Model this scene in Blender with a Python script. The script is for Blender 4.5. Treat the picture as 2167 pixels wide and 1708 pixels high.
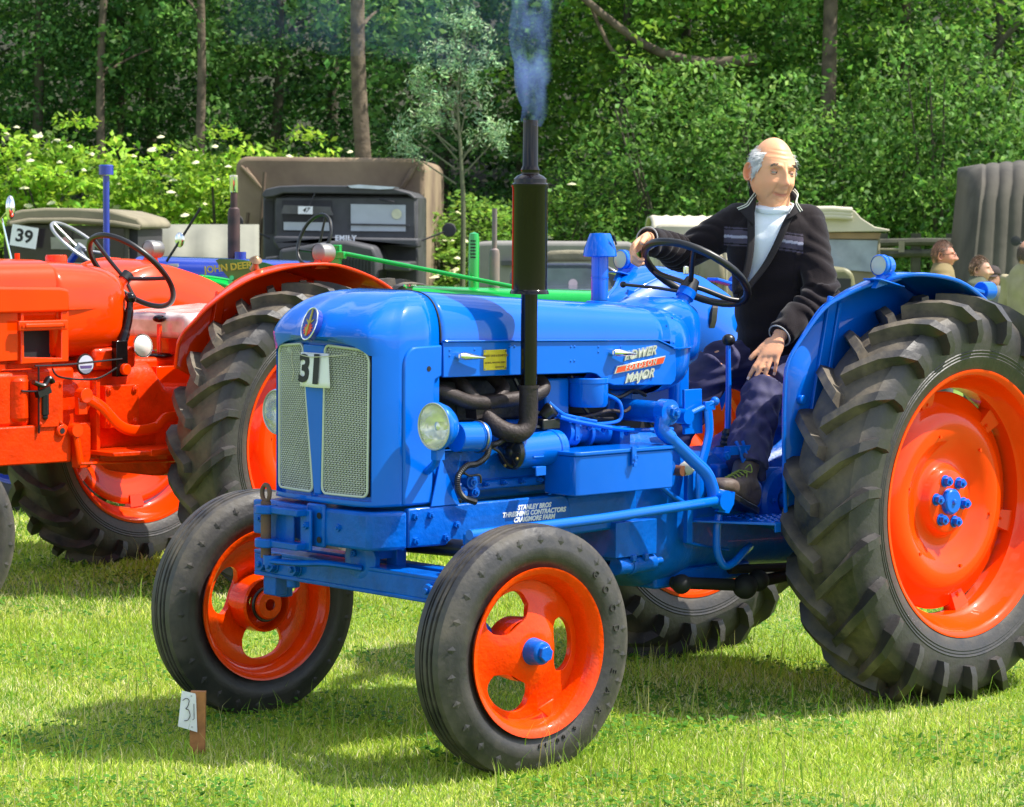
import bpy, math, random
import numpy as np
from mathutils import Vector, Matrix, noise
from math import sin, cos, pi, radians as R
random.seed(7); rng = np.random.default_rng(7)
sc = bpy.context.scene
for o in list(bpy.data.objects): bpy.data.objects.remove(o)
# ------------------------------------------------------------ camera
cam_d = bpy.data.cameras.new('camera'); cam = bpy.data.objects.new('camera', cam_d)
sc.collection.objects.link(cam); sc.camera = cam
cam_d.sensor_width = 36; cam_d.lens = 5534/2166*36; cam_d.clip_start = .1; cam_d.clip_end = 400
CAMH = 1.694
cam.matrix_world = Matrix.Translation((0, 0, CAMH)) @ Matrix.Rotation(R(90-4.013), 4, 'X') @ Matrix.Rotation(R(.409), 4, 'Z')
cam_d.dof.use_dof = True; cam_d.dof.focus_distance = 8.6; cam_d.dof.aperture_fstop = 13
# ------------------------------------------------------------ sky, sun, exposure
SUN_EL, SUN_AZ = 56.0, 1.0      # azimuth: degrees from +X (picture right) towards +Y (away)
world = bpy.data.worlds.new('World'); sc.world = world; world.use_nodes = True
wn = world.node_tree; sky = wn.nodes.new('ShaderNodeTexSky'); sky.sky_type = 'NISHITA'; sky.sun_disc = False
sky.sun_elevation = R(SUN_EL); sky.sun_rotation = R(90-SUN_AZ); sky.air_density = 1.0; sky.dust_density = 1.5; sky.ozone_density = 1.0
bg = wn.nodes['Background']; bg.inputs['Strength'].default_value = .15
# broken fair-weather cloud all round the sky
tcw = wn.nodes.new('ShaderNodeTexCoord'); mpw = wn.nodes.new('ShaderNodeMapping'); mpw.inputs['Scale'].default_value = (1, 1, 2.4); nzw = wn.nodes.new('ShaderNodeTexNoise'); nzw.inputs['Scale'].default_value = 2.6; nzw.inputs['Detail'].default_value = 7; nzw.inputs['Roughness'].default_value = .58
mrw = wn.nodes.new('ShaderNodeMapRange'); mrw.inputs[1].default_value = .50; mrw.inputs[2].default_value = .62; mxw = wn.nodes.new('ShaderNodeMix'); mxw.data_type = 'RGBA'; mxw.inputs[7].default_value = (6.2, 6.4, 6.8, 1)
wn.links.new(tcw.outputs['Generated'], mpw.inputs[0]); wn.links.new(mpw.outputs[0], nzw.inputs['Vector']); wn.links.new(nzw.outputs[0], mrw.inputs[0]); wn.links.new(mrw.outputs[0], mxw.inputs[0]); wn.links.new(sky.outputs[0], mxw.inputs[6]); wn.links.new(mxw.outputs[2], bg.inputs['Color'])
sun_d = bpy.data.lights.new('sun', 'SUN'); sun = bpy.data.objects.new('sun', sun_d); sc.collection.objects.link(sun)
sun_d.energy = 4.7; sun_d.angle = R(.53); sun_d.color = (1, .95, .87)
sdir = Vector((cos(R(SUN_EL))*cos(R(SUN_AZ)), cos(R(SUN_EL))*sin(R(SUN_AZ)), sin(R(SUN_EL))))
sun.rotation_euler = sdir.to_track_quat('Z', 'Y').to_euler()
vs = sc.view_settings; vs.view_transform = 'Standard'; vs.look = 'None'; vs.exposure = .80; vs.gamma = 1; vs.use_curve_mapping = False
# ------------------------------------------------------------ materials
def new_mat(name):
    m = bpy.data.materials.new(name); m.use_nodes = True
    return m, m.node_tree, m.node_tree.nodes['Principled BSDF']
def mat(name, col, rough=.5, metal=0, coat=0, var=.12, vscale=6, bump=0, bscale=60, col2=None, spec=.5, sheen=0, trans=0, detail=4):
    m, nt, b = new_mat(name); N, L = nt.nodes, nt.links
    tc = N.new('ShaderNodeTexCoord'); n1 = N.new('ShaderNodeTexNoise'); n1.inputs['Scale'].default_value = vscale; n1.inputs['Detail'].default_value = detail
    L.new(tc.outputs['Object'], n1.inputs['Vector'])
    mx = N.new('ShaderNodeMix'); mx.data_type = 'RGBA'
    c = Vector(col[:3]); d = Vector(col2[:3]) if col2 else c*(1-2*var)
    mx.inputs[6].default_value = (*d, 1); mx.inputs[7].default_value = (*(c*(1+var*.3) if not col2 else c), 1)
    cr = N.new('ShaderNodeMapRange'); cr.inputs[1].default_value = .3; cr.inputs[2].default_value = .62
    L.new(n1.outputs[0], cr.inputs[0]); L.new(cr.outputs[0], mx.inputs[0]); L.new(mx.outputs[2], b.inputs['Base Color'])
    mr = N.new('ShaderNodeMapRange'); mr.inputs[3].default_value = max(rough-.06, .02); mr.inputs[4].default_value = min(rough+.08, 1)
    L.new(n1.outputs[0], mr.inputs[0]); L.new(mr.outputs[0], b.inputs['Roughness'])
    b.inputs['Metallic'].default_value = metal; b.inputs['Coat Weight'].default_value = coat; b.inputs['Coat Roughness'].default_value = .04
    b.inputs['Specular IOR Level'].default_value = spec; b.inputs['Sheen Weight'].default_value = sheen; b.inputs['Transmission Weight'].default_value = trans
    if bump:
        n2 = N.new('ShaderNodeTexNoise'); n2.inputs['Scale'].default_value = bscale; n2.inputs['Detail'].default_value = 5
        L.new(tc.outputs['Object'], n2.inputs['Vector'])
        bp = N.new('ShaderNodeBump'); bp.inputs['Strength'].default_value = 1; bp.inputs['Distance'].default_value = bump
        L.new(n2.outputs[0], bp.inputs['Height']); L.new(bp.outputs[0], b.inputs['Normal'])
    return m
def attr_mat(name, attr='col', rough=.6, bump=0, bscale=90, sheen=0, sss=0, spec=.4, trans=0, mult=None):
    m, nt, b = new_mat(name); N, L = nt.nodes, nt.links
    a = N.new('ShaderNodeAttribute'); a.attribute_name = attr
    tc = N.new('ShaderNodeTexCoord'); n1 = N.new('ShaderNodeTexNoise'); n1.inputs['Scale'].default_value = 14; n1.inputs['Detail'].default_value = 5
    L.new(tc.outputs['Object'], n1.inputs['Vector'])
    hs = N.new('ShaderNodeHueSaturation'); mr = N.new('ShaderNodeMapRange'); mr.inputs[3].default_value = .8; mr.inputs[4].default_value = 1.2
    L.new(n1.outputs[0], mr.inputs[0]); L.new(mr.outputs[0], hs.inputs['Value']); L.new(a.outputs['Color'], hs.inputs['Color']); L.new(hs.outputs[0], b.inputs['Base Color'])
    b.inputs['Roughness'].default_value = rough; b.inputs['Sheen Weight'].default_value = sheen; b.inputs['Specular IOR Level'].default_value = spec
    if sss: b.inputs['Subsurface Weight'].default_value = sss; b.inputs['Subsurface Radius'].default_value = (.012, .005, .003); b.inputs['Subsurface Scale'].default_value = 1
    if bump:
        n2 = N.new('ShaderNodeTexNoise'); n2.inputs['Scale'].default_value = bscale; n2.inputs['Detail'].default_value = 4
        L.new(tc.outputs['Object'], n2.inputs['Vector'])
        bp = N.new('ShaderNodeBump'); bp.inputs['Distance'].default_value = bump; L.new(n2.outputs[0], bp.inputs['Height']); L.new(bp.outputs[0], b.inputs['Normal'])
    if trans:
        ts = N.new('ShaderNodeBsdfTranslucent'); ms = N.new('ShaderNodeMixShader'); ms.inputs[0].default_value = trans
        out = N['Material Output']; L.new(hs.outputs[0], ts.inputs['Color']); L.new(b.outputs[0], ms.inputs[1]); L.new(ts.outputs[0], ms.inputs[2]); L.new(ms.outputs[0], out.inputs['Surface'])
    return m
def rubber(name, col, dust, amt=.5, side=None, rad=None):
    m, nt, b = new_mat(name); N, L = nt.nodes, nt.links
    tc = N.new('ShaderNodeTexCoord'); n1 = N.new('ShaderNodeTexNoise'); n1.inputs['Scale'].default_value = 7; n1.inputs['Detail'].default_value = 8; n1.inputs['Roughness'].default_value = .65
    L.new(tc.outputs['Object'], n1.inputs['Vector'])
    cr = N.new('ShaderNodeMapRange'); cr.inputs[1].default_value = .62-.3*amt; cr.inputs[2].default_value = .75
    L.new(n1.outputs[0], cr.inputs[0])
    # dirt sits on the tread, the side walls stay darker
    sx = N.new('ShaderNodeSeparateXYZ'); L.new(tc.outputs['Object'], sx.inputs[0]); f = N.new('ShaderNodeMapRange'); mu = N.new('ShaderNodeMath'); mu.operation = 'MULTIPLY'
    if rad:
        cb = N.new('ShaderNodeCombineXYZ'); L.new(sx.outputs[0], cb.inputs[0]); L.new(sx.outputs[2], cb.inputs[2]); le = N.new('ShaderNodeVectorMath'); le.operation = 'LENGTH'; L.new(cb.outputs[0], le.inputs[0]); L.new(le.outputs['Value'], f.inputs[0])
        f.inputs[1].default_value = rad-.02; f.inputs[2].default_value = rad+.01; f.inputs[3].default_value = .35; f.inputs[4].default_value = 1
    else:
        ab = N.new('ShaderNodeMath'); ab.operation = 'ABSOLUTE'; L.new(sx.outputs[1], ab.inputs[0]); L.new(ab.outputs[0], f.inputs[0]); f.inputs[1].default_value = .105; f.inputs[2].default_value = .142; f.inputs[3].default_value = 1; f.inputs[4].default_value = .15
    L.new(cr.outputs[0], mu.inputs[0]); L.new(f.outputs[0], mu.inputs[1]); cr = mu
    mx = N.new('ShaderNodeMix'); mx.data_type = 'RGBA'; mx.inputs[6].default_value = (*col, 1); mx.inputs[7].default_value = (*dust, 1)
    L.new(cr.outputs[0], mx.inputs[0]); L.new(mx.outputs[2], b.inputs['Base Color'])
    mr = N.new('ShaderNodeMapRange'); mr.inputs[3].default_value = .42; mr.inputs[4].default_value = .9; L.new(cr.outputs[0], mr.inputs[0]); L.new(mr.outputs[0], b.inputs['Roughness'])
    n2 = N.new('ShaderNodeTexNoise'); n2.inputs['Scale'].default_value = 45; n2.inputs['Detail'].default_value = 6; L.new(tc.outputs['Object'], n2.inputs['Vector'])
    bp = N.new('ShaderNodeBump'); bp.inputs['Distance'].default_value = .0018; L.new(n2.outputs[0], bp.inputs['Height']); L.new(bp.outputs[0], b.inputs['Normal'])
    return m
BLUE = mat('blue_paint', (.0, .128, .66), .30, coat=.75, var=.04, vscale=3, bump=.0003, bscale=22, spec=.06)
BLUE_R = mat('blue_cast_paint', (.0, .105, .52), .34, coat=.25, var=.12, vscale=14, bump=.0025, bscale=55, spec=.15)
ORNG = mat('orange_paint', (.88, .056, .0), .32, coat=.55, spec=.06, var=.05, vscale=5, bump=.0006, bscale=30)
ORNG_R = mat('orange_cast_paint', (.86, .056, .0), .34, coat=.5, spec=.06, var=.08, vscale=12, bump=.003, bscale=60)
RED = mat('red_paint', (.86, .044, .0), .3, coat=.6, spec=.06, var=.07, vscale=3, bump=.0006, bscale=20)
RED_R = mat('red_cast_paint', (.80, .038, .0), .4, coat=.25, spec=.12, var=.15, vscale=10, bump=.004, bscale=45)
GREENP = mat('green_paint', (.0, .38, .05), .25, coat=.7, var=.06)
NAVY = mat('navy_paint', (.008, .035, .32), .25, coat=.7, var=.06)
TYRE = rubber('tyre_rubber', (.024, .023, .025), (.13, .11, .085), .75, rad=.365)
TYRE2 = rubber('tyre_rubber_dusty', (.026, .025, .027), (.20, .16, .105), .95)
BLK = mat('black_enamel', (.006, .004, .004), .12, coat=.12, var=.05, spec=.3)
BLKP = mat('black_plastic', (.012, .012, .012), .35, var=.1)
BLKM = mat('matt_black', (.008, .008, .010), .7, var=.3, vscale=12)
MANI = mat('heated_iron', (.036, .025, .023), .55, metal=.3, var=.25, vscale=20, bump=.002, bscale=120)
CHROME = mat('chrome', (.85, .85, .83), .10, metal=1, var=.02)
STEEL = mat('steel', (.45, .45, .44), .32, metal=1, var=.1)
WIRE = mat('woven_wire', (.66, .68, .60), .4, metal=.2, var=.06)
FRAMEM = mat('silver_green_frame', (.54, .58, .50), .4, metal=.3, var=.05)
RUST = mat('rusty_iron', (.16, .08, .05), .75, var=.3, vscale=25, col2=(.08, .06, .055), bump=.001)
WHITE = mat('white_card', (.80, .80, .82), .6, var=.02)
INK = mat('black_ink', (.012, .012, .014), .6, var=.02)
WLET = mat('white_lettering', (.8, .82, .85), .5, var=.02)
YEL = mat('yellow_plate', (.70, .55, .03), .35, metal=.25, var=.08, vscale=60)
YELK = mat('plate_print', (.25, .17, .02), .5, var=.05)
WOOD = mat('stake_wood', (.42, .17, .055), .7, var=.25, vscale=18, bump=.001, bscale=80)
STRING = mat('cotton_string', (.6, .58, .45), .9)
def glassmat():
    m, nt, b = new_mat('lamp_glass'); N, L = nt.nodes, nt.links
    b.inputs['Base Color'].default_value = (.95, .96, .90, 1); b.inputs['Roughness'].default_value = .06; b.inputs['Alpha'].default_value = .12; b.inputs['Coat Weight'].default_value = .6
    tc = N.new('ShaderNodeTexCoord'); w = N.new('ShaderNodeTexWave'); w.inputs['Scale'].default_value = 35; w.bands_direction = 'Y'
    L.new(tc.outputs['Object'], w.inputs['Vector']); bp = N.new('ShaderNodeBump'); bp.inputs['Distance'].default_value = .0015
    L.new(w.outputs[1], bp.inputs['Height']); L.new(bp.outputs[0], b.inputs['Normal'])
    return m
LENS = glassmat()
REFL = mat('lamp_reflector', (.95, .93, .74), .16, metal=.92, var=.22, vscale=24, bump=.003, bscale=40)
def panemat(name, col, rough=.06, alpha=.45):
    m, nt, b = new_mat(name)
    b.inputs['Base Color'].default_value = (*col, 1); b.inputs['Roughness'].default_value = rough; b.inputs['Alpha'].default_value = alpha
    return m
# ------------------------------------------------------------ mesh builder
class MB:
    def __init__(s): s.v = []; s.f = []
    def add(s, v, f, M=None):
        k = len(s.v)
        s.v += [tuple(M @ Vector(q)) for q in v] if M is not None else [tuple(q) for q in v]
        s.f += [tuple(i+k for i in q) for q in f]; return s
    def box(s, c, d, M=None, rz=0, ry=0, rx=0):
        x, y, z = (q/2 for q in d)
        v = [(a*x, b*y, e*z) for a in (-1, 1) for b in (-1, 1) for e in (-1, 1)]
        T = Matrix.Translation(c) @ Matrix.Rotation(rz, 4, 'Z') @ Matrix.Rotation(ry, 4, 'Y') @ Matrix.Rotation(rx, 4, 'X')
        if M is not None: T = M @ T
        return s.add(v, [(0, 1, 3, 2), (4, 6, 7, 5), (0, 4, 5, 1), (2, 3, 7, 6), (0, 2, 6, 4), (1, 5, 7, 3)], T)
    def grid(s, P, cu=False, cv=False, M=None):
        r, c = len(P), len(P[0]); f = []
        for i in range(r if cu else r-1):
            for j in range(c if cv else c-1):
                f.append((i*c+j, i*c+(j+1) % c, ((i+1) % r)*c+(j+1) % c, ((i+1) % r)*c+j))
        return s.add([q for row in P for q in row], f, M)
    def ring_path(s, pts, rad, n=10, caps=True, squash=None, cyc=False):
        pts = [Vector(p) for p in pts]; m = len(pts)
        rad = rad if hasattr(rad, '__len__') else [rad]*m
        up = None; rows = []
        for i in range(m):
            a = pts[(i-1) % m] if (i or cyc) else pts[0]; b = pts[(i+1) % m] if (i < m-1 or cyc) else pts[-1]
            t = (b-a).normalized()
            if up is None: up = t.orthogonal().normalized() if squash is None else Vector(squash[0])
            up = (up-t*up.dot(t)).normalized(); w = t.cross(up)
            k = 1 if squash is None else squash[1]
            rows.append([pts[i]+rad[i]*(cos(2*pi*j/n)*up*k+sin(2*pi*j/n)*w) for j in range(n)])
        k = len(s.v); s.grid(rows, cyc, True)
        if caps and not cyc: s.f.append(tuple(k+j for j in reversed(range(n)))); s.f.append(tuple(k+(m-1)*n+j for j in range(n)))
        return s
    tube = ring_path
    def cyl(s, p0, p1, r0, r1=None, n=20): return s.ring_path([p0, p1], [r0, r0 if r1 is None else r1], n)
    def lathe(s, prof, o=(0, 0, 0), axis=(0, 0, 1), n=32, closed=False, caps=False, a0=0, a1=2*pi):
        ax = Vector(axis).normalized(); u = ax.orthogonal().normalized() if abs(ax.y) < .9 else Vector((1, 0, 0)); w = ax.cross(u); o = Vector(o)
        full = abs(a1-a0) > 6.28
        rows = [[o+ax*h+r*(cos(a)*u+sin(a)*w) for a in [a0+(a1-a0)*j/(n if full else n-1) for j in range(n)]] for r, h in prof]
        k = len(s.v); s.grid(rows, closed, full)
        if caps: s.f.append(tuple(k+j for j in reversed(range(n)))); s.f.append(tuple(k+(len(prof)-1)*n+j for j in range(n)))
        return s
    def prism(s, poly, d0, d1, plane='xz', M=None):
        m = {'xz': lambda a, b, d: (a, d, b), 'xy': lambda a, b, d: (a, b, d), 'yz': lambda a, b, d: (d, a, b)}[plane]
        n = len(poly); v = [m(a, b, d0) for a, b in poly]+[m(a, b, d1) for a, b in poly]
        f = [tuple(range(n))[::-1], tuple(range(n, 2*n))]+[(i, (i+1) % n, n+(i+1) % n, n+i) for i in range(n)]
        return s.add(v, f, M)
    def sph(s, c, r, n=16, m=10, M=None):
        r = r if hasattr(r, '__len__') else (r, r, r)
        rows = [[(c[0]+r[0]*sin(pi*i/m)*cos(2*pi*j/n), c[1]+r[1]*sin(pi*i/m)*sin(2*pi*j/n), c[2]+r[2]*cos(pi*i/m)) for j in range(n)] for i in range(m+1)]
        return s.grid(rows, False, True, M)
    def hexn(s, p, axis, r, h, dome=True):
        ax = Vector(axis).normalized(); p = Vector(p); s.cyl(p, p+ax*h, r, r, 6)
        if dome: s.cyl(p+ax*h*.9, p+ax*h*1.5, r*.5, r*.42, 8)
        return s
    def build(s, name, m, parent=None, bevel=0, ang=38, subd=0, solid=0, M=None, smooth=True, seg=2):
        me = bpy.data.meshes.new(name); me.from_pydata([tuple(q) for q in s.v], [], s.f)
        return finish(me, name, m, parent, bevel, ang, subd, solid, M, smooth, seg)
DG = None
def finish(me, name, m, parent=None, bevel=0, ang=38, subd=0, solid=0, M=None, smooth=True, seg=2, clean=True):
    import bmesh
    if M is not None: me.transform(M)
    if clean:
        bm = bmesh.new(); bm.from_mesh(me); bmesh.ops.remove_doubles(bm, verts=bm.verts, dist=1e-5)
        bmesh.ops.dissolve_degenerate(bm, dist=1e-6, edges=bm.edges); bmesh.ops.recalc_face_normals(bm, faces=bm.faces); bm.to_mesh(me); bm.free()
    if smooth:
        me.shade_smooth(); 
        if ang: me.set_sharp_from_angle(angle=R(ang))
    ms = m if isinstance(m, (list, tuple)) else [m]
    for q in ms: me.materials.append(q)
    o = bpy.data.objects.new(name, me); sc.collection.objects.link(o)
    if parent is not None: o.parent = parent
    if solid: q = o.modifiers.new('s', 'SOLIDIFY'); q.thickness = solid; q.offset = -1
    if bevel: q = o.modifiers.new('b', 'BEVEL'); q.width = bevel; q.segments = seg; q.limit_method = 'ANGLE'; q.angle_limit = R(35); q.harden_normals = False
    if subd: q = o.modifiers.new('u', 'SUBSURF'); q.levels = subd; q.render_levels = subd
    return o
def empty(name, loc=(0, 0, 0), rz=0, label=None, cat=None, group=None, parent=None):
    o = bpy.data.objects.new(name, None); sc.collection.objects.link(o); o.location = loc; o.rotation_euler = (0, 0, rz); o.empty_display_size = .1
    return tag(o, label, cat, group)
def tag(o, label=None, cat=None, group=None, kind=None):
    if label: o['label'] = label
    if cat: o['category'] = cat
    if group: o['group'] = group
    if kind: o['kind'] = kind
    return o
def stuff(o): o['kind'] = 'stuff'; return o
def text_mesh(s, size, depth=.002, bold=0, shear=0, align='CENTER', space=1, res=3):
    c = bpy.data.curves.new('t', 'FONT'); c.body = s; c.size = size; c.extrude = depth; c.offset = bold; c.shear = shear; c.align_x = align; c.align_y = 'CENTER'
    c.space_character = space; c.resolution_u = res
    o = bpy.data.objects.new('t', c); sc.collection.objects.link(o); bpy.context.view_layer.update()
    me = bpy.data.meshes.new_from_object(o); bpy.data.objects.remove(o)
    return me
def lettering(s, size, M, m, parent, depth=.0015, name='lettering', **k):
    me = text_mesh(s, size, depth, **k); me.materials.clear()
    return finish(me, name, m, parent, M=M, smooth=False, clean=False)
def bake(o):
    dg = bpy.context.evaluated_depsgraph_get(); dg.update()
    me = bpy.data.meshes.new_from_object(o.evaluated_get(dg)); o.modifiers.clear(); o.data = me; return o
def frame(x, y, z, o): # matrix from axes
    M = Matrix(((x[0], y[0], z[0], o[0]), (x[1], y[1], z[1], o[1]), (x[2], y[2], z[2], o[2]), (0, 0, 0, 1))); return M
def copy_tree(o, parent=None, top=True):
    c = o.copy(); sc.collection.objects.link(c)
    if parent is not None: c.parent = parent
    for ch in list(o.children): copy_tree(ch, c, False)
    return c
def smoothpath(pts, n=8):
    pts = [Vector(p) for p in pts]; out = []
    for i in range(len(pts)-1):
        p0 = pts[max(i-1, 0)]; p1 = pts[i]; p2 = pts[i+1]; p3 = pts[min(i+2, len(pts)-1)]
        for k in range(n):
            t = k/n; out.append(.5*((2*p1)+(p2-p0)*t+(2*p0-5*p1+4*p2-p3)*t*t+(3*p1-p0-3*p2+p3)*t**3))
    return out+[pts[-1]]
def W(px, py, Y): # a place seen at (px, py) of the 2166-wide photograph and Y metres away
    a, b = px-1083, py-854; ro = R(.409); u = a*cos(ro)+b*sin(ro); v = -a*sin(ro)+b*cos(ro); q = R(4.013)
    dx, dy, dz = u/5534, cos(q)+(-v/5534)*sin(q), -sin(q)+(-v/5534)*cos(q)
    k = Y/dy; return Vector((dx*k, Y, CAMH+dz*k))
def gz(y): return -.03*max(0, y-13.5) if y < 48 else -1.035+.45*(y-48)

def split_parts(names):
    """give every loose piece of the named parts an object of its own (copies of one mesh share the pieces)"""
    done = {}
    for o in list(sc.objects):
        if o.type != 'MESH' or o.name.split('.')[0] not in names: continue
        if o.data.name not in done:
            me = o.data; n = len(me.vertices); par = list(range(n))
            def find(a):
                while par[a] != a: par[a] = par[par[a]]; a = par[a]
                return a
            for e in me.edges:
                a, b_ = find(e.vertices[0]), find(e.vertices[1])
                if a != b_: par[a] = b_
            grp = {}
            for p in me.polygons: grp.setdefault(find(p.vertices[0]), []).append(p)
            lst = []
            for g_ in grp.values():
                ids = sorted({v for p in g_ for v in p.vertices}); mp = {v: i for i, v in enumerate(ids)}
                m2 = bpy.data.meshes.new(o.name.split('.')[0]); m2.from_pydata([tuple(me.vertices[v].co) for v in ids], [], [tuple(mp[v] for v in p.vertices) for p in g_])
                m2.polygons.foreach_set('use_smooth', [p.use_smooth for p in g_]); m2.set_sharp_from_angle(angle=R(38))
                for m_ in me.materials: m2.materials.append(m_)
                lst.append(m2)
            done[me.name] = lst
            for m2 in lst: done[m2.name] = [m2]
        lst = done[o.data.name]
        o.data = lst[0]
        for m2 in lst[1:]:
            c = o.copy(); c.data = m2; sc.collection.objects.link(c)
# ------------------------------------------------------------ wheel builders (shared by the tractors)
def tyre_rib(parent, name, r0, r1, w, m, marks=True):
    # ribbed front tyre, axis +Y, centred on y=0; outer side is +y
    h = w/2; prof = []
    side = [(r0-.004, h*.62), (r0+.012, h*.74), (r0+(r1-r0)*.30, h*.96), (r0+(r1-r0)*.52, h), (r0+(r1-r0)*.54, h*.985), (r0+(r1-r0)*.74, h*.93), (r1-.022, h*.83), (r1-.012, h*.76)]
    tread = [(r1-.004, h*.70), (r1-.002, h*.52), (r1-.002, h*.40), (r1-.010, h*.37), (r1-.010, h*.31), (r1, h*.28), (r1+.002, h*.20), (r1-.008, h*.17), (r1-.008, h*.11), (r1+.003, h*.08)]
    one = side+tread; prof = [(r, y) for r, y in one]+[(r, -y) for r, y in reversed(one)]
    b = MB(); b.lathe(prof, axis=(0, 1, 0), n=96)
    o = b.build(name, m, parent, ang=30)
    if marks:
        d = MB(); rm = r0+(r1-r0)*.70
        for sgn in (1, -1):
            for k in range(26):
                a = 2*pi*(k+.5)/26
                if sgn > 0 and -1.15 < ((a+pi) % (2*pi)-pi) < .75: pass
                u = Vector((cos(a), -sgn*.09, sin(a))); t = Vector((-sin(a), 0, cos(a))); c = Vector((cos(a), 0, sin(a)))*rm+Vector((0, sgn*h*.944, 0))
                v = [c+u*.018, c+t*.013, c-u*.018, c-t*.013, c+Vector((0, sgn*.0028, 0))]
                d.add(v, [(0, 1, 4), (1, 2, 4), (2, 3, 4), (3, 0, 4)])
        stuff(d.build('diamond_marks', m, parent, smooth=False))
    return o
def arc_text(s, r, y, size, a0, da, parent, m, depth=.002, flip=1, name='sidewall_lettering'):
    # letters around the sidewall on the +y face; a in the wheel plane (x, z); the viewer looks along -y so x runs to the left
    vs, fs = [], []
    for i, ch in enumerate(s):
        if ch == ' ': continue
        a = a0-da*i; me = text_mesh(ch, size, depth, res=2)
        up = Vector((-cos(a), 0, sin(a)))*flip; rt = Vector((-sin(a), 0, -cos(a)))*flip # up = radial (x mirrored)
        up = Vector((cos(a), 0, sin(a)))*flip; rt = Vector((0, 1, 0)).cross(up)*-1; M = frame(rt, up, rt.cross(up), Vector((cos(a), 0, sin(a)))*r+Vector((0, y, 0)))
        k = len(vs); vs += [M @ v.co for v in me.vertices]; fs += [tuple(j+k for j in p.vertices) for p in me.polygons]
    b = MB(); b.v = vs; b.f = fs
    return stuff(b.build(name, m, parent, smooth=False))
def cast_wheel(parent, m, rl=.262, dish=.0):
    # three-hole cast centre + rim, outer side +y, lip plane y=0
    rim = MB(); rim.lathe([(rl, 0), (rl, -.006), (rl-.010, -.012), (rl-.020, -.022), (rl-.026, -.045), (rl-.034, -.07), (rl-.034, -.09), (rl-.026, -.115), (rl-.020, -.138), (rl-.010, -.148), (rl, -.154), (rl, -.160), (rl-.012, -.158), (rl-.030, -.140), (rl-.042, -.112), (rl-.048, -.09), (rl-.046, -.06), (rl-.038, -.04), (rl-.030, -.02), (rl-.016, -.004)], axis=(0, 1, 0), n=72, closed=True)
    rim.build('rim', m, parent, ang=50)
    NT = 144; hole = R(33); rmid = .145; hh = .050
    def yoff(r): # depth of dish at radius r
        if r < .062: return -.035
        if r < .10: return -.035-(r-.062)/.038*.012
        return -.047-.030*sin(min(1, (r-.10)/.10)*pi/2)
    rows_i, rows_o = [], []; n1, n2 = 8, 8
    for j in range(NT):
        a = 2*pi*j/NT; d = min(abs((a-q+pi) % (2*pi)-pi) for q in (R(178), R(58), R(-62)))
        k = math.sqrt(max(0, 1-(d/hole)**3)) if d < hole else 0
        ri, ro = rmid-hh*k*.95, rmid+hh*k*1.0
        fr = lambda r: (cos(a)*r, yoff(r)+(.0), sin(a)*r)
        rows_i.append([fr(.03+(ri-.03)*t/n1) for t in range(n1+1)]); rows_o.append([fr(ro+(rl-.040-ro)*t/n2) for t in range(n2+1)])
    b = MB(); b.grid(rows_i, True, False); b.grid(rows_o, True, False)
    o = b.build('wheel_centre', m, parent, ang=0)
    q = o.modifiers.new('s', 'SOLIDIFY'); q.thickness = .022; q.offset = 1; q.use_even_offset = False
    q = o.modifiers.new('b', 'BEVEL'); q.width = .005; q.segments = 3; q.limit_method = 'ANGLE'; q.angle_limit = R(50)
    # barrel behind the hub, ribs of the spokes
    b = MB(); b.lathe([(.098, -.060), (.100, -.10), (.096, -.150), (.088, -.155), (.086, -.10), (.070, -.09), (.03, -.09)], axis=(0, 1, 0), n=48)
    b.build('hub_barrel', m, parent)
    b = MB(); b.lathe([(.03, -.10), (.05, -.12), (.052, -.165), (.046, -.172), (.02, -.172)], axis=(0, 1, 0), n=32); b.build('hub_drum', m, parent)
    b = MB(); b.tube([(.056*cos(a), -.150, .056*sin(a)) for a in [2*pi*k/28 for k in range(28)]], .006, 6, cyc=True); b.build('oil_seal', BLKP, parent)
    return o
def front_wheel(parent, loc, rz, side, spin=0, lettering_on=True):
    # a part of the tractor: the tyre carries rim and centre as its sub-parts
    w = bpy.data.objects.new('front_wheel', None); sc.collection.objects.link(w); w.parent = parent; w.empty_display_size = .1
    M = Matrix.Translation(loc) @ Matrix.Rotation(rz, 4, 'Z') @ (Matrix.Rotation(pi, 4, 'Z') if side < 0 else Matrix.Identity(4)) @ Matrix.Rotation(spin, 4, 'Y')
    w.matrix_local = M
    t = tyre_rib(w, 'tyre', .252, .388, .158, TYRE); 
    cw = cast_wheel(w, ORNG_R)
    for c in w.children:
        if c.name.split('.')[0] in ('rim', 'wheel_centre', 'hub_barrel', 'hub_drum', 'oil_seal'): c.location = (0, .078, 0)
    if lettering_on:
        arc_text('GOODYEAR', .316, .0785, .034, R(135), R(-12.2), w, TYRE, flip=1, depth=.003)
        arc_text('6.00-19', .288, .0775, .020, R(240), R(-5), w, TYRE, flip=1, depth=.003)
        b = MB(); b.lathe([(.0, .052), (.030, .052), (.036, .046), (.040, .02), (.044, -.01), (.050, -.02)], o=(0, .078-.036, 0), axis=(0, 1, 0), n=28); b.hexn((0, .092, 0), (0, 1, 0), .026, .018, False)
        b.build('hub_cap', BLUE_R, w, bevel=.003)
        b = MB(); b.prism([(-.035, -.02), (.035, -.02), (.0, .035)], .030, .036, 'xz', Matrix.Rotation(R(200), 4, 'Y') @ Matrix.Translation((0, 0, .20))); b.build('casting_mark', ORNG_R, w, bevel=.003)
    return w
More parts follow.
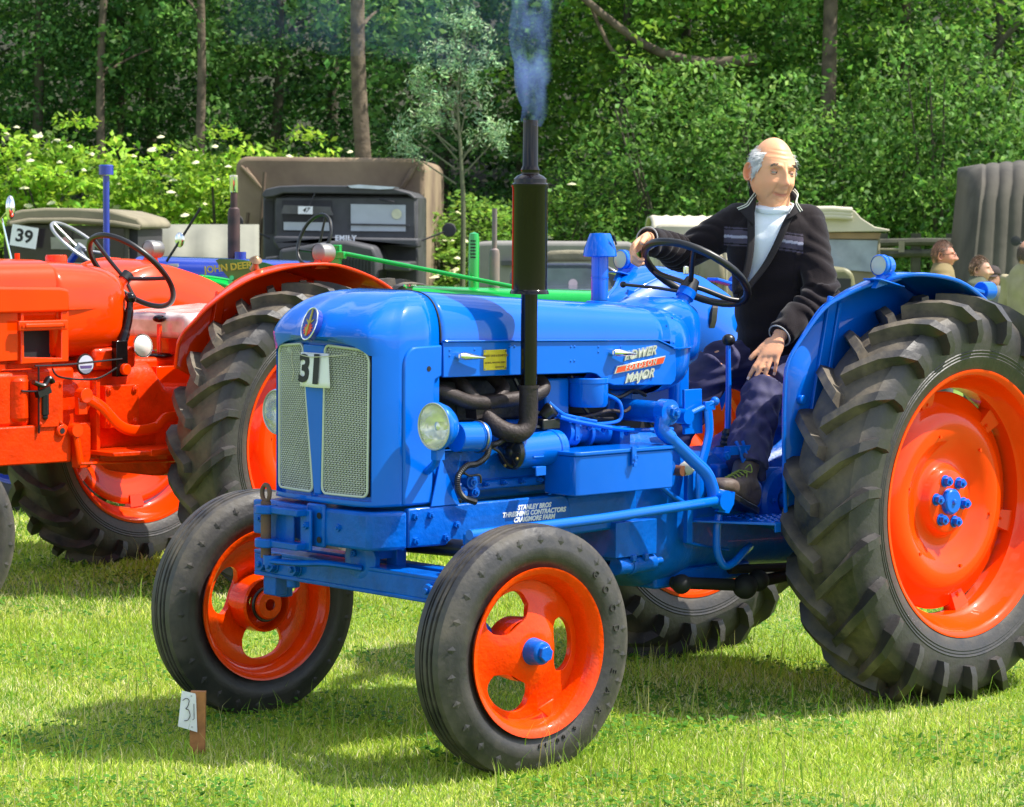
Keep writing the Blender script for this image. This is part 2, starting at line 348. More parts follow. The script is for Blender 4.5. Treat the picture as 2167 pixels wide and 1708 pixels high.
def lug_tyre(name, parent, m, r0=.478, R1=.688, w=.30, nl=23, lh=.046, seg=10):
    h = w/2
    P = [(r0, h*.84), (r0+.015, h*.90), (r0+.045, h*.97), (r0+.048, h*.955), (r0+.056, h*.975), (r0+.059, h*.96), (r0+.067, h*.985), (r0+.070, h*.97), (r0+.11, h*1.0), (r0+.15, h*.98), (R1-.045, h*.93), (R1-.022, h*.80), (R1-.010, h*.55), (R1-.002, h*.25), (R1, 0)]
    prof = P+[(r, -y) for r, y in reversed(P[:-1])]
    b = MB(); b.lathe(prof, axis=(0, 1, 0), n=92)
    S = [Vector((0, R1, 0)), Vector((h*.30, R1-.002, 0)), Vector((h*.60, R1-.010, 0)), Vector((h*.84, R1-.024, 0)), Vector((h*.96, R1-.055, 0)), Vector((h*1.0, R1-.095, 0)), Vector((h*1.01, R1-.125, 0))] # (y, r)
    S = [Vector((s.x, s.y)) for s in S]
    acc = [0]; 
    for i in range(1, len(S)): acc.append(acc[-1]+(S[i]-S[i-1]).length)
    for sgn in (1, -1):
        for k in range(nl):
            th0 = 2*pi*(k+(.5 if sgn < 0 else 0))/nl; rows = []
            for i, s in enumerate(S):
                f = acc[i]/acc[-1]; th = th0+.235*min(1, acc[i]/(h*1.15))**1.15
                a = S[max(i-1, 0)]; c = S[min(i+1, len(S)-1)]; t = (c-a).normalized(); nn = Vector((-t.y, t.x)); nn = nn if nn.y > 0 or nn.x > 0 else -nn
                if i == 0: nn = Vector((0, 1))
                hgt = lh*(1 if i < 4 else (1, .95, .8, .5, .06)[i-3]) ; wt, wb = (.019, .028) if i < 4 else (.015, .022)
                base = s-nn*.006; top = s+nn*hgt
                row = []
                for q, ww in ((base, -wb), (top, -wt), (top, wt), (base, wb)):
                    an = th+ww/q.y-(.0 if i else .012); row.append((q.y*cos(an), sgn*(q.x if i else q.x-.008), q.y*sin(an)))
                rows.append(row)
            k0 = len(b.v); b.grid(rows); n = len(S); b.f.append((k0, k0+1, k0+2, k0+3)); b.f.append(tuple(k0+(n-1)*4+j for j in (3, 2, 1, 0)))
    return b.build(name, m, parent, bevel=0, ang=28)
def rear_wheel(parent, loc, side, m_rim, m_ty, name='rear_wheel', spin=.1, nuts=None, mk=None, r0=.478, R1=.70, outer_disc=True):
    w = bpy.data.objects.new(name, None); sc.collection.objects.link(w); w.parent = parent; w.empty_display_size = .1
    w.matrix_local = Matrix.Translation(loc) @ (Matrix.Rotation(pi, 4, 'Z') @ Matrix.Rotation(-spin, 4, 'Y') if side < 0 else Matrix.Rotation(spin, 4, 'Y'))
    if mk: lt = bpy.data.objects.new('tyre', mk); sc.collection.objects.link(lt); lt.parent = w; lt.name = 'tyre'; t = lt
    else: t = lug_tyre('tyre', w, m_ty, r0, R1)
    if side < 0: t.rotation_euler = (0, 0, 0); t.scale = (1, 1, 1)
    q = r0; P = [(q, .130), (q, .122), (q-.010, .116), (q-.018, .106), (q-.020, .085), (q-.034, .070), (q-.042, .045), (q-.060, .030), (q-.062, -.030), (q-.042, -.045), (q-.034, -.070), (q-.020, -.085), (q-.018, -.106), (q, -.122), (q, -.130), (q-.012, -.130), (q-.026, -.112), (q-.030, -.085), (q-.044, -.072), (q-.052, -.047), (q-.070, -.033), (q-.070, .033), (q-.052, .047), (q-.044, .072), (q-.030, .085), (q-.028, .112), (q-.012, .130)]
    b = MB(); b.lathe(P, axis=(0, 1, 0), n=96, closed=True); rim = b.build('rim', m_rim, w, ang=50)
    d = q-.478
    D = [(.0, .030), (.105, .030), (.118, .024), (.124, .002), (.140, -.010), (.175, -.008), (.215, .020), (.255, .038), (.300, .034), (.335, .016), (.350, -.004), (.385, -.012), (.392, -.020), (.385, -.026), (.34, -.020), (.30, .018), (.25, .022), (.20, .0), (.16, -.025), (.11, -.02), (.0, -.02)]
    b = MB(); b.lathe([(r+(d if r > .2 else 0), y) for r, y in D], axis=(0, 1, 0), n=72); 
    disc = b.build('wheel_disc', m_rim, w, ang=50)
    b = MB(); bolts = MB()
    for k in range(6):
        a = 2*pi*k/6+.35; M = Matrix.Rotation(-a, 4, 'Y')
        b.add([(.345+d, -.028, -.035), (.345+d, -.028, .035), (.345+d, -.004, .030), (.345+d, -.004, -.030), (.406+d, -.040, -.042), (.406+d, -.040, .042), (.412+d, .016, .040), (.412+d, .016, -.040)], [(0, 1, 2, 3), (4, 7, 6, 5), (0, 4, 5, 1), (1, 5, 6, 2), (2, 6, 7, 3), (3, 7, 4, 0)], M)
        
        bolts.hexn(M @ Vector((.362+d, -.012, 0)), (0, 1, 0), .013, .012)
        bolts.cyl(M @ Vector((.245, .025, .0)), M @ Vector((.245, .0395, .0)), .006, .006, 8)
    b.build('rim_bracket', m_rim, w)
    bolts.build('bracket_bolt', m_rim, w)
    if nuts:
        b = MB(); b.lathe([(0, .052), (.040, .052), (.046, .046), (.048, .028)], axis=(0, 1, 0), n=28); 
        b.cyl((.0, .05, 0), (0, .06, 0), .012, .008, 12); b.build('hub_plate', nuts, w, bevel=.002)
        for k in range(6):
            a = 2*pi*k/6+.25; b = MB(); c = Vector((.080*cos(a), .028, .080*sin(a))); b.cyl(c, c+Vector((0, .006, 0)), .022, .022, 16); b.hexn(c+Vector((0, .006, 0)), (0, 1, 0), .0175, .020); b.build('wheel_nut', nuts, w)
    return w
def fender(parent, m, y0, y1, z0, arc, lipd=.05, wall=True, name='mudguard', x0=0, zfloor=.66, thick=.004):
    """arc: list of (x, z) along the outer edge from the foot, over the top, to the tail; y0 inner edge, y1 outer edge (rolled down lip)"""
    s = 1 if y1 > y0 else -1; n = len(arc); rows = []
    A = [Vector((a, 0, b)) for a, b in arc]
    for i in range(n):
        t = (A[min(i+1, n-1)]-A[max(i-1, 0)]).normalized(); nn = Vector((t.z, 0, -t.x));  # outward-ish
        if nn.dot(A[i]-Vector((x0, 0, .70))) < 0: nn = -nn
        c = A[i]; rows.append([c+Vector((0, y0, 0))-nn*.010, c+Vector((0, y0+s*.02, 0))+nn*.004, c+Vector((0, (y0+y1)/2, 0))+nn*.016, c+Vector((0, y1-s*.05, 0))+nn*.012, c+Vector((0, y1-s*.015, 0)), c+Vector((0, y1-s*.004, 0))-nn*.010, c+Vector((0, y1, 0))-nn*.022])
    b = MB(); b.grid(rows); o = b.build(name, m, parent, ang=0); q = o.modifiers.new('s', 'SOLIDIFY'); q.thickness = thick; q.offset = 0
    if wall: # inner side plate following the arc
        b = MB(); pr = []
        for i in range(n): pr.append([A[i]+Vector((0, y0, 0)), Vector((A[i].x*.55+x0*.45, y0-s*.01, max(A[i].z*.60+.70*.40, zfloor)))])
        b.grid(pr); b.build('inner_plate', m, o, ang=0, solid=.003)
    return o
def fender2(parent, m, s, y0, outer, droop=.02, flare=.72, zfloor=.62, hub=(0, .70), name='mudguard'):
    # a side plate with a roof that widens from nothing at the foot; the outer edge is a rolled bead
    O = smoothpath([(a, b_, c) for a, b_, c in outer], 5); rows, wall = [], []
    for p in O:
        w = p.y-y0; d = Vector((p.x-hub[0], 0, p.z-hub[1])).normalized(); inn = Vector((p.x-flare*w*max(0, min(1, d.x*1.5)), y0, p.z-droop*w/.25))
        row = [inn.lerp(p, t)+d*(.016*sin(pi*t)*min(1, w/.2)) for t in (0, .12, .3, .5, .7, .88, 1)]
        rows.append([Vector((q.x, s*q.y, q.z)) for q in row])
        e = Vector((p.x*.30, y0, max(zfloor, min(p.z, .70+(p.z-.70)*.45)))); wall.append([Vector((q.x, s*q.y, q.z)) for q in (inn, inn.lerp(e, .4), e)])
    b = MB(); b.grid(rows); o = b.build(name, m, parent, ang=0, solid=.004)
    b = MB(); b.grid(wall); b.build('side_plate', m, o, ang=0, solid=.004)
    b = MB(); b.tube([r[-1] for r in rows], .0075, 8); b.build('rolled_edge', m, o)
    return o
# ------------------------------------------------------------ the blue tractor
TLOC, TROT = (1.0990, 9.8132, 0), 3.90321401
TM = Matrix.Translation(TLOC) @ Matrix.Rotation(TROT, 4, 'Z')
T = empty('tractor', TLOC, TROT, 'glossy bright blue tractor with orange wheels and a driver, number 31 on its grille', 'tractor')
def MX(o): # letters lying on the near side (facing +y): right on the picture is -x
    return frame((-1, 0, 0), (0, 0, 1), (0, 1, 0), o)
# hood and nose: one cross section, tapering to the rear
def ztop(x): return 1.471-(2.11-x)*.062
def zsh(x): return 1.315-(2.11-x)*.022   # shoulder height
def sec(x, hw, e=.36, n=22):
    zt, zs = ztop(x), zsh(x); out = []
    for j in range(n+1):
        f = pi*j/n; out.append((x, hw*math.copysign(abs(cos(f))**e, cos(f)), zs+(zt-zs)*abs(sin(f))**.92))
    return out
rows = []
for x in (1.03, 1.10, 1.3, 1.5, 1.7, 1.9, 2.0, 2.06, 2.082):
    s_ = sec(x, .268); rows.append([(x, .268, zsh(x)-.006)]+s_+[(x, -.268, zsh(x)-.006)])
b = MB(); b.grid(rows); hood = b.build('bonnet', BLUE, T, ang=0, solid=.004)
# raised ridge down the middle of the bonnet and hole for the pre-cleaner
b = MB(); ring = [(1.10+.075*cos(a), .03+.055*sin(a), ztop(1.10+.075*cos(a))+.001-.045*(abs(.03+.055*sin(a))/.268)**3) for a in [2*pi*k/24 for k in range(24)]]
b.tube(ring, .006, 8, cyc=True); b.build('hole_rim', BLUE, hood)
b = MB(); k = len(b.v); b.add([(p[0], p[1], p[2]+.003) for p in ring], [tuple(range(24))]); b.build('bonnet_opening', BLKM, hood, smooth=False)
# nose shell
def bow(y, w=.268, xf=2.372): # front contour
    t = min(1, abs(y)/w); return xf-.032*t**2.2-.085*max(0, (t-.78)/.22)**2.3
YS = [-.268, -.266, -.262, -.255, -.243, -.232, -.226, -.20, -.17, -.14, -.12, -.10, -.085, -.07, -.055, -.04, -.02, 0, .02, .04, .055, .07, .085, .10, .12, .14, .17, .20, .226, .232, .243, .255, .262, .266, .268]
def contour(z, rec):
    out = [(2.09, -.268, z), (2.16, -.272, z), (2.23, -.272, z)]
    for y in YS:
        x = bow(y)
        if rec and abs(y) < .2305: x -= .026
        out.append((x, y*1.014, z))
    return out+[(2.23, .272, z), (2.16, .272, z), (2.09, .268, z)]
rows = []
for z in (.806, .815, .822): rows.append(contour(z, False))
for z in (.8225, .90, 1.0, 1.1, 1.2, 1.27): rows.append(contour(z, True))
def arch(z, lim):
    out = contour(z, False); q = []
    for (x, y, zz) in out:
        if abs(y) < .2305 and x > 2.3 and abs(y) > 0: pass
        q.append((x, y, zz))
    return q
rows.append([(x, y, z+.040*(1-(min(1, abs(y)/.23))**4)*(1 if x > 2.3 else 0)) for x, y, z in contour(1.272, True)])
rows.append([(x, y, z+.040*(1-(min(1, abs(y)/.23))**4)*(1 if x > 2.3 else 0)) for x, y, z in contour(1.274, False)])
zt = ztop(2.10)
base = contour(1.318, False); NF = 14
bump_ = lambda y, k: k*math.exp(-(abs(y)/.080)**4)
rows.append([(x+(.012+bump_(y, .012))*(1 if x > 2.3 else 0), y, 1.318 if x < 2.3 else 1.328) for x, y, z in base])
for i in range(1, NF+1):
    f = (pi/2)*i/NF; row = []
    cx, cy, sz = cos(f)**.92 if f < pi/2-1e-6 else 0, cos(f)**.36 if f < pi/2-1e-6 else 0, sin(f)
    for x, y, z in base:
        z0 = 1.318 if x < 2.3 else 1.328
        xx = 2.09+(x+(.012 if x > 2.3 else 0)-2.09)*cx; bb = bump_(y, 1) if x > 2.3 else 0; k_ = sin(min(1, f/(pi/2)*1.15)*pi)*.5+.5*(f < .7); fr0 = max(0, min(1, (x-2.12)/.22)); row.append((xx+.014*bb*cos(f)*k_, y*cy, z0+(zt-z0)*sz**(.93+.42*fr0)+.008*bb*sin(f)*k_))
    rows.append(row)
b = MB(); b.grid(rows); shell = b.build('radiator_shell', BLUE, T, ang=50, solid=.004)
# central rib of the nose, emblem seat
b = MB(); rr = []
for i in range(12):
    t = i/11; x = 2.12+.285*sin(t*pi/2)**1.0; z = 1.36+(zt-1.355)*max(0, 1-((x-2.09)/.345)**2.2)**.5; w_ = .05+.03*t
    rr.append([(x, w_*s_, z-.012+.020*(1-abs(s_)**3)*min(1, t*2)) for s_ in (-1, -.9, -.7, -.4, 0, .4, .7, .9, 1)])
# side panels of the shell (near and far)
for s_ in (1, -1):
    b = MB(); pts = [(2.245, .808), (2.245, 1.24)]+[(2.245-.055+.055*cos(a), 1.245+.055*sin(a)) for a in [k*pi/12 for k in range(1, 7)]]+[(2.088, 1.303), (2.088, 1.205), (2.115, 1.195), (2.118, 1.18), (2.125, .808)]
    b.prism(pts, s_*.268, s_*.280); b.build('shell_side_panel', BLUE, shell, bevel=.006, seg=3)
    b = MB(); b.cyl((2.144, s_*.279, 1.23), (2.144, s_*.281, 1.23), .0085, n=14); b.build('screw_hole', BLKM, shell)
b = MB(); b.tube([(2.086, .27*math.copysign(abs(cos(f))**.36, cos(f)), zsh(2.09)+(ztop(2.09)-zsh(2.09))*abs(sin(f))**.92) for f in [pi*k/24 for k in range(25)]], .003, 6); b.build('seam_strip', BLKM, shell)
# radiator core behind the mesh (dark) and grille panels of woven wire
b = MB(); b.box((2.29, 0, 1.06), (.02, .46, .47)); b.build('radiator_core', BLKM, shell)
def grille(ys, name='grille'):
    yT0, yT1, yB0, yB1 = ys # top inner/outer, bottom inner/outer
    zT = lambda y: 1.300-.012*(abs(y)/.22)**3; zB = .836
    X = lambda y: bow(y)-.014
    def yy(u, v): return (yT0+(yT1-yT0)*u)*(1-v)+(yB0+(yB1-yB0)*u)*v
    fr = []; N = 10
    cor = .10
    def q(u, v): y = yy(u, v); return (X(y)+.003, y, zT(y)+(zB-zT(y))*v)
    loop = []
    for (cu, cv, a0) in ((cor, cor*.45, pi), (1-cor*1.6, cor*.8, 1.5*pi), (1-cor, 1-cor*.45, 0), (cor, 1-cor*.45, .5*pi)):
        ru = cor if cu != 1-cor*1.6 else cor*1.6; rv = cv if cv < .5 else 1-cv
        for k in range(7): a = a0+k*pi/12; loop.append(q(cu+ru*cos(a), cv+rv*sin(a)))
    path = []
    for i in range(len(loop)):
        a, c = Vector(loop[i]), Vector(loop[(i+1) % len(loop)]); n = max(1, int((c-a).length/.03))
        for k in range(n):
            p = a+(c-a)*k/n; p.x = X(p.y)+.003; path.append(p)
    b = MB(); b.tube(path, .0042, 8, cyc=True); g = b.build(name, FRAMEM, T)
    b = MB(); pitch = .0062; nu = int(abs(yT1-yT0+yB1-yB0)/2/pitch); nv = int(.455/.0066)
    for i in range(1, nu):
        rows = []; u = i/nu
        pts = [Vector(q(u, .5*(1-1)+j/(nv*1.0))) for j in range(nv+1)]
        e = .03*(max(0, .1-u)/.1+max(0, u-.88)/.12)
        pts = [p+Vector((.0016*(1 if (i+j) % 2 else -1)-.003, 0, 0)) for j, p in enumerate(pts) if e*.8 <= j/nv <= 1-e*.8]
        rows = [[p+Vector((0, -.0011, 0)), p+Vector((.0012, 0, 0)), p+Vector((0, .0011, 0))] for p in pts]; b.grid(rows)
    for j in range(1, nv):
        v = j/nv; pts = [Vector(q(i/nu, v))+Vector((.0016*(-1 if (i+j) % 2 else 1)-.003, 0, 0)) for i in range(nu+1)]
        e = .14*(max(0, .035-v)/.035+max(0, v-.965)/.035)
        pts = [p for i, p in enumerate(pts) if e <= i/nu <= 1-e]
        rows = [[p+Vector((0, 0, -.0011)), p+Vector((.0012, 0, 0)), p+Vector((0, 0, .0011))] for p in pts]; b.grid(rows)
    stuff(b.build('wire_mesh', WIRE, g, smooth=False))
    b = MB(); b.grid([[(bow(yy(u/8, v))-.0225, yy(u/8, v), zT(yy(u/8, v))+(zB-zT(yy(u/8, v)))*v) for u in range(9)] for v in (0, .25, .5, .75, 1)]); b.build('mesh_backing', BLKM, g, ang=0)
    return g
g1 = grille((.036, .221, .023, .217)); g2 = grille((-.076, -.221, -.022, -.217))
b = MB()
for i in range(0, 1): b.prism([(-.070, 1.30), (.032, 1.30), (.030, 1.18), (.018, .83), (-.016, .83), (-.062, 1.18)], 2.335, 2.364, 'yz')
b.build('grille_centre_bar', BLUE, shell, bevel=.004)
# emblem
em = Matrix.Translation((2.418, 0, 1.368)) @ Matrix.Rotation(R(90-16), 4, 'Y') @ Matrix.Rotation(pi/2, 4, 'Z')
em = frame((0, 1, 0), Vector((-.34, 0, .94)), Vector((.94, 0, .34)), (2.398, .008, 1.366)) # x right(+y), y up, z out
def ell(rx, ry, n=36): return [(rx*cos(2*pi*k/n), ry*sin(2*pi*k/n)) for k in range(n)]
b = MB(); b.prism(ell(.034, .052), -.02, .0025, 'xy', em); emb = b.build('emblem', NAVY, T, bevel=.001)
b = MB(); b.tube([em @ Vector((x, y, .003)) for x, y in ell(.034, .052)], .0025, 8, cyc=True); b.build('emblem_ring', CHROME, emb)
b = MB(); gear = []
for k in range(24):
    r_ = .021 if k % 2 else .0155
    for q in (-.35, .35): a = 2*pi*(k+q)/24; gear.append((r_*cos(a), r_*sin(a)-.018))
b.prism(gear, .002, .0045, 'xy', em); b.build('emblem_gear', mat('emblem_red', (.75, .06, .02), .4), emb, smooth=False)
b = MB(); b.prism([(-.0035, -.040), (.0035, -.040), (.0035, .005), (-.0035, .005)], .0045, .007, 'xy', em)
b.prism(ell(.007, .007, 12), .0045, .0075, 'xy', em @ Matrix.Translation((-.002, -.018, 0)))
for k in range(9):
    y = .004+k*.0045
    for s_ in (-1, 1): b.prism([(0, y), (s_*.0055*(1-k*.06), y+.003), (s_*.0045*(1-k*.06), y+.007), (0, y+.005)], .003, .006, 'xy', em)
for s_ in (-1, 1): b.prism([(s_*.004, .0), (s_*.016, .010), (s_*.018, .016), (s_*.012, .012), (s_*.003, .006)], .003, .005, 'xy', em)
b.build('emblem_wheat', mat('emblem_gold', (.45, .36, .06), .4, metal=.4), emb, smooth=False)
# side panels of the bonnet: near panel in two lengths, with the fuel tank behind
def panel(pts, s_, y0=.262, y1=.274, name='bonnet_side_panel'):
    b = MB(); b.prism(pts, s_*y0, s_*y1); return b.build(name, BLUE, T, bevel=.003)
front_p = [(2.078, 1.200), (2.078, 1.312), (1.722, 1.304), (1.722, 1.196)]
rear_p = [(1.718, 1.196), (1.718, 1.304), (1.104, 1.291), (1.01, 1.258), (1.005, 1.17), (1.012, 1.148), (1.03, 1.136), (1.31, 1.146), (1.35, 1.158), (1.395, 1.186), (1.42, 1.191)]
for s_ in (1, -1):
    pf = panel(front_p, s_); pr = panel(rear_p, s_)
    b = MB(); b.prism([(2.078, 1.312), (2.078, 1.3165), (1.104, 1.2955), (1.005, 1.262), (1.005, 1.256), (1.104, 1.2905)], s_*.255, s_*.282); b.build('panel_ledge', BLUE, T, bevel=.0015)
# rivets
b = MB()
for x, z in ((2.052, 1.285), (2.052, 1.268), (1.945, 1.284), (1.792, 1.289), (1.771, 1.289), (1.515, 1.281), (1.498, 1.281), (1.515, 1.234), (1.498, 1.234), (1.386, 1.277), (1.386, 1.260), (1.28, 1.274), (1.029, 1.366), (1.02, 1.28)): b.sph((x, .274, z), (.0045, .003, .0045), 8, 5)
b.build('rivet', BLUE, T)
# chrome handles
for hx, hz in ((2.018, 1.266), (1.325, 1.257)):
    b = MB(); b.cyl((hx, .272, hz), (hx, .290, hz), .012, .011, 14)
    b.tube([(hx+.008, .292, hz+.001), (hx-.01, .296, hz), (hx-.05, .296, hz-.004), (hx-.10, .294, hz-.008)], [.010, .013, .009, .003], 10); b.build('bonnet_catch', CHROME, T)
# maker's plate with two lines of small print
b = MB(); b.prism([(1.907, 1.216), (1.807, 1.216), (1.807, 1.281), (1.907, 1.281)], .274, .2765); pl = b.build('yellow_plate', YEL, T, bevel=.002)
lettering('ERNEST DOE & SONS LTD', .0095, MX((1.857, .2772, 1.262)), YELK, pl, .0004, bold=.0003); lettering('ULTING, MALDON, ESSEX.', .0078, MX((1.857, .2772, 1.240)), YELK, pl, .0004, bold=.0002)
b = MB(); b.prism([(1.857, 1.223), (1.818, 1.223), (1.818, 1.228), (1.857, 1.228)], .2764, .2772); b.build('stamp_bar', YELK, pl, smooth=False)
b = MB(); [b.cyl((x, .276, z), (x, .2785, z), .003, n=8) for x in (1.902, 1.812) for z in (1.221, 1.276)]; b.build('plate_screw', STEEL, pl)
# badge
b = MB(); b.prism([(1.317, 1.184), (1.079, 1.211), (1.066, 1.238), (1.304, 1.210)], .274, .282); bd = b.build('badge', mat('badge_silver', (.7, .7, .66), .3, metal=.7), T, bevel=.0015)
b = MB(); b.prism([(1.310, 1.188), (1.083, 1.213), (1.073, 1.234), (1.300, 1.207)], .2815, .2835); b.build('badge_red_bar', mat('badge_red', (.75, .07, .02), .3), bd, smooth=False)
bt = math.atan2(.027, -.238); rx = Vector((-.238, 0, .027)).normalized(); 
def BM(o, sl=.3): return frame(rx, Vector((-.28*.35, 0, 1)).normalized(), (0, 1, 0), o)
lettering('FORDSON', .024, BM((1.192, .2836, 1.2105)), bd.material_slots[0].material, bd, .001, space=1.55, bold=.0006, shear=.25)
for s_, o_ in (('POWER', (1.190, .276, 1.249)), ('MAJOR', (1.193, .276, 1.173))): 
    lettering(s_, .043, BM(o_), bd.material_slots[0].material, bd, .004, shear=.3, bold=.0012, space=1.08)
    b = MB(); b.prism([(1.262 if s_ == 'POWER' else 1.262, o_[2]-.021), (1.125, o_[2]-.006), (1.118, o_[2]+.018), (1.250, o_[2]+.003)], .2745, .2765); b.build('badge_backing', mat('badge_grey', (.38, .40, .36), .5, metal=.5), bd)
# fuel tank
rows = []
for i in range(10):
    t = i/9; x = 1.03-.20*sin(t*pi/2); k = cos(t*pi/2)**.45 if i < 9 else .12
    zc = 1.25; row = []
    for j in range(36):
        f = 2*pi*j/36; cy, sz = cos(f), sin(f)
        yv = .268*math.copysign(abs(cy)**.5, cy)*k; zt_ = (ztop(1.03)-1.25) if sz > 0 else .155
        row.append((x, yv, zc+zt_*math.copysign(abs(sz)**.7, sz)*k-(.0 if sz > 0 else 0)))
    rows.append(row)
r0_ = [(1.40, y, z if z > 1.24 else z) for x, y, z in rows[0]]
b = MB(); lower = [[(xx, y*.96, min(z, 1.20)) for x, y, z in rows[0]] for xx in (1.38, 1.03)]
b.grid(rows, False, True); b.f.append(tuple(9*36+j for j in range(36))); tank = b.build('fuel_tank', BLUE, T, ang=0)
b = MB(); b.grid([[(xx, .262*cos(f)*(.9 if xx > 1.3 else 1), 1.20+.10*sin(f)*(.7 if xx > 1.3 else 1)-.004) for f in [pi+pi*j/16 for j in range(17)]] for xx in (1.40, 1.33, 1.2, 1.028)]); b.build('tank_bottom', BLUE, tank, ang=0)
b = MB(); b.tube([(1.03-.205*sin(a), .270*cos(a)**.5*1.03 if cos(a) > 0 else 0, 1.262) for a in [pi/2*k/12 for k in range(12)]], .007, 6, squash=((0, 0, 1), .35)); b.build('tank_flange', BLUE, tank)
# cowl behind tank & steering column
rows = [[(x, w*math.copysign(abs(cos(a))**.5, cos(a)), zc+h_*math.copysign(abs(sin(a))**.6, sin(a))) for a in [2*pi*k/32 for k in range(32)]] for x, w, zc, h_ in ((.95, .14, 1.30, .10), (.88, .15, 1.31, .118), (.80, .15, 1.31, .118), (.74, .14, 1.30, .105), (.715, .12, 1.29, .085), (.705, .08, 1.28, .05))]
b = MB(); b.grid(rows, False, True); b.f.append(tuple(5*32+k for k in range(32))); b.build('column_cowl', BLUE, T, ang=0)
b = MB(); b.box((.80, 0, 1.15), (.09, .24, .26)); b.build('dash_panel', BLUE, T, bevel=.03, seg=4)
# pre-cleaner
b = MB(); b.lathe([(.0295, 1.36), (.0295, 1.585), (.029, 1.59)], o=(1.104, 0, 0), n=28); b.lathe([(.031, 1.420), (.031, 1.426)], o=(1.104, 0, 0), n=28); b.lathe([(.0315, 1.496), (.0315, 1.500)], o=(1.104, 0, 0), n=28); pc = b.build('air_intake_pipe', BLUE, T)
b = MB(); b.lathe([(.026, 1.585), (.056, 1.570), (.059, 1.573), (.055, 1.598), (.038, 1.645), (.035, 1.650), (0, 1.652)], o=(1.104, 0, 0), n=36); b.build('air_cleaner_cap', BLUE, T)
b = MB(); b.box((1.09, .058, 1.628), (.004, .006, .035), ry=.4); b.build('cap_slot', BLKM, pc)
# exhaust
ex, ey = 1.765, .335
b = MB(); b.lathe([(.0265, 1.46), (.0268, 1.15), (.0268, 1.15)], o=(ex, ey, 0), n=28); st = b.build('exhaust_stack', BLK, T)
b = MB(); b.lathe([(.059, 1.462), (.0625, 1.459), (.061, 1.468), (.0565, 1.473), (.0565, 1.795), (.0595, 1.800), (.0595, 1.808), (.055, 1.812), (.054, 1.824), (.043, 1.834), (.030, 1.840), (.029, 1.848), (.031, 1.853), (.027, 1.862), (.0255, 1.866), (.025, 2.011), (.0225, 2.011), (.0225, 1.95)], o=(ex, ey, 0), n=44); b.lathe([(.0, 1.461), (.060, 1.461)], o=(ex, ey, 0), n=44); b.build('muffler', BLK, st, ang=35)
b = MB(); p = smoothpath([(ex, ey, 1.165), (ex, ey, 1.09), (ex+.005, ey, 1.04), (ex+.035, ey-.005, 1.015), (ex+.075, ey-.03, 1.022), (ex+.10, ey-.07, 1.05), (ex+.10, ey-.10, 1.08)]); b.tube(p, .0305, 20); b.lathe([(.034, 1.158), (.034, 1.168)], o=(ex, ey, 0), n=28)
b.build('exhaust_elbow', MANI, st)
b = MB(); b.box((1.868, .235, 1.085), (.11, .05, .035), ry=.12); b.box((1.868, .235, 1.12), (.10, .05, .022), ry=.12)
for p in ([(2.11, .18, 1.17), (2.04, .235, 1.150), (1.95, .25, 1.118), (1.87, .25, 1.11)], [(1.60, .18, 1.20), (1.60, .235, 1.15), (1.66, .25, 1.125), (1.75, .25, 1.118), (1.87, .25, 1.11)], [(1.93, .17, 1.19), (1.93, .22, 1.15), (1.90, .24, 1.11)], [(1.77, .17, 1.19), (1.77, .22, 1.15), (1.81, .24, 1.115)]): b.tube(smoothpath(p), .024, 12)
b.build('exhaust_manifold', MANI, T)
# engine
b = MB(); b.box((1.72, 0, .975), (.72, .30, .13)); b.box((1.76, 0, .87), (.78, .34, .16)); eng = b.build('engine_block', BLUE_R, T, bevel=.012)
b = MB(); b.box((1.72, 0, 1.11), (.70, .28, .14)); b.build('upper_block', mat('shade_dark_block', (.018, .020, .032), .5, var=.3, vscale=15, bump=.004), eng, bevel=.01)  # blue block coloured near-black: the shade behind the manifold is painted in
b = MB(); b.box((2.02, 0, 1.06), (.16, .40, .24)); b.build('fan_cowl', BLKM, eng, bevel=.02)
b = MB(); b.box((1.72, .0, 1.21), (.62, .26, .06)); b.build('cylinder_head', BLKM, eng, bevel=.01)  # black here stands in for the shade under the bonnet
b = MB(); b.box((1.80, .19, .905), (.50, .06, .12)); b.prism([(2.02, .83), (1.60, .83), (1.62, .86), (2.0, .86)], .19, .25); b.build('sump_flange', BLUE_R, eng, bevel=.008)
b = MB()
for x, z, r_ in ((1.985, .829, .020), (1.93, .829, .017), (1.945, .862, .024), (1.93, .915, .010), (1.88, .85, .008), (1.80, .85, .008), (1.72, .85, .008), (1.64, .85, .008)): b.cyl((x, .2, z), (x, .268, z), r_*1.1, r_, 16); b.hexn((x, .266, z), (0, 1, 0), r_*.65, .010)
b.build('engine_bolt', BLUE_R, eng)
b = MB(); b.cyl((2.04, .29, 1.012), (1.925, .29, 1.008), .047, .047, 28); b.cyl((1.955, .29, 1.009), (1.951, .29, 1.009), .049, n=28); dy = b.build('dynamo', BLUE, T, bevel=.004)
b = MB(); b.tube([(1.942, .29+.049*cos(a), 1.008+.049*sin(a)) for a in [2*pi*k/24 for k in range(24)]], .0045, 6, cyc=True); b.build('dynamo_strap', STEEL, dy)
b = MB(); b.cyl((1.785, .285, .950), (1.58, .285, .956), .056, .056, 32); b.cyl((1.62, .285, .955), (1.60, .285, .956), .059, n=32); sm = b.build('starter_motor', BLUE, T, bevel=.005)
b = MB(); b.lathe([(.057, 0), (.054, .014), (.045, .018), (.020, .020), (.014, .026), (0, .028)], o=(1.786, .285, .950), axis=(1, 0, 0), n=32)
sb = b.build('starter_end_cover', BLKP, sm)
b = MB()
for k in range(7): a = 2*pi*k/7; b.box((1.803, .285+.032*cos(a), .950+.032*sin(a)), (.006, .034, .006), rx=a)
b.build('cover_ribs', MANI, sm, bevel=.001)
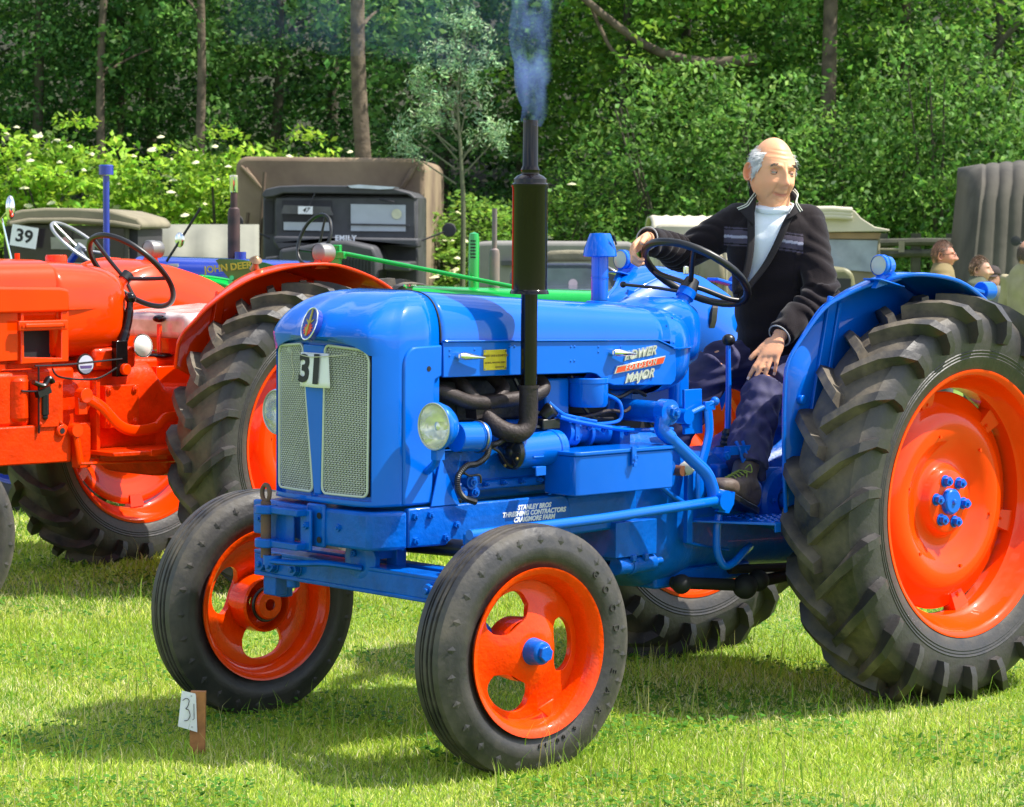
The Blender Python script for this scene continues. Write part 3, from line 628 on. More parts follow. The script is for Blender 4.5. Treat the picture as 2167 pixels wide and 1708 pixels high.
b = MB(); [b.sph((1.806, .285+.045*cos(a), .950+.045*sin(a)), .006, 8, 6) for a in (1.7, 4.4, 5.9)]; b.build('brass_stud', mat('brass', (.6, .38, .12), .3, metal=.9), sm)
b = MB(); b.box((1.725, .345, .902), (.045, .018, .006)); b.box((1.725, .352, .890), (.045, .006, .03)); b.box((1.725, .342, .935), (.045, .006, .006)); b.build('starter_bracket', BLUE, sm, bevel=.002)
# pump, filter, boxes behind the panel
b = MB(); b.box((1.52, .15, 1.10), (.11, .14, .15)); b.build('injection_box', BLUE, T, bevel=.008)
b = MB(); b.lathe([(.068, 1.175), (.071, 1.172), (.071, 1.158), (.068, 1.155), (.068, 1.09), (.062, 1.078), (0, 1.076)], o=(1.40, .24, 0), n=32); b.build('fuel_filter', BLUE, T)
b = MB()
b.tube(smoothpath([(1.58, .29, 1.055), (1.50, .295, 1.035), (1.30, .30, 1.000), (1.20, .30, .992), (1.05, .30, .988)]), .0075, 8); b.tube(smoothpath([(1.34, .25, 1.12), (1.30, .29, 1.09), (1.30, .29, 1.03), (1.40, .27, 1.02)]), .006, 8)
b.tube(smoothpath([(1.60, .26, 1.10), (1.57, .28, 1.07), (1.53, .28, 1.055), (1.40, .28, 1.03)]), .006, 8); b.build('control_rod', BLUE, T)
b = MB(); b.tube(smoothpath([(1.55, .24, 1.075), (1.50, .27, 1.045), (1.42, .27, 1.050), (1.33, .27, 1.062), (1.24, .26, 1.055), (1.17, .24, 1.085)]), .006, 8); b.build('flexible_pipe', MANI, T)
b = MB(); cp = smoothpath([(1.80, .30, 1.01), (1.87, .305, .985), (1.90, .30, .975), (1.925, .31, .945), (1.965, .31, .925), (2.01, .31, .920), (2.045, .31, .890), (2.045, .31, .85), (2.02, .31, .82), (1.97, .31, .803)], 14); b.tube(cp, [.0105 if i % 2 else .009 for i in range(len(cp))], 8)
b.tube(smoothpath([(1.90, .30, .975), (1.86, .30, .955), (1.83, .30, .92), (1.80, .30, .905)]), .005, 6); b.tube(smoothpath([(2.0, .28, .90), (1.97, .28, .885), (1.935, .29, .885), (1.93, .29, .86)]), .004, 6); b.build('wiring_conduit', BLKP, T)
b = MB(); b.cyl((1.53, .24, 1.0), (1.47, .24, .995), .055, .048, 20); b.cyl((1.50, .22, 1.005), (1.30, .22, .985), .045, .040, 20); b.box((1.25, .24, .975), (.05, .06, .06)); b.box((1.50, .285, 1.01), (.02, .02, .075)); b.cyl((1.41, .22, .99), (1.395, .22, .99), .055, n=20)
[b.hexn((x, .28, z), (0, 1, 0), .009, .012) for x, z in ((1.50, 1.035), (1.50, .985), (1.44, 1.01), (1.37, 1.0), (1.26, .985))]; b.build('injection_pump', BLUE_R, T, bevel=.004)
b = MB(); b.tube([(1.615, .25, 1.05), (1.60, .26, 1.075), (1.575, .26, 1.06)], [.022, .028, .018], 10); b.box((1.60, .25, 1.03), (.08, .05, .035)); b.build('rubber_boot', BLKP, T, bevel=.006)
b = MB()
for p_ in ([(1.95, .20, 1.02), (1.86, .22, 1.04), (1.74, .25, 1.03), (1.62, .26, 1.02)], [(1.70, .20, 1.18), (1.66, .22, 1.10), (1.62, .24, 1.06)], [(1.46, .22, 1.18), (1.44, .24, 1.10), (1.38, .25, 1.04), (1.28, .24, 1.03)], [(1.30, .20, 1.14), (1.24, .22, 1.10), (1.16, .22, 1.12), (1.08, .20, 1.10)], [(2.08, .2, 1.02), (2.02, .23, .98), (1.95, .22, .96), (1.90, .21, .99)], [(1.12, .16, 1.05), (1.04, .2, 1.0), (.98, .2, .94), (.92, .18, .92)]): b.tube(smoothpath(p_, 5), .007, 6)
b.build('cable', BLKP, T)
b = MB(); b.box((1.30, .02, 1.12), (.34, .30, .16)); b.box((1.22, .05, 1.0), (.50, .28, .10)); b.build('bay_shade_filler', BLKM, eng, bevel=.01)  # black boxes added to paint shade into the gaps behind the engine parts
b = MB(); [b.cyl((x, .14, z), (x, .175, z), r_, n=14) for x, z, r_ in ((1.90, .99, .022), (1.84, .985, .016), (1.68, .90, .014), (1.55, .93, .02), (1.50, .88, .012))]; [b.hexn((x, .172, .925), (0, 1, 0), .011, .01) for x in (1.98, 1.90, 1.82, 1.74, 1.66)]; b.build('engine_bolt', BLUE_R, eng)
# toolbox
b = MB(); pl_ = [(1.694, .30), (1.694, .375), (1.672, .407), (1.625, .42), (1.168, .42), (1.168, .30)]
b.prism([(1.628, .27), (1.632, .385), (1.626, .408), (1.608, .418), (1.172, .418), (1.172, .27)], .806, .935, 'xy'); tb = b.build('toolbox', BLUE, T, bevel=.004)
b = MB(); b.prism([(1.633, .265), (1.638, .387), (1.631, .413), (1.610, .424), (1.166, .424), (1.166, .265)], .936, .949, 'xy'); lid = b.build('toolbox_lid', BLUE, tb, bevel=.003)
b = MB(); b.box((1.372, .428, .925), (.020, .006, .060)); b.box((1.372, .432, .895), (.014, .008, .012)); b.tube([(1.372+.009*cos(a), .438, .918+.009*sin(a)) for a in [2*pi*k/12 for k in range(12)]], .002, 6, cyc=True); b.build('hasp', BLUE, tb, bevel=.001)
# chassis rails
for s_ in (1, -1):
    b = MB(); b.prism([(2.232, .676), (2.232, .798), (1.56, .798), (1.535, .785), (1.525, .765), (1.525, .655), (1.9, .668)], s_*.262, s_*.287); rail = b.build('chassis_rail', BLUE_R, T, bevel=.006)
    b = MB(); [b.hexn((x, s_*.286, z), (0, s_, 0), .013, .012) for x, z in ((2.206, .773), (2.142, .773), (2.032, .734), (2.204, .696), (2.078, .697), (1.90, .70), (1.62, .70))]; b.build('rail_bolt', BLUE_R, rail)
    if s_ > 0:
        for i, l in enumerate(('STANLEY BROS', 'THRESHING CONTRACTORS', 'CRAIGMORE FARM')): lettering(l, .0215, MX((1.690, .2878, .768-.0195*i)), WLET, rail, .0006, bold=.0010, shear=.25, space=1.02)
b = MB(); b.prism([(1.52, .655), (1.52, .79), (1.18, .79), (1.18, .70), (1.30, .66)], -.255, .262); b.build('clutch_frame', BLUE_R, T, bevel=.01)
b = MB(); b.prism([(2.10, .95), (2.14, .80), (2.02, .80)], .285, .290); b.build('lamp_stay', BLUE, T)
# front casting (bumper) : bowed plan
def plan(w, d): return [(2.236, -w)]+[(bow(y/w*.268, .268)+d, y) for y in [-w+2*w*k/24 for k in range(25)]]+[(2.236, w)]
b = MB(); P0 = plan(.289, -.055+.0); 
b = MB(); Pp = [(2.236, -.289)]+[(2.378-.018*(abs(y)/.289)**2-.075*max(0, (abs(y)/.289-.84)/.16)**2.2, y) for y in [-.289+.578*k/30 for k in range(31)]]+[(2.236, .289)]
b.prism(Pp, .672, .792, 'xy'); fc = b.build('front_casting', BLUE_R, T, bevel=.012, seg=3)
b = MB(); b.box((2.378, .018, .735), (.016, .085, .135)); b.box((2.365, -.285, .735), (.02, .05, .11)); b.build('tow_bracket_plate', BLUE_R, fc, bevel=.006)
b = MB()
for z in (.775, .668): b.box((2.425, -.09, z), (.05, .19, .022)); b.cyl((2.44, -.160, z-.014), (2.44, -.160, z+.014), .036, n=24)
b.box((2.405, .0, .72), (.012, .05, .13)); b.box((2.405, -.12, .72), (.008, .12, .10)); b.build('tow_clevis', BLUE_R, fc, bevel=.004)
b = MB(); b.cyl((2.44, -.160, .62), (2.44, -.160, .80), .0165, n=18); b.tube([(2.44, -.160+.019*cos(a), .826+.026*sin(a)) for a in [2*pi*k/18 for k in range(18)]], .0075, 8, cyc=True); b.build('tow_pin', RUST, fc)
b = MB(); [b.hexn(p, (1, 0, 0), .012, .012) for p in ((2.395, -.24, .735), (2.41, .008, .735), (2.37, .12, .735))]; b.build('casting_bolt', BLUE_R, fc)
b = MB(); [b.cyl((2.391, .045, z), (2.3925, .045, z), .010, n=14) for z in (.768, .692)]; b.build('casting_hole', BLKM, fc)
# front axle: a channel beam with sleeves, king pins and stub axles
AX = 2.27
b = MB()
for z, t in ((.602, .014), (.530, .014)): b.box((AX-.035, .055, z), (.085, .97, t))
b.box((AX, .055, .566), (.012, .97, .062)); ax = b.build('axle_beam', BLUE_R, T, bevel=.004)
b = MB(); b.box((AX-.14, .0, .566), (.012, .9, .085)); b.box((AX-.16, 0, .602), (.06, .9, .012)); b.build('rear_axle_channel', BLUE_R, ax, bevel=.003)
for y in (-.375, -.325, -.205, .449, .50):
    b = MB(); b.cyl((AX+.005, y, .565), (AX+.012, y, .565), .026, n=20); b.hexn((AX+.012, y, .565), (1, 0, 0), .023, .018); b.build('axle_bolt', BLUE_R, ax, bevel=.002)
b = MB(); b.lathe([(.075, 0), (.075, .02), (.05, .03), (.03, .03)], o=(2.25, .10, .625), axis=(1, 0, 0), n=24, caps=True); b.box((2.20, .10, .655), (.10, .13, .05)); b.box((2.17, .16, .64), (.04, .05, .09)); b.hexn((2.28, .085, .645), (1, 0, 0), .012, .01); b.build('axle_pivot', BLUE_R, T, bevel=.008)
b = MB(); b.tube(smoothpath([(2.44, -.13, .612), (2.42, -.02, .614), (2.36, .05, .615), (2.28, .12, .60)]), .017, 10, squash=((0, 0, 1), .6)); b.cyl((2.43, -.14, .60), (2.43, -.14, .63), .03, n=18); b.build('steering_lever', BLUE_R, T)
b = MB(); b.cyl((2.14, -.30, .655), (2.02, .46, .665), .028, n=20); b.build('track_rod', BLKP, T)
for s_, yc in ((1, .50), (-1, -.43)):
    b = MB(); b.cyl((2.15, yc, .44), (2.15, yc, .705 if s_ > 0 else .60), .028, n=18)
    if s_ > 0: b.cyl((2.15, yc, .70), (2.15, yc, .735), .036, n=18)
    else: b.box((2.235, yc+.06, .495), (.05, .065, .07)); b.cyl((2.24, yc+.16, .495), (2.24, yc+.16, .53), .022, n=16)
    b.box((2.20, yc-s_*.06, .566), (.10, .16, .05)); kp = b.build('king_pin', BLUE_R, T, bevel=.004)
    b = MB(); [b.tube([(2.15+.036*cos(a), yc+.036*sin(a), (.690 if s_ > 0 else .54)-.012*k) for a in [2*pi*j/16 for j in range(16)]], .006, 6, cyc=True) for k in range(3)]; stuff(b.build('dust_boot', BLUE_R, kp))
    if s_ < 0: continue
    b = MB(); b.cyl((2.10, yc-s_*.02, .38), (2.03, yc+s_*.12 if s_ > 0 else -.60, .376), .035 if s_ > 0 else .021, .040 if s_ > 0 else .021, 18); [b.cyl((2.15, yc, .45), (2.09, yc, .385), .035, .04, 18) for _ in (1,) if s_ > 0]; b.build('stub_axle', BLUE_R, kp, bevel=.004)
fw1 = front_wheel(T, (2.03, .597, .375), R(-3.3), 1, spin=R(0))
fw2 = front_wheel(T, (2.03, -.742, .375), R(-3.3), -1, spin=R(20), lettering_on=False)
# headlights
for s_ in (1, -1):
    Mh = frame((0, 1, 0), (0, 0, 1), (1, 0, 0), (2.215, s_*.386, 1.060)) @ Matrix.Scale(.86, 4)
    b = MB(); b.lathe([(.086, .004), (.088, .0), (.088, -.012), (.085, -.018), (.078, -.040), (.060, -.065), (.035, -.082), (0, -.088)], n=40); hl = b.build('headlamp', BLUE, T, M=Mh)
    b = MB(); b.lathe([(.080, .002), (.0835, .006), (.0865, .003)], n=40); b.build('headlamp_ring', FRAMEM, hl, M=Mh)
    b = MB(); b.lathe([(.080, .002), (.06, .010), (.03, .015), (0, .016)], n=32); b.lathe([(.080, .001), (.06, .008), (.03, .013), (0, .014)], n=32); b.build('headlamp_glass', LENS, hl, M=Mh)
    b = MB(); b.lathe([(.080, .0), (.070, -.03), (.045, -.055), (.012, -.065), (0, -.065)], n=32); b.build('reflector', REFL, hl, M=Mh)
    b = MB(); b.lathe([(.016, -.05), (.016, -.012), (.010, -.008), (0, -.008)], n=16); b.build('bulb_shield', REFL, hl, M=Mh)
    b = MB(); b.box((2.19, s_*.375, .975), (.03, .03, .04)); b.tube([(2.185, s_*.375, .985), (2.17, s_*.34, .94), (2.15, s_*.28, .91)], .013, 8); b.build('headlamp_bracket', BLUE, hl)
# steering box, drop arm, drag link
b = MB(); b.cyl((1.175, .14, 1.055), (1.175, .38, 1.055), .038, .036, 24); b.box((1.18, .12, 1.06), (.12, .12, .12)); b.cyl((1.175, .38, 1.055), (1.175, .425, 1.055), .030, n=20); b.build('steering_box', BLUE_R, T, bevel=.008)
b = MB(); b.tube(smoothpath([(1.182, .395, 1.062), (1.205, .395, 1.005), (1.17, .41, .965), (1.08, .42, .895), (1.02, .43, .845), (.992, .435, .79), (.987, .435, .752)]), [.030]*6+[.026]*10+[.022]*33, 16); b.cyl((1.180, .372, 1.058), (1.180, .412, 1.058), .043, n=24); b.build('drop_arm', BLUE, T, bevel=.003)
b = MB(); b.cyl((1.178, .41, 1.056), (1.178, .418, 1.056), .028, n=20); b.hexn((1.178, .418, 1.056), (0, 1, 0), .022, .020); b.build('drop_arm_nut', BLUE_R, T, bevel=.002)
b = MB(); b.tube([(2.19, .52, .735), (1.6, .49, .738), (.98, .455, .752)], .0165, 14); b.cyl((.967, .430, .753), (.967, .478, .753), .034, n=24); b.prism([(.99, .715), (.93, .705), (.905, .735), (.90, .775), (.912, .778), (.93, .745), (.96, .730)], .44, .455); b.build('drag_link', BLUE, T)
# bracket, pedals, levers
b = MB(); b.prism([(.988, 1.12), (.90, 1.12), (.892, .966), (.984, .966)], .285, .297); b.build('bracket_plate', BLUE, T, bevel=.002)
b = MB(); b.tube([(1.0, .31, 1.03), (.93, .315, 1.052), (.86, .32, 1.075)], .010, 10); b.sph((.858, .32, 1.076), .016); b.cyl((1.0, .28, 1.03), (1.0, .33, 1.03), .026, n=18); b.cyl((.985, .29, 1.0), (.985, .325, 1.0), .009, n=12); b.build('control_lever', BLUE, T)
b = MB(); b.tube(smoothpath([(.895, .32, 1.06), (.885, .32, .98), (.90, .32, .92), (.93, .32, .83), (.915, .31, .72)]), .021, 10, squash=((0, 1, 0), .35)); b.box((.888, .32, 1.062), (.052, .014, .03)); b.build('brake_pedal_arm', BLUE, T, bevel=.002)
b = MB(); b.tube([(.565, .12, .95), (.552, .11, 1.08), (.535, .09, 1.25)], [.012, .011, .009], 12); gl = b.build('gear_lever', BLUE, T)
b = MB(); b.sph((.533, .09, 1.270), (.024, .024, .022)); b.build('lever_knob', BLKP, gl)
b = MB(); b.lathe([(.045, 0), (.045, .02), (.026, .025), (.028, .035), (.022, .042), (.025, .052), (.020, .060), (.022, .070), (.014, .085)], o=(.565, .12, .87), n=24); b.build('lever_gaiter', BLKP, gl)
b = MB(); b.lathe([(.09, -.12), (.075, 0), (.05, .02), (.045, .03)], o=(.565, .12, .86), n=24); b.box((.57, .1, .77), (.28, .22, .14)); b.build('gearbox_cover', BLUE_R, T, bevel=.015)
# gearbox, bell housing, back axle
b = MB(); rows = []
for x, hw, zc, hh in ((1.30, .22, .80, .22), (1.02, .255, .72, .30), (.92, .255, .70, .27), (.80, .20, .66, .22), (.42, .20, .66, .22), (.30, .24, .68, .25), (-.22, .24, .70, .25), (-.30, .16, .70, .18)):
    rows.append([(x, hw*math.copysign(abs(cos(a))**.6, cos(a)), zc+hh*math.copysign(abs(sin(a))**.6, sin(a))) for a in [2*pi*k/28 for k in range(28)]])
b.grid(rows, False, True); b.f.append(tuple(range(28))[::-1]); b.f.append(tuple(7*28+k for k in range(28))); gb = b.build('gearbox_casing', BLUE_R, T, ang=40)
b = MB()
for s_ in (1, -1): b.lathe([(.17, .22), (.17, .26), (.10, .30), (.085, .50), (.075, .66)], o=(0, 0, .70), axis=(0, s_, 0), n=28)
b.build('axle_housing', BLUE_R, gb)
b = MB(); b.lathe([(.11, .24), (.115, .30), (.10, .315), (.05, .32)], o=(.47, .0, .71), axis=(0, 1, 0), n=32); b.cyl((.47, .3, .71), (.47, .335, .71), .03, n=16); [b.hexn((.47+.075*cos(a), .318, .71+.075*sin(a)), (0, 1, 0), .010, .01) for a in (0, 1.26, 2.5, 3.8, 5)]; b.tube(smoothpath([(.66, .30, .80), (.62, .31, .76), (.63, .31, .70), (.66, .31, .66)]), .018, 10); b.build('brake_drum', BLUE_R, T, bevel=.004)
b = MB(); b.box((.70, .31, .90), (.16, .03, .03)); b.hexn((.80, .32, .885), (0, 1, 0), .016, .012); b.tube([(.735, .31, .93), (.735, .33, .90), (.72, .33, .86), (.70, .33, .88), (.70, .31, .93)], .006, 8); b.build('selector_bracket', BLUE_R, T, bevel=.003)
b = MB(); b.cyl((1.06, .20, .855), (1.06, .30, .855), .030, n=18); b.tube([(1.10, .29, .80), (1.03, .29, .755), (.97, .30, .72)], .011, 10); b.box((.955, .29, .72), (.028, .02, .26)); b.tube([(.945, .27, .59), (.85, .25, .57), (.70, .25, .54)], .006, 8); b.build('clutch_linkage', BLUE_R, T, bevel=.002)
b = MB(); b.cyl((1.02, .28, .845), (1.02, .325, .845), .018, n=14); b.build('oil_union', mat('brown_union', (.18, .07, .03), .4), T)
b = MB(); b.lathe([(.022, 0), (.026, .02), (.018, .04), (0, .045)], o=(.995, .30, .845), axis=(-.3, .8, .4), n=14); b.build('sediment_bulb', mat('cream_bulb', (.7, .68, .5), .3), T)
b = MB(); b.tube(smoothpath([(.82, .31, .68), (.83, .31, .62), (.825, .31, .55), (.79, .31, .50), (.74, .31, .505), (.67, .30, .54), (.62, .28, .55)]), .014, 10); b.build('brake_rod_loop', BLUE, T)
b = MB(); b.box((1.205, .20, .625), (.20, .17, .12)); b.box((1.205, .20, .56), (.15, .12, .02)); [b.hexn((x, .285, .57), (0, 0, -1), .014, .02) for x in (1.16, 1.22)]; b.cyl((1.28, .26, .533), (1.10, .26, .534), .030, n=20); b.cyl((1.22, .26, .533), (1.20, .26, .533), .034, n=20); b.cyl((1.10, .26, .534), (1.055, .26, .535), .013, n=12); b.build('lift_pump', BLUE_R, T, bevel=.006)
b = MB(); b.box((1.30, .05, .50), (.5, .22, .04)); b.box((.75, .05, .45), (.5, .26, .06)); b.build('sump_plate', BLUE_R, gb, bevel=.01)
# black lower links of the linkage
b = MB(); [b.tube([(.95, y, .445), (.60, y*1.05, .405), (.25, y*1.3, .44), (-.45, y*1.6, .47)], .022, 10) for y in (.22, -.22)]; b.tube([(.66, .22, .465), (.2, .30, .45), (-.3, .33, .42)], .016, 8); b.sph((.93, .24, .44), .035); b.sph((.62, .26, .405), .045); b.sph((.55, .26, .42), .04); b.build('lower_link', BLKM, T)
b = MB(); b.tube(smoothpath([(-.2, .12, .98), (-.4, .14, 1.0), (-.5, .2, .8), (-.45, .3, .5)]), .018, 8); b.build('lift_arm', BLUE_R, T)
# foot plates (tread pattern of raised dots), seat
for s_ in (1, -1):
    b = MB(); b.prism([(.93, s_*.22), (.74, s_*.50), (.40, s_*.50), (.40, s_*.22)], .655, .662, 'xy'); b.prism([(.74, s_*.494), (.40, s_*.494), (.40, s_*.50), (.74, s_*.50)], .628, .655, 'xy'); fp = b.build('foot_plate', BLUE, T, bevel=.002)
    b = MB()
    for i in range(6):
        for j in range(9): b.sph((.72-.035*i-.012*(j % 2), s_*(.27+.025*j), .662), (.010, .006, .003), 8, 4)
    stuff(b.build('tread_dots', BLUE, fp))
b = MB(); b.lathe([(.0, -.03), (.12, -.02), (.19, .02), (.215, .08), (.21, .09), (.185, .03), (.12, -.005), (0, -.01)], o=(.06, 0, 1.09), n=28); b.build('seat', BLKP, T); b = MB(); b.tube([(.05, 0, 1.07), (-.1, 0, .98), (-.15, 0, .90)], .03, 10, squash=((0, 1, 0), 1.5)); b.build('seat_spring', BLUE_R, T)
b = MB(); b.box((-.05, 0, .93), (.40, .34, .14)); b.build('hydraulic_cover', BLUE_R, T, bevel=.03)
# steering wheel
tau = .597; SWc = Vector((.612, 0, 1.509)); u_ = Vector((cos(tau), 0, sin(tau))); n_ = Vector((-sin(tau), 0, cos(tau)))
b = MB(); b.tube([SWc+.20*(cos(a)*u_+sin(a)*Vector((0, 1, 0))) for a in [2*pi*k/64 for k in range(64)]], [.0135+.0007*(k % 2) for k in range(64)], 12, cyc=True); sw = b.build('steering_wheel', BLKP, T)
hub = SWc-n_*.055
for a in (R(35), R(155), R(275)):
    b = MB(); e = SWc+.195*(cos(a)*u_+sin(a)*Vector((0, 1, 0))); b.tube(smoothpath([hub, hub+(e-hub)*.25+n_*.002, hub+(e-hub)*.75-n_*.006, e]), .0095, 10); b.build('spoke', BLKP, sw)
b = MB(); b.cyl(hub-n_*.02, hub+n_*.025, .034, .026, 20); b.build('wheel_boss', BLKP, sw)
b = MB(); b.cyl(hub-n_*.02, hub-n_*.26, .026, .028, 20); b.cyl(hub-n_*.02, hub-n_*.05, .034, .034, 20); b.build('steering_column', BLUE, T)
b = MB(); b.tube([hub-n_*.03, hub-n_*.035+Vector((.06, -.08, .02)), hub+Vector((.09, -.24, .0))], .006, 8); b.sph(hub+Vector((.09, -.245, .0)), .012); b.build('throttle_lever', BLKP, T)
b = MB(); b.box(hub+Vector((.0, -.02, .055)), (.02, .012, .03)); b.build('wheel_switch', CHROME, sw, bevel=.003)
# rear wheels and mudguards
rw1 = rear_wheel(T, (0, .65, .70), 1, ORNG, TYRE2, nuts=BLUE)
rw2 = rear_wheel(T, (0, -.65, .70), -1, ORNG, TYRE2, nuts=BLUE)
OUTB = [(.666, .488, .62), (.683, .488, .831), (.689, .488, .995), (.688, .489, 1.111), (.675, .491, 1.210), (.615, .503, 1.296), (.530, .53, 1.397), (.451, .56, 1.442), (.388, .60, 1.474), (.304, .65, 1.502), (.205, .705, 1.514), (.040, .735, 1.488), (-.121, .735, 1.417), (-.18, .735, 1.36), (-.23, .735, 1.27)]
def arcpts(x0=0):
    P = smoothpath([(.70, 0, .66), (.735, 0, .85), (.735, 0, 1.02), (.71, 0, 1.17), (.64, 0, 1.31), (.53, 0, 1.41), (.40, 0, 1.475), (.26, 0, 1.508), (.12, 0, 1.512), (-.02, 0, 1.485), (-.14, 0, 1.425), (-.22, 0, 1.34)], 4)
    return [(p.x, p.z) for p in P]
ARC = arcpts()
for s_ in (1, -1):
    fd = fender2(T, BLUE, s_, .478, OUTB) 
    b = MB(); b.box((.50, s_*.486, 1.14), (.045, .014, .60), ry=-.22); b.box((.46, s_*.486, 1.14), (.02, .02, .56), ry=-.22); b.cyl((.60, s_*.48, 1.08), (.60, s_*.50, 1.08), .016, n=14); b.build('mudguard_stay', BLUE, fd, bevel=.003)
    lx, lz = .335, 1.540
    b = MB(); b.prism([(lx+.05, lz-.075), (lx-.10, lz-.045), (lx-.035, lz-.005), (lx+.0, lz+.0)], s_*.625-.012, s_*.625+.012); b.box((lx-.01, s_*.625, lz-.055), (.14, .08, .006), ry=-.2); b.build('lamp_bracket', BLUE, fd, bevel=.004)
    b = MB(); b.lathe([(.0, -.045), (.026, -.042), (.034, -.030), (.036, .005), (.038, .010), (.038, .020), (.034, .024)], o=(lx, s_*.625, lz+.005), axis=(1, 0, .05), n=28); b.lathe([(.0365, -.005), (.0385, -.002), (.0365, .001)], o=(lx, s_*.625, lz+.005), axis=(1, 0, .05), n=28); sl = b.build('side_lamp', BLUE, fd)
    b = MB(); b.lathe([(.0335, .022), (.02, .027), (0, .028)], o=(lx, s_*.625, lz+.005), axis=(1, 0, .05), n=24); b.build('side_lamp_glass', mat('frosted_glass', (.55, .58, .52), .25), fd)
    b = MB(); b.cyl((-.27, s_*.60, 1.447), (-.33, s_*.60, 1.447), .034, n=24); b.box((-.20, s_*.60, 1.455), (.12, .06, .012), ry=-.2); b.build('tail_lamp', BLUE, fd, bevel=.003)
# string and race card of the tractor
cd = empty('number_card', TM @ Vector((2.366, -.006, 1.17)), TROT, 'white card with black number 31 tied by string across the blue tractor grille', 'number card')
b = MB(); rows = [[(.004+.012*sin(j/8*pi)*(i/6), -.066+.136*j/8+(.008*i/6 if j else -.004*i/6)-.0, .105-.108*i/6-.006*(1-j/8)*0) for j in range(9)] for i in range(7)]
b.grid(rows); cdm = b.build('card', WHITE, cd, ang=0, solid=.0008)
lettering('1', .118, frame((0, 1, 0), (-.08, 0, 1), (1, 0, 0), (.0142, .020, .050)), INK, cd, .0005, name='digit', bold=.007)
lettering('3', .118, frame((0, 1, 0), (-.08, 0, 1), (1, 0, 0), (.0105, -.042, .050)), INK, cd, .0005, name='digit', bold=.004)
b = MB(); b.tube(smoothpath([(-.035, -.155, .108), (-.015, -.10, .103), (.008, -.06, .096), (.013, 0, .092), (.008, .07, .097), (-.03, .157, .106)]), .0016, 6); b.tube(smoothpath([(-.012, -.13, .104), (-.010, -.128, .07), (-.010, -.120, .04), (-.010, -.128, .01)]), .0018, 6); b.build('string', STRING, cd)
b = MB(); [b.lathe([(.0, .012), (.010, .009), (.0145, 0), (.013, -.004)], o=(-.030+(0 if s_ < 0 else -.006), s_, .108), axis=(1, 0, 0), n=18) for s_ in (-.157, .158)]; b.build('button', FRAMEM, cd)
# ------------------------------------------------------------ people
def setcol(o, fn, attr='col'):
    me = o.data; n = len(me.vertices); co = np.empty(n*3); me.vertices.foreach_get('co', co); co = co.reshape(-1, 3)
    c = np.ones((n, 4)); c[:, :3] = fn(co)
    a = me.color_attributes.new(attr, 'FLOAT_COLOR', 'POINT'); a.data.foreach_set('color', c.astype(np.float32).ravel())
def voxel(b, name, m, parent, vox, sm=3, ang=0):
    o = b.build(name, m, parent, ang=ang); q = o.modifiers.new('r', 'REMESH'); q.mode = 'VOXEL'; q.voxel_size = vox; q.use_smooth_shade = True
    q = o.modifiers.new('s', 'SMOOTH'); q.iterations = sm; q.factor = .5
    return bake(o)
def displace(o, fn):
    me = o.data; n = len(me.vertices); co = np.empty(n*3); me.vertices.foreach_get('co', co); co = co.reshape(-1, 3)
    no = np.empty(n*3); me.vertex_normals.foreach_get('vector', no); no = no.reshape(-1, 3)
    d = fn(co, no); co = co+no*d[:, None]; me.vertices.foreach_set('co', co.ravel()); me.update()
def gs(a, b, ca, cb, sa, sb): return np.exp(-((a-ca)/sa)**2-((b-cb)/sb)**2)
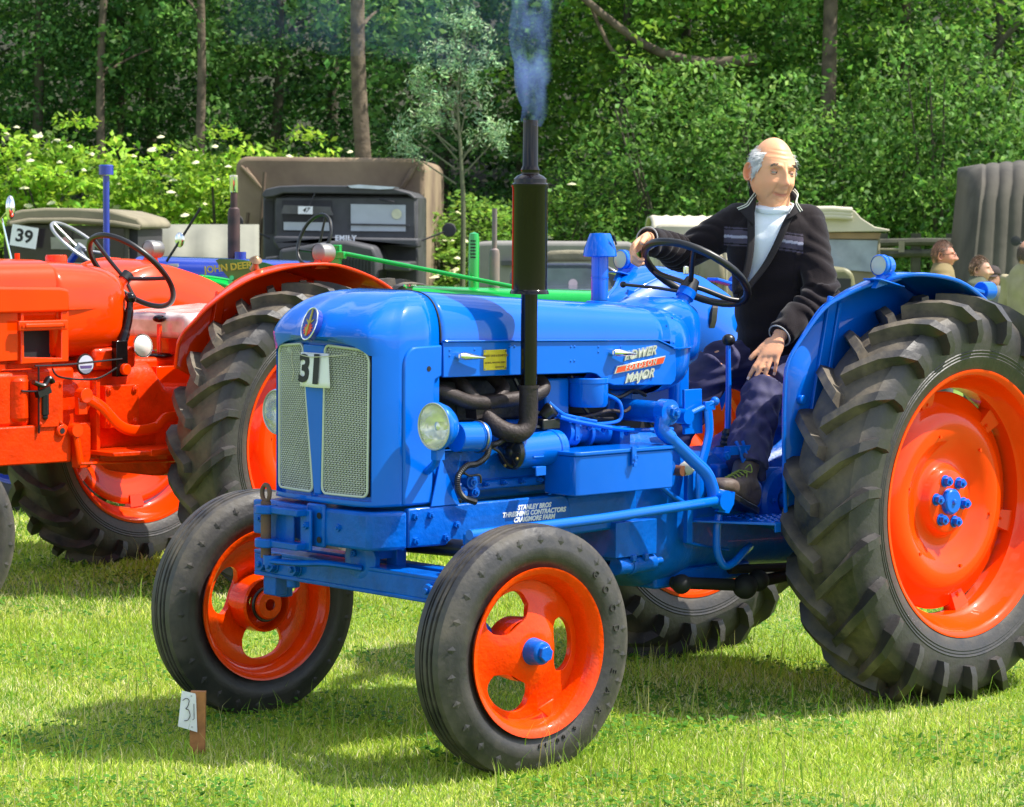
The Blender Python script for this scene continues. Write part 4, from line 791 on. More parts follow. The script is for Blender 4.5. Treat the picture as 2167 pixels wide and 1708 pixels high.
def head_mesh(age=1):
    """x forward, y left, z up, origin between the ears; returns verts (array) and faces"""
    n, m = 112, 96; i, j = np.meshgrid(np.arange(m+1), np.arange(n), indexing='ij'); th = pi*i/m; ph = 2*pi*j/n
    z = np.cos(th); x = np.sin(th)*np.cos(ph); y = np.sin(th)*np.sin(ph)
    X = x*.098; Y = y*.078; Z = z*.124
    zl = np.clip(-Z/.124, 0, 1)
    X = np.where(X > 0, X*(1-.10*zl**2), X*(1-.55*zl**1.3)); Y = Y*(1-.16*zl**2.2); X = X+.014*zl
    X = X-.004*(Z > .06)*(X > 0)
    Zu = np.clip(Z/.124, 0, 1); X = X-.006*Zu
    fr = np.clip(X/.05, 0, 1)
    dx = np.zeros_like(X)
    g = lambda cy, cz, sy, sz: gs(Y, Z, cy, cz, sy, sz)
    dx += .027*g(0, -.030, .0140, .017)+.015*g(0, -.008, .0085, .022)+.006*g(0, .012, .008, .014)
    for s in (1, -1):
        dx += .010*g(s*.012, -.033, .007, .008)+.008*g(s*.030, .030, .020, .008)-.017*g(s*.031, .010, .016, .012)+.007*g(s*.032, .006, .011, .006)+.008*g(s*.045, -.032, .020, .018)
        t = np.abs(Y*s-(.020+.30*(-.030-Z)))  # fold from nostril past the mouth corner
        dx -= .0070*np.exp(-(t/.0038)**2)*np.clip((-.026-Z)/.01, 0, 1)*np.clip((Z+.092)/.012, 0, 1)*(Y*s > 0)
        dx -= .0040*g(s*.030, -.009, .014, .0035)+.0045*g(s*.006, .028, .0028, .012)+.0025*g(s*.034, -.018, .013, .003)
        for q_ in (0, 1, 2): dx -= .0022*g(s*.058, .004+.008*(q_-1), .008, .0018)
    dx += .0045*g(0, -.061, .024, .006)+.0050*g(0, -.0745, .022, .006)+.004*g(.036, -.058, .006, .010)+.004*g(-.036, -.058, .006, .010)-.0075*np.exp(-((Z+.0675-.0055*(Y/.027)**2)/.0021)**2)*np.exp(-(Y/.031)**6)
    dx += -.006*g(0, -.086, .022, .006)+.011*g(0, -.107, .024, .014)-.003*g(0, -.047, .004, .008)
    for zz in (.052, .066, .080): dx -= .0026*np.exp(-((Z-zz-.06*np.abs(Y))/.0020)**2)*np.exp(-(Y/.048)**4)
    X = X+dx*fr
    # jowls and neck side
    v = np.stack([X, Y, Z], -1).reshape(-1, 3); f = []
    for a in range(m):
        for c in range(n): f.append((a*n+c, a*n+(c+1) % n, (a+1)*n+(c+1) % n, (a+1)*n+c))
    return v, f
def ear_mesh(s):
    b = MB(); rows = []
    for i in range(15): # concave shell with a rolled rim
        t = i/14; r = t
        row = []
        for j in range(28):
            a = 2*pi*j/28; ex = .019*(1-.15*sin(a))*r; ez = (.033 if sin(a) > 0 else .030)*r
            d = .010*(t**6)*1.0-.006*math.exp(-((t-.62)/.16)**2)+.008*math.exp(-((t-.86)/.10)**2)
            row.append((-.012+ex*cos(a)-.10*ez*sin(a), s*(.076+d+.012*(1-cos(a))*.5*r), -.004+ez*sin(a)))
        rows.append(row)
    b.grid(rows, False, True); back = [[(x-.002, y-s*.006, z) for x, y, z in r] for r in rows]; b.grid([rows[-1], back[-1], [(-.008, s*.060, -.004+(z+.004)*.75) for x, y, z in rows[-1]]], False, True)
    return b
def hand(b, Wr, d, s, n, curls, thumb=(.6, -.8, 0), tc=.3, k=1.0, spread=.05):
    d, s, n = Vector(d).normalized(), Vector(s).normalized(), Vector(n).normalized(); Wr = Vector(Wr)
    pts = []
    rows = []
    for t, w, h in ((-.01, .026, .019), (.015, .030, .019), (.045, .038, .019), (.075, .042, .017), (.093, .040, .014), (.099, .034, .009)):
        rows.append([Wr+d*t*k+s*w*k*math.copysign(abs(cos(a))**.8, cos(a))+n*h*k*sin(a) for a in [2*pi*j/16 for j in range(16)]])
    q = len(b.v); b.grid(rows, False, True); b.f.append(tuple(q+j for j in reversed(range(16)))); b.f.append(tuple(q+5*16+j for j in range(16)))
    L = ((.046, .026, .021), (.050, .031, .023), (.047, .029, .022), (.037, .021, .019)); tips = []
    for i in range(4):
        p = Wr+d*(.086+(.004, .008, .005, -.004)[i])*k+s*(i-1.5)*.0205*k; f = (d+s*(i-1.5)*spread).normalized(); r0 = (.0100, .0102, .0096, .0086)[i]*k
        P = [p-f*.02*k, p]; Rr = [r0*.9, r0*1.08]; nn = n.copy()
        for sg in range(3):
            an = curls[i][sg]; ax = f.cross(nn).normalized(); Rm = Matrix.Rotation(-an, 3, ax); f = Rm @ f; nn = Rm @ nn
            mid = p+f*L[i][sg]*k*.5; p = p+f*L[i][sg]*k; P += [mid, p]; Rr += [r0*(.93-.07*sg), r0*(.99-.10*sg)]
        P.append(p+f*.006*k); Rr.append(r0*.45); b.tube(P, Rr, 10); tips.append((p, f, nn))
    p = Wr+d*.022*k-s*.026*k; f = (d*thumb[0]+s*thumb[1]+n*thumb[2]).normalized(); P = [p-f*.01, p, p+f*.038*k]; f2 = (f+d*tc).normalized(); P += [P[-1]+f2*.018*k, P[-1]+f2*.032*k]; f3 = (f2+d*tc-n*tc*.3).normalized(); P += [P[-1]+f3*.016*k, P[-1]+f3*.028*k, P[-1]+f3*.032*k]
    b.tube(P, [.014*k, .0165*k, .0125*k, .0105*k, .0112*k, .0105*k, .009*k, .005*k], 10)
    return tips
SKIN = attr_mat('skin', rough=.48, bump=.0004, bscale=160, sss=.08, spec=.3)
CLOTH = attr_mat('knitted_fleece', rough=.9, bump=.0012, bscale=320, sheen=.12, spec=.15)
TROU = mat('navy_trouser_cloth', (.030, .028, .090), .75, var=.12, vscale=20, bump=.0006, bscale=300)
TSH = mat('white_cotton', (.88, .92, .95), .85, var=.04, bump=.0006, bscale=200)
HAIRM = mat('grey_hair', (.72, .72, .70), .55, var=.15, vscale=50)
def grey_strands(o_name, parent, M, n, fn, L, col, w=.0009, seed=1):
    rg = random.Random(seed); v, f = [], []
    cnt = 0
    while cnt < n:
        th = rg.uniform(0, pi); ph = rg.uniform(-pi, pi); d = Vector((sin(th)*cos(ph), sin(th)*sin(ph), cos(th)))
        p = Vector((d.x*.096, d.y*.078, d.z*.124))
        if p.z < 0: p.x = p.x*(1-.5*(-p.z/.124)) if p.x < 0 else p.x
        if not fn(p, rg): continue
        cnt += 1; g = Vector((-.5*abs(d.y)-.15, d.y*.10, -1)).normalized(); t = (g-d*g.dot(d)).normalized(); t = (t+Vector((rg.gauss(0, .22), rg.gauss(0, .22), rg.gauss(0, .22)))).normalized()
        l = L*rg.uniform(.6, 1.2); sd = d.cross(t).normalized()*w; q0 = p*1.0-t*l*.3; q1 = p*1.035+t*l*.25+d*.003; q2 = p*1.0+t*l*.7+d*(.004+rg.random()*.006)
        k = len(v); v += [q0-sd, q0+sd, q1-sd, q1+sd, q2]; f += [(k, k+1, k+3, k+2), (k+2, k+3, k+4)]
    b = MB(); b.v = [tuple(M @ Vector(q)) for q in v]; b.f = f
    return b.build(o_name, col, parent, smooth=False)
def skincol(base, Mi):
    def fn(co):
        c = np.tile(np.array(base), (len(co), 1)); h = np.c_[co, np.ones(len(co))] @ np.array(Mi).T; X, Y, Z = h[:, 0], h[:, 1], h[:, 2]
        hd = (Z > -.13) & (np.abs(Y) < .12) & (np.abs(X) < .14)
        red = .8*gs(Y, Z, 0, -.032, .014, .016)+.5*gs(np.abs(Y), Z, .045, -.03, .02, .022)+.25*gs(Y, Z, 0, .07, .06, .03)
        lip = np.exp(-((Z+.0695-.0045*(Y/.027)**2)/.0055)**2)*np.exp(-(Y/.030)**6)
        red = np.where(hd & (X > .03), red, 0)[:, None]; lip = np.where(hd & (X > .05), lip, 0)[:, None]
        c = c*(1-red*np.array([.0, .22, .22]))*(1-lip*np.array([.30, .55, .42]))
        ear = (hd & (np.abs(Y) > .076))[:, None]; c = np.where(ear, c*np.array([1.0, .8, .75]), c)
        return c
    return fn
def P_(lat, dep, z, o=(.2, 0)): return Vector((o[0]-.651*lat+.759*dep, o[1]+.759*lat+.651*dep, z))
per = empty('person', TLOC, TROT, 'bald man in a dark striped zip jacket and white shirt driving the blue tractor', 'person')
HM = Matrix.Translation((.205, .0, 1.872)) @ Matrix.Rotation(R(70), 4, 'Z') @ Matrix.Rotation(R(-5), 4, 'X') @ Matrix.Rotation(R(5), 4, 'Y') @ Matrix.Diagonal((1.03, 1.04, 1.06, 1))
# body in one piece: neck, trunk, arms, hands, legs
cR = Vector((.285, -.125, 1.695)); cL = Vector((.115, .105, 1.695)); eR = Vector((.37, -.285, 1.575)); eL = Vector((.175, .215, 1.43)); wR = Vector((.655, -.205, 1.630)); wL = Vector((.415, .225, 1.285))
kL = Vector((.475, .21, 1.105)); kR = Vector((.42, -.06, 1.18)); aL = Vector((.685, .305, .80)); aR = Vector((.62, -.20, .80)); hL_, hR_ = Vector((.05, .10, 1.13)), Vector((.09, -.10, 1.14))
yw = R(38); tf, tl = Vector((cos(yw), sin(yw), 0)), Vector((-sin(yw), cos(yw), 0))
def torso(b, g=0, rings=None):
    rows = []
    for z, cx, cy, w, d in rings:
        c = Vector((cx, cy, z)); rows.append([c+tl*(w+g)*math.copysign(abs(cos(a))**.75, cos(a))+tf*(d+g)*math.copysign(abs(sin(a))**.85, sin(a)) for a in [2*pi*k/32 for k in range(32)]])
    k = len(b.v); b.grid(rows, False, True); b.f.append(tuple(k+j for j in reversed(range(32)))); b.f.append(tuple(k+(len(rings)-1)*32+j for j in range(32)))
TR = [(1.07, .08, .0, .15, .13), (1.13, .09, .0, .175, .150), (1.22, .10, .0, .178, .160), (1.33, .12, .0, .170, .150), (1.45, .15, .0, .165, .135), (1.55, .175, .0, .170, .125), (1.63, .19, .0, .170, .115), (1.685, .195, .0, .150, .098), (1.725, .195, .0, .105, .075), (1.755, .195, .0, .068, .062)]
b = MB(); torso(b, -.018, TR); b.tube([(.185, 0, 1.70), (.195, .005, 1.77), (.205, .012, 1.84)], [.062, .058, .060], 20)
b.tube([cR, eR, wR-(wR-eR)*.1, wR], [.050, .042, .029, .026], 14); b.tube([cL, eL, wL-(wL-eL)*.1, wL], [.050, .042, .029, .026], 14)
b.tube([hL_, kL], [.06, .045], 14); b.tube([hR_, kR], [.06, .045], 14); b.tube([kL, aL], [.045, .034], 14); b.tube([kR, aR], [.045, .034], 14)
tipsR = hand(b, wR, (.92, .10, -.42), (-.45, -.72, -.50), (.35, -.35, .87), [(.75, 1.25, .75), (.8, 1.3, .8), (.85, 1.35, .8), (.9, 1.4, .8)], thumb=(.5, -.75, -.3), tc=.5, spread=.0, k=.98)
tipsL = hand(b, wL, (.50, .02, -.66), (-.62, .74, .08), (.62, .52, .55), [(.10, .30, .12), (.02, .28, .12), (.05, .30, .12), (.12, .35, .12)], thumb=(.75, -.62, -.1), tc=.25, spread=.12, k=.98)
body = voxel(b, 'body', SKIN, per, .0042, 3)
hv, hf = head_mesh(); hb = MB(); hb.v = [tuple(v) for v in hv]; hb.f = hf
for s_ in (1, -1): e = ear_mesh(s_); k = len(hb.v); hb.v += e.v; hb.f += [tuple(i+k for i in q) for q in e.f]
me = body.data; vs_ = [tuple(v.co) for v in me.vertices]; fs_ = [tuple(p.vertices) for p in me.polygons]; k = len(vs_)
vs_ += [tuple(HM @ Vector(v)) for v in hb.v]; fs_ += [tuple(i+k for i in q) for q in hb.f]
nm = bpy.data.meshes.new('body'); nm.from_pydata(vs_, [], fs_); nm.shade_smooth(); nm.materials.append(SKIN); body.data = nm
SK = (.84, .41, .22)
setcol(body, skincol(SK, HM.inverted()))
# eyes with lids, brows, hair
for s_ in (1, -1):
    b = MB(); b.sph((.0735, s_*.0315, .006), .0118, 20, 14, HM); ey_ = b.build('eye', mat('eye_white', (.42, .36, .32), .25, var=.02), body)
    b = MB(); dv = Vector((.93, .35 if s_ > 0 else .33, -.10)).normalized(); c = Vector((.0735, s_*.0315, .006)); b.sph(c+dv*.0068, (.0060, .0060, .0060), 14, 8, HM); b.build('iris', mat('iris_brown', (.03, .018, .012), .15, coat=1), body)
    for lid, (a0, a1) in (('upper_eyelid', (.02, 1.36)), ('lower_eyelid', (1.82, 3.0))):
        b = MB(); rows = []
        for i in range(9):
            a = a0+(a1-a0)*i/8; rows.append([HM @ (c+.0132*Vector((sin(a)*cos(p), sin(a)*sin(p)*1.25, cos(a)*.95))) for p in [-1.45+2.9*j/16 for j in range(17)]])
        b.grid(rows); o = b.build(lid, SKIN, body, ang=0, solid=.001); setcol(o, lambda co: np.tile((.58, .28, .18), (len(co), 1)))
    rg = random.Random(5+s_); b = MB()
    for q in range(130):
        t = rg.random(); yy = .013+.038*t; zz = .0295+.008*sin(t*2.4)-.006*t*t+rg.uniform(-.0035, .0035); x = .090-.30*max(0, yy-.012)**1.25*1.5
        p = Vector((x, s_*yy, zz)); d = Vector((.25, s_*.8, -.25+rg.uniform(-.3, .5)-.4*t)).normalized()*.011; w = Vector((0, .0, .0010)); k = len(b.v)
        b.v += [tuple(HM @ (p-w)), tuple(HM @ (p+w)), tuple(HM @ (p+d+Vector((.002, 0, 0))))]; b.f.append((k, k+1, k+2))
    b.build('eyebrow', mat('brow_hair', (.16, .13, .10), .7), body, smooth=False)
def hairzone(p, rg):
    if p.x > .040: return False
    if p.z < -.055 or (p.z < -.02 and p.x > -.045): return False
    top = .058-.25*(p.x-.04)*.6 if p.x > -.03 else .075
    if p.z > top+rg.gauss(0, .006): return False
    if p.x > -.03 and abs(p.y) < .05: return False
    if p.z < .005 and p.x > .018: return False
    if abs(p.x+.012) < .02 and p.z < .02: return False
    return True
grey_strands('hair', body, HM, 5200, hairzone, .030, HAIRM, .0010)
b = MB()
for tp, f, nn in tipsL[:4]+tipsR[:2]:
    sd = f.cross(nn).normalized(); p = tp-f*.002+nn*.0072
    b.grid([[p+f*a*.0055+sd*c*.0048-nn*.0016*(c*c) for c in (-1, -.5, 0, .5, 1)] for a in (-1, 0, 1)])
b.build('fingernail', mat('nail', (.80, .55, .45), .25), body, ang=0)
# t-shirt
b = MB(); torso(b, -.006, TR); b.tube([(.19, 0, 1.70), (.196, .004, 1.742)], [.084, .074], 24)
ts = voxel(b, 'shirt', TSH, per, .007, 4)
displace(ts, lambda co, no: .004*np.array([noise.noise(Vector((c[0]*18, c[1]*18, c[2]*6))) for c in co]))
b = MB(); b.tube([Vector((.200, .008, 1.738))+tl*.073*cos(a)+tf*.074*sin(a)+Vector((0, 0, -.016*sin(a)+.010)) for a in [2*pi*k/32 for k in range(32)]], .007, 8, cyc=True, squash=((0, 0, 1), 1.5)); b.build('shirt_neckband', TSH, ts)
# jacket: trunk and sleeves in one, opened down the front
b = MB(); torso(b, .006, TR[0:1]+[(1.10, .09, 0, .19, .165)]+TR[2:-1]+[(1.752, .193, -.002, .082, .070)])
def sleeve(a, e, w, bulge=0):
    P = smoothpath([a, a+(e-a)*.45, e, e+(w-e)*.4, w+(e-w)*.06], 7); n = len(P); return P, [.074-.030*(i/(n-1))**.9+.006*math.exp(-((i/(n-1)-.5)/.1)**2) for i in range(n)]
for a, e, w in ((cR+Vector((-.01, .0, -.02)), eR, wR), (cL+Vector((.0, -.01, -.02)), eL, wL)):
    P, Rr = sleeve(a, e, w); b.tube(P, Rr, 20)
b.sph(cR+Vector((-.02, .02, -.012)), .076); b.sph(cL+Vector((.0, -.02, -.012)), .076)
jk = voxel(b, 'jacket', CLOTH, per, .0065, 3)
def segd(co, a, c):
    a, c = np.array(a), np.array(c); t = np.clip(((co-a) @ (c-a))/((c-a) @ (c-a)), 0, 1); return np.linalg.norm(co-(a+t[:, None]*(c-a)), axis=1), t
def folds(co, no):
    out = np.zeros(len(co))
    for a, e, w in ((cR, eR, wR), (cL, eL, wL)):
        d1, t1 = segd(co, a, e); d2, t2 = segd(co, e, w); m = (np.minimum(d1, d2) < .085); s = np.where(d1 < d2, t1*.28, .28+t2*.27)
        ax = Vector((w-a)).normalized(); side = co @ np.array(ax.orthogonal())
        wv = np.sin(s*95+13*np.array([noise.noise(Vector(c)*7) for c in co])+side*26)*(.55+.9*np.array([noise.noise(Vector(c)*12+Vector((4, 1, 2))) for c in co]))
        amp = .003+.0115*np.exp(-((s-.32)/.09)**2)+.006*np.exp(-((s-.50)/.05)**2)
        out += np.where(m, amp*(np.abs(wv)**.7*np.sign(wv)), 0)
    z = co[:, 2]; tr = (np.abs(z-1.35) < .3)
    out += np.where((out == 0) & tr, .009*np.array([noise.noise(Vector((c[0]*7+c[2]*9, c[1]*7-c[2]*5, c[2]*13))) for c in co])+.006*np.sin(z*85+co[:, 1]*14)*np.exp(-((z-1.19)/.08)**2), 0)
    return out
displace(jk, folds)
def latdep(co): x = co[:, 0]-.2; y = co[:, 1]; return -.651*x+.759*y, .759*x+.651*y
OP = [(1.80, -.075, .085), (1.76, -.070, .083), (1.70, -.066, .046), (1.65, -.065, .026), (1.60, -.066, .004), (1.55, -.072, -.022), (1.51, -.080, -.048), (1.465, -.098, -.085), (1.42, -.118, -.117), (1.40, -.12, -.12)]
oz, ol, orr = [np.array(q)[::-1] for q in zip(*OP)]
import bmesh
bm = bmesh.new(); bm.from_mesh(jk.data); kill = []
for fc_ in bm.faces:
    c = fc_.calc_center_median(); la = -.651*(c.x-.2)+.759*c.y; de = .759*(c.x-.2)+.651*c.y
    if c.z > 1.40 and de > -.0+.02*(c.z < 1.7) and np.interp(c.z, oz, ol) < la < np.interp(c.z, oz, orr) and c.z < 1.9: kill.append(fc_)
    elif c.z > 1.735 and abs(la) < .085: kill.append(fc_)
bmesh.ops.delete(bm, geom=kill, context='FACES'); bm.to_mesh(jk.data); bm.free()
def jcol(co):
    la, de = latdep(co); z = co[:, 2]; c = np.tile((.0125, .0085, .0095), (len(co), 1)); ctr = 1.632-.09*la-.05*np.abs(la+.03)
    on = (la > -.175) & (la < .115) & (de > .0); u = z-ctr
    def put(lo, hi, col): c[on & (u > lo) & (u < hi)] = col
    put(-.034, .034, (.075, .062, .085)); put(-.005, .005, (.36, .35, .42)); put(.024, .029, (.01, .008, .01)); put(-.029, -.024, (.01, .008, .01)); put(.040, .044, (.008, .006, .008)); put(-.044, -.040, (.008, .006, .008))
    return c
q = jk.modifiers.new('s', 'SOLIDIFY'); q.thickness = .005; q.offset = 1
sd_ = jk.modifiers.new('u', 'SUBSURF'); sd_.levels = sd_.render_levels = 1; bake(jk); setcol(jk, jcol)
# lapels, collar with double piping, cuffs
PIPE = mat('white_piping', (.62, .62, .52), .8); JM = mat('jacket_lining', (.012, .009, .010), .9, bump=.001, bscale=300)
def dq(la, z): return np.interp(z, [1.40, 1.5, 1.6, 1.66, 1.70, 1.74, 1.80, 1.82], [.165, .155, .140, .125, .108, .085, .020, -.01])-.9*max(0, abs(la)-.05)**1.2
for s_, E_, C_ in ((-1, [(-.058, 1.80), (-.058, 1.765), (-.064, 1.72), (-.066, 1.68)], [(-.056, 1.812), (-.083, 1.775), (-.096, 1.757), (-.128, 1.743)]), (1, [(.062, 1.80), (.080, 1.765), (.066, 1.73), (.050, 1.70)], [(.080, 1.815), (.094, 1.796), (.090, 1.768), (.110, 1.735)])):
    n = 12; A = smoothpath([P_(l, dq(l, z)+.006, z) for l, z in E_], 6); B_ = smoothpath([P_(l, dq(l, z)+.022, z) for l, z in C_], 6)
    b = MB(); b.grid([[a+(c-a)*t+P_(0, 1, 0, (0, 0))*.010*sin(t*pi) for t in (0, .25, .5, .75, 1)] for a, c in zip(A, B_)]); co_ = b.build('collar', JM, jk, ang=0, solid=.003)
    b = MB(); b.tube([p+P_(0, .004, 0, (0, 0)) for p in B_], .0022, 6); b.tube([c+(a-c).normalized()*.009+P_(0, .007, 0, (0, 0)) for a, c in zip(A, B_)], .0022, 6); b.build('collar_piping', PIPE, jk)
    b = MB(); zz = np.linspace(1.725, 1.43, 14); b.grid([[P_(np.interp(z, oz, ol if s_ < 0 else orr)+s_*t, dq(.06, z)-.005+.35*t+(.0 if t < .02 else .0), z) for t in (-.004, .004, .014, .022)] for z in zz]); b.build('zip_placket', JM, jk, ang=0, solid=.003)
b = MB(); b.tube(smoothpath([P_(-.066, .0, 1.80), P_(-.05, -.05, 1.815), P_(0, -.08, 1.82), P_(.05, -.05, 1.815), P_(.072, .0, 1.80)]), .022, 10, squash=((0, 0, 1), 1.4)); b.build('collar_back', JM, jk)
b = MB()
for w_, e_ in ((wR, eR), (wL, eL)):
    d_ = (w_-e_).normalized(); o_ = w_-d_*.004; u1 = d_.orthogonal().normalized(); u2 = d_.cross(u1); b.tube([o_+.043*(cos(a)*u1+sin(a)*u2) for a in [2*pi*k/24 for k in range(24)]], .0028, 6, cyc=True)
b.build('cuff_edge', mat('cuff_grey', (.35, .35, .34), .8), jk)
# trousers
b = MB(); torso(b, .004, [(1.05, .05, 0, .16, .14), (1.12, .06, 0, .185, .165), (1.22, .07, .0, .18, .15)])
hem = aL+(kL-aL)*.10
b.tube(smoothpath([hL_, hL_+(kL-hL_)*.5, kL+Vector((-.02, 0, -.01))], 6), [.105]*4+[.095]*4+[.082]*5, 20)
b.tube(smoothpath([kL+Vector((-.015, 0, 0)), kL+(hem-kL)*.4, hem], 8), [.078]*6+[.074]*6+[.078]*5, 22)
b.tube(smoothpath([hR_, hR_+(kR-hR_)*.5, kR], 6), [.105]*4+[.095]*4+[.082]*5, 20); b.tube([kR, kR+(aR-kR)*.5, aR], [.078, .074, .075], 20)
tr_ = voxel(b, 'trousers', TROU, per, .007, 4)
def tfold(co, no):
    d2, t2 = segd(co, kL, hem); d1, t1 = segd(co, hL_, kL); n1 = np.array([noise.noise(Vector((c[0]*30-c[2]*9, c[1]*30, c[2]*4))) for c in co]); n3 = np.array([noise.noise(Vector((c[0]*11, c[1]*15, c[2]*34+c[0]*8))) for c in co])
    low = (d2 < .1); return np.where(low, .018*n1*np.clip(t2*3+.3, 0, 1)+.006*n3, .012*n3)
displace(tr_, tfold)
# boots
for s_, an, tip, hl_ in ((1, aL, Vector((.865, .355, .745)), Vector((.655, .315, .672))), (-1, aR, Vector((.80, -.26, .70)), Vector((.58, -.19, .68)))):
    f = (tip-hl_).normalized(); sd = Vector((-f.y, f.x, 0)).normalized(); up = f.cross(sd); up = up if up.z > 0 else -up; rows = []
    Lb = .285; o = hl_-f*.01
    for t, w, h, lo in ((0, .020, .04, .02), (.02, .034, .085, 0), (.07, .037, .105, 0), (.11, .038, .105, 0), (.15, .042, .085, 0), (.19, .048, .066, 0), (.235, .048, .055, 0), (.27, .036, .042, 0), (.285, .015, .028, .01)):
        rows.append([o+f*t+sd*w*math.copysign(abs(cos(a))**.7, cos(a))+up*(lo+(h-lo)*.5+(h-lo)*.5*math.copysign(abs(sin(a))**.7, sin(a))+.018) for a in [2*pi*k/20 for k in range(20)]])
    b = MB(); b.grid(rows, False, True); b.f.append(tuple(range(20))[::-1]); b.f.append(tuple(8*20+k for k in range(20))); b.tube([o+f*.06+up*.07, an+Vector((0, 0, .0)), an+Vector((-.02, -.005, .05))], [.046, .046, .048], 16)
    bo = voxel(b, 'boot', mat('brown_boot_leather', (.11, .075, .055), .6, var=.3, vscale=22, col2=(.045, .028, .03), bump=.002, bscale=60), per, .006, 2)
    b = MB(); b.grid([[o+f*t+sd*w*c+up*z for c in (-1, -.6, 0, .6, 1)] for z in (0, .022) for t, w in ((.0, .022), (.03, .038), (.12, .040), (.2, .050), (.25, .046), (.288, .018))]); 
    b = MB(); ring_ = [(t, w) for t, w in ((-.004, .015), (.01, .032), (.05, .041), (.11, .041), (.17, .048), (.22, .052), (.26, .044), (.288, .022))]
    pl2 = [o+f*t+sd*w for t, w in ring_]+[o+f*t-sd*w for t, w in reversed(ring_)]; n = len(pl2); b.add([q for q in pl2]+[q+up*.022 for q in pl2], [tuple(range(n))[::-1], tuple(range(n, 2*n))]+[(i, (i+1) % n, n+(i+1) % n, n+i) for i in range(n)])
    b.build('boot_sole', BLKP, bo, bevel=.003)
    if s_ > 0:
        b = MB()
        for k in range(5): c = o+f*(.125+.018*k)+up*(.122-.011*k); b.tube(smoothpath([c+sd*.022-up*.006, c+up*.004+f*.004, c-sd*.022-up*.006+f*.014], 4), .0022, 5); b.tube(smoothpath([c-sd*.022-up*.006, c+up*.005+f*.004, c+sd*.022-up*.006+f*.014], 4), .0022, 5)
        c = o+f*.115+up*.130
        for sx, sz in ((1, .01), (-1, .008)): b.tube(smoothpath([c, c+sd*sx*.022+up*(.012+sz), c+sd*sx*.034-up*.004, c+sd*sx*.010-up*.002+f*.01], 5), .002, 5); b.tube(smoothpath([c, c+sd*sx*.02+f*.01-up*.008, c+sd*sx*.036+f*.03-up*.03], 5), .002, 5)
        b.build('laces', mat('green_lace', (.22, .28, .04), .8), bo)
# ------------------------------------------------------------ the red tractor on the left
RL, RT = (-1.428, 12.523, 0), R(227.09)
RM = Matrix.Translation(RL) @ Matrix.Rotation(RT, 4, 'Z')
Rd = empty('tractor', RL, RT, 'orange-red tractor at the left edge, cut by the frame, black steering wheel and wide mudguards', 'tractor')
lug_me = [c for c in rw1.children if c.name.startswith('tyre')][0].data
def rrect(hw, z0, z1, x, e=.45, n=30, top=.6):
    zc, hh = (z0+z1)/2, (z1-z0)/2
    return [(x, hw*math.copysign(abs(cos(2*pi*k/n))**e, cos(2*pi*k/n)), zc+hh*math.copysign(abs(sin(2*pi*k/n))**(top if sin(2*pi*k/n) > 0 else e), sin(2*pi*k/n))) for k in range(n)]
def loft(parent, name, m, secs, bevel=0, ang=45, caps=True):
    b = MB(); n = len(secs[0]); b.grid(secs, False, True)
    if caps: b.f.append(tuple(range(n))[::-1]); b.f.append(tuple((len(secs)-1)*n+k for k in range(n)))
    return b.build(name, m, parent, bevel=bevel, ang=ang)
S = [rrect(.285, 1.20, 1.50, 2.2, .4), rrect(.285, 1.20, 1.505, 1.15, .4)]
hoodr = loft(Rd, 'bonnet', RED, S)
S = [rrect(.285, 1.06, 1.503, 1.145, .55)]+[rrect(.285*k, 1.06+.18*(1-k), 1.498-.16*(1-k)-.03*i/9, 1.10-.44*sin(i/9*pi/2)**1.0*.95, .6) for i, k in enumerate([1, .999, .995, .985, .965, .93, .86, .74, .52, .15])]
tk = loft(Rd, 'fuel_tank', RED, S, ang=0)
b = MB(); b.tube([(1.14-.42*sin(a)*1.12, .292*cos(a)**.6 if cos(a) > 0.001 else 0, 1.288) for a in [pi/2*k/16 for k in range(16)]], .010, 6, squash=((0, 0, 1), .3)); b.build('tank_seam', RED, tk)
b = MB(); b.lathe([(0, .035), (.045, .035), (.050, .025), (.050, 0)], o=(.935, 0, 1.487), n=24); b.build('tank_cap', RED, tk); b = MB(); b.cyl((1.15, 0, 1.5), (1.15, 0, 1.53), .012, n=10); b.build('tank_stud', RED, tk)
b = MB(); b.prism([(2.2, 1.275), (2.2, 1.408), (1.15, 1.385), (1.10, 1.375), (1.098, 1.277)], .27, .315); b.build('bonnet_side_panel', RED, Rd, bevel=.012, seg=3)
b = MB(); b.prism([(1.355, 1.07), (1.355, 1.28), (1.34, 1.28), (1.34, 1.085), (1.14, 1.075), (1.14, 1.28), (1.10, 1.28), (1.10, 1.058), (1.36, 1.055)], .26, .305); b.prism([(2.2, 1.06), (2.2, 1.28), (1.355, 1.28), (1.355, 1.07)], .25, .29); b.build('battery_box', RED, Rd, bevel=.004)
b = MB(); b.box((1.24, .20, 1.17), (.2, .05, .2)); b.build('battery', BLKM, Rd)
b = MB(); b.box((1.257, .325, 1.222), (.265, .02, .044)); b.box((1.257, .338, 1.222), (.205, .012, .020)); hb_ = b.build('battery_clamp', RED, Rd, bevel=.012, seg=3); b = MB(); [b.hexn((x, .333, 1.222), (0, 1, 0), .009, .006) for x in (1.145, 1.370)]; b.build('clamp_bolt', RED, hb_)
b = MB(); b.box((1.7, 0, .98), (1.2, .40, .50)); b.box((1.20, .0, .86), (.40, .44, .34)); b.build('engine_block', RED_R, Rd, bevel=.02)
b = MB(); b.box((1.205, .28, .875), (.135, .06, .20)); [b.hexn((x, .31, z), (0, 1, 0), .009, .006) for x in (1.15, 1.26) for z in (.79, .96)]; b.build('cover_box', RED_R, Rd, bevel=.008)
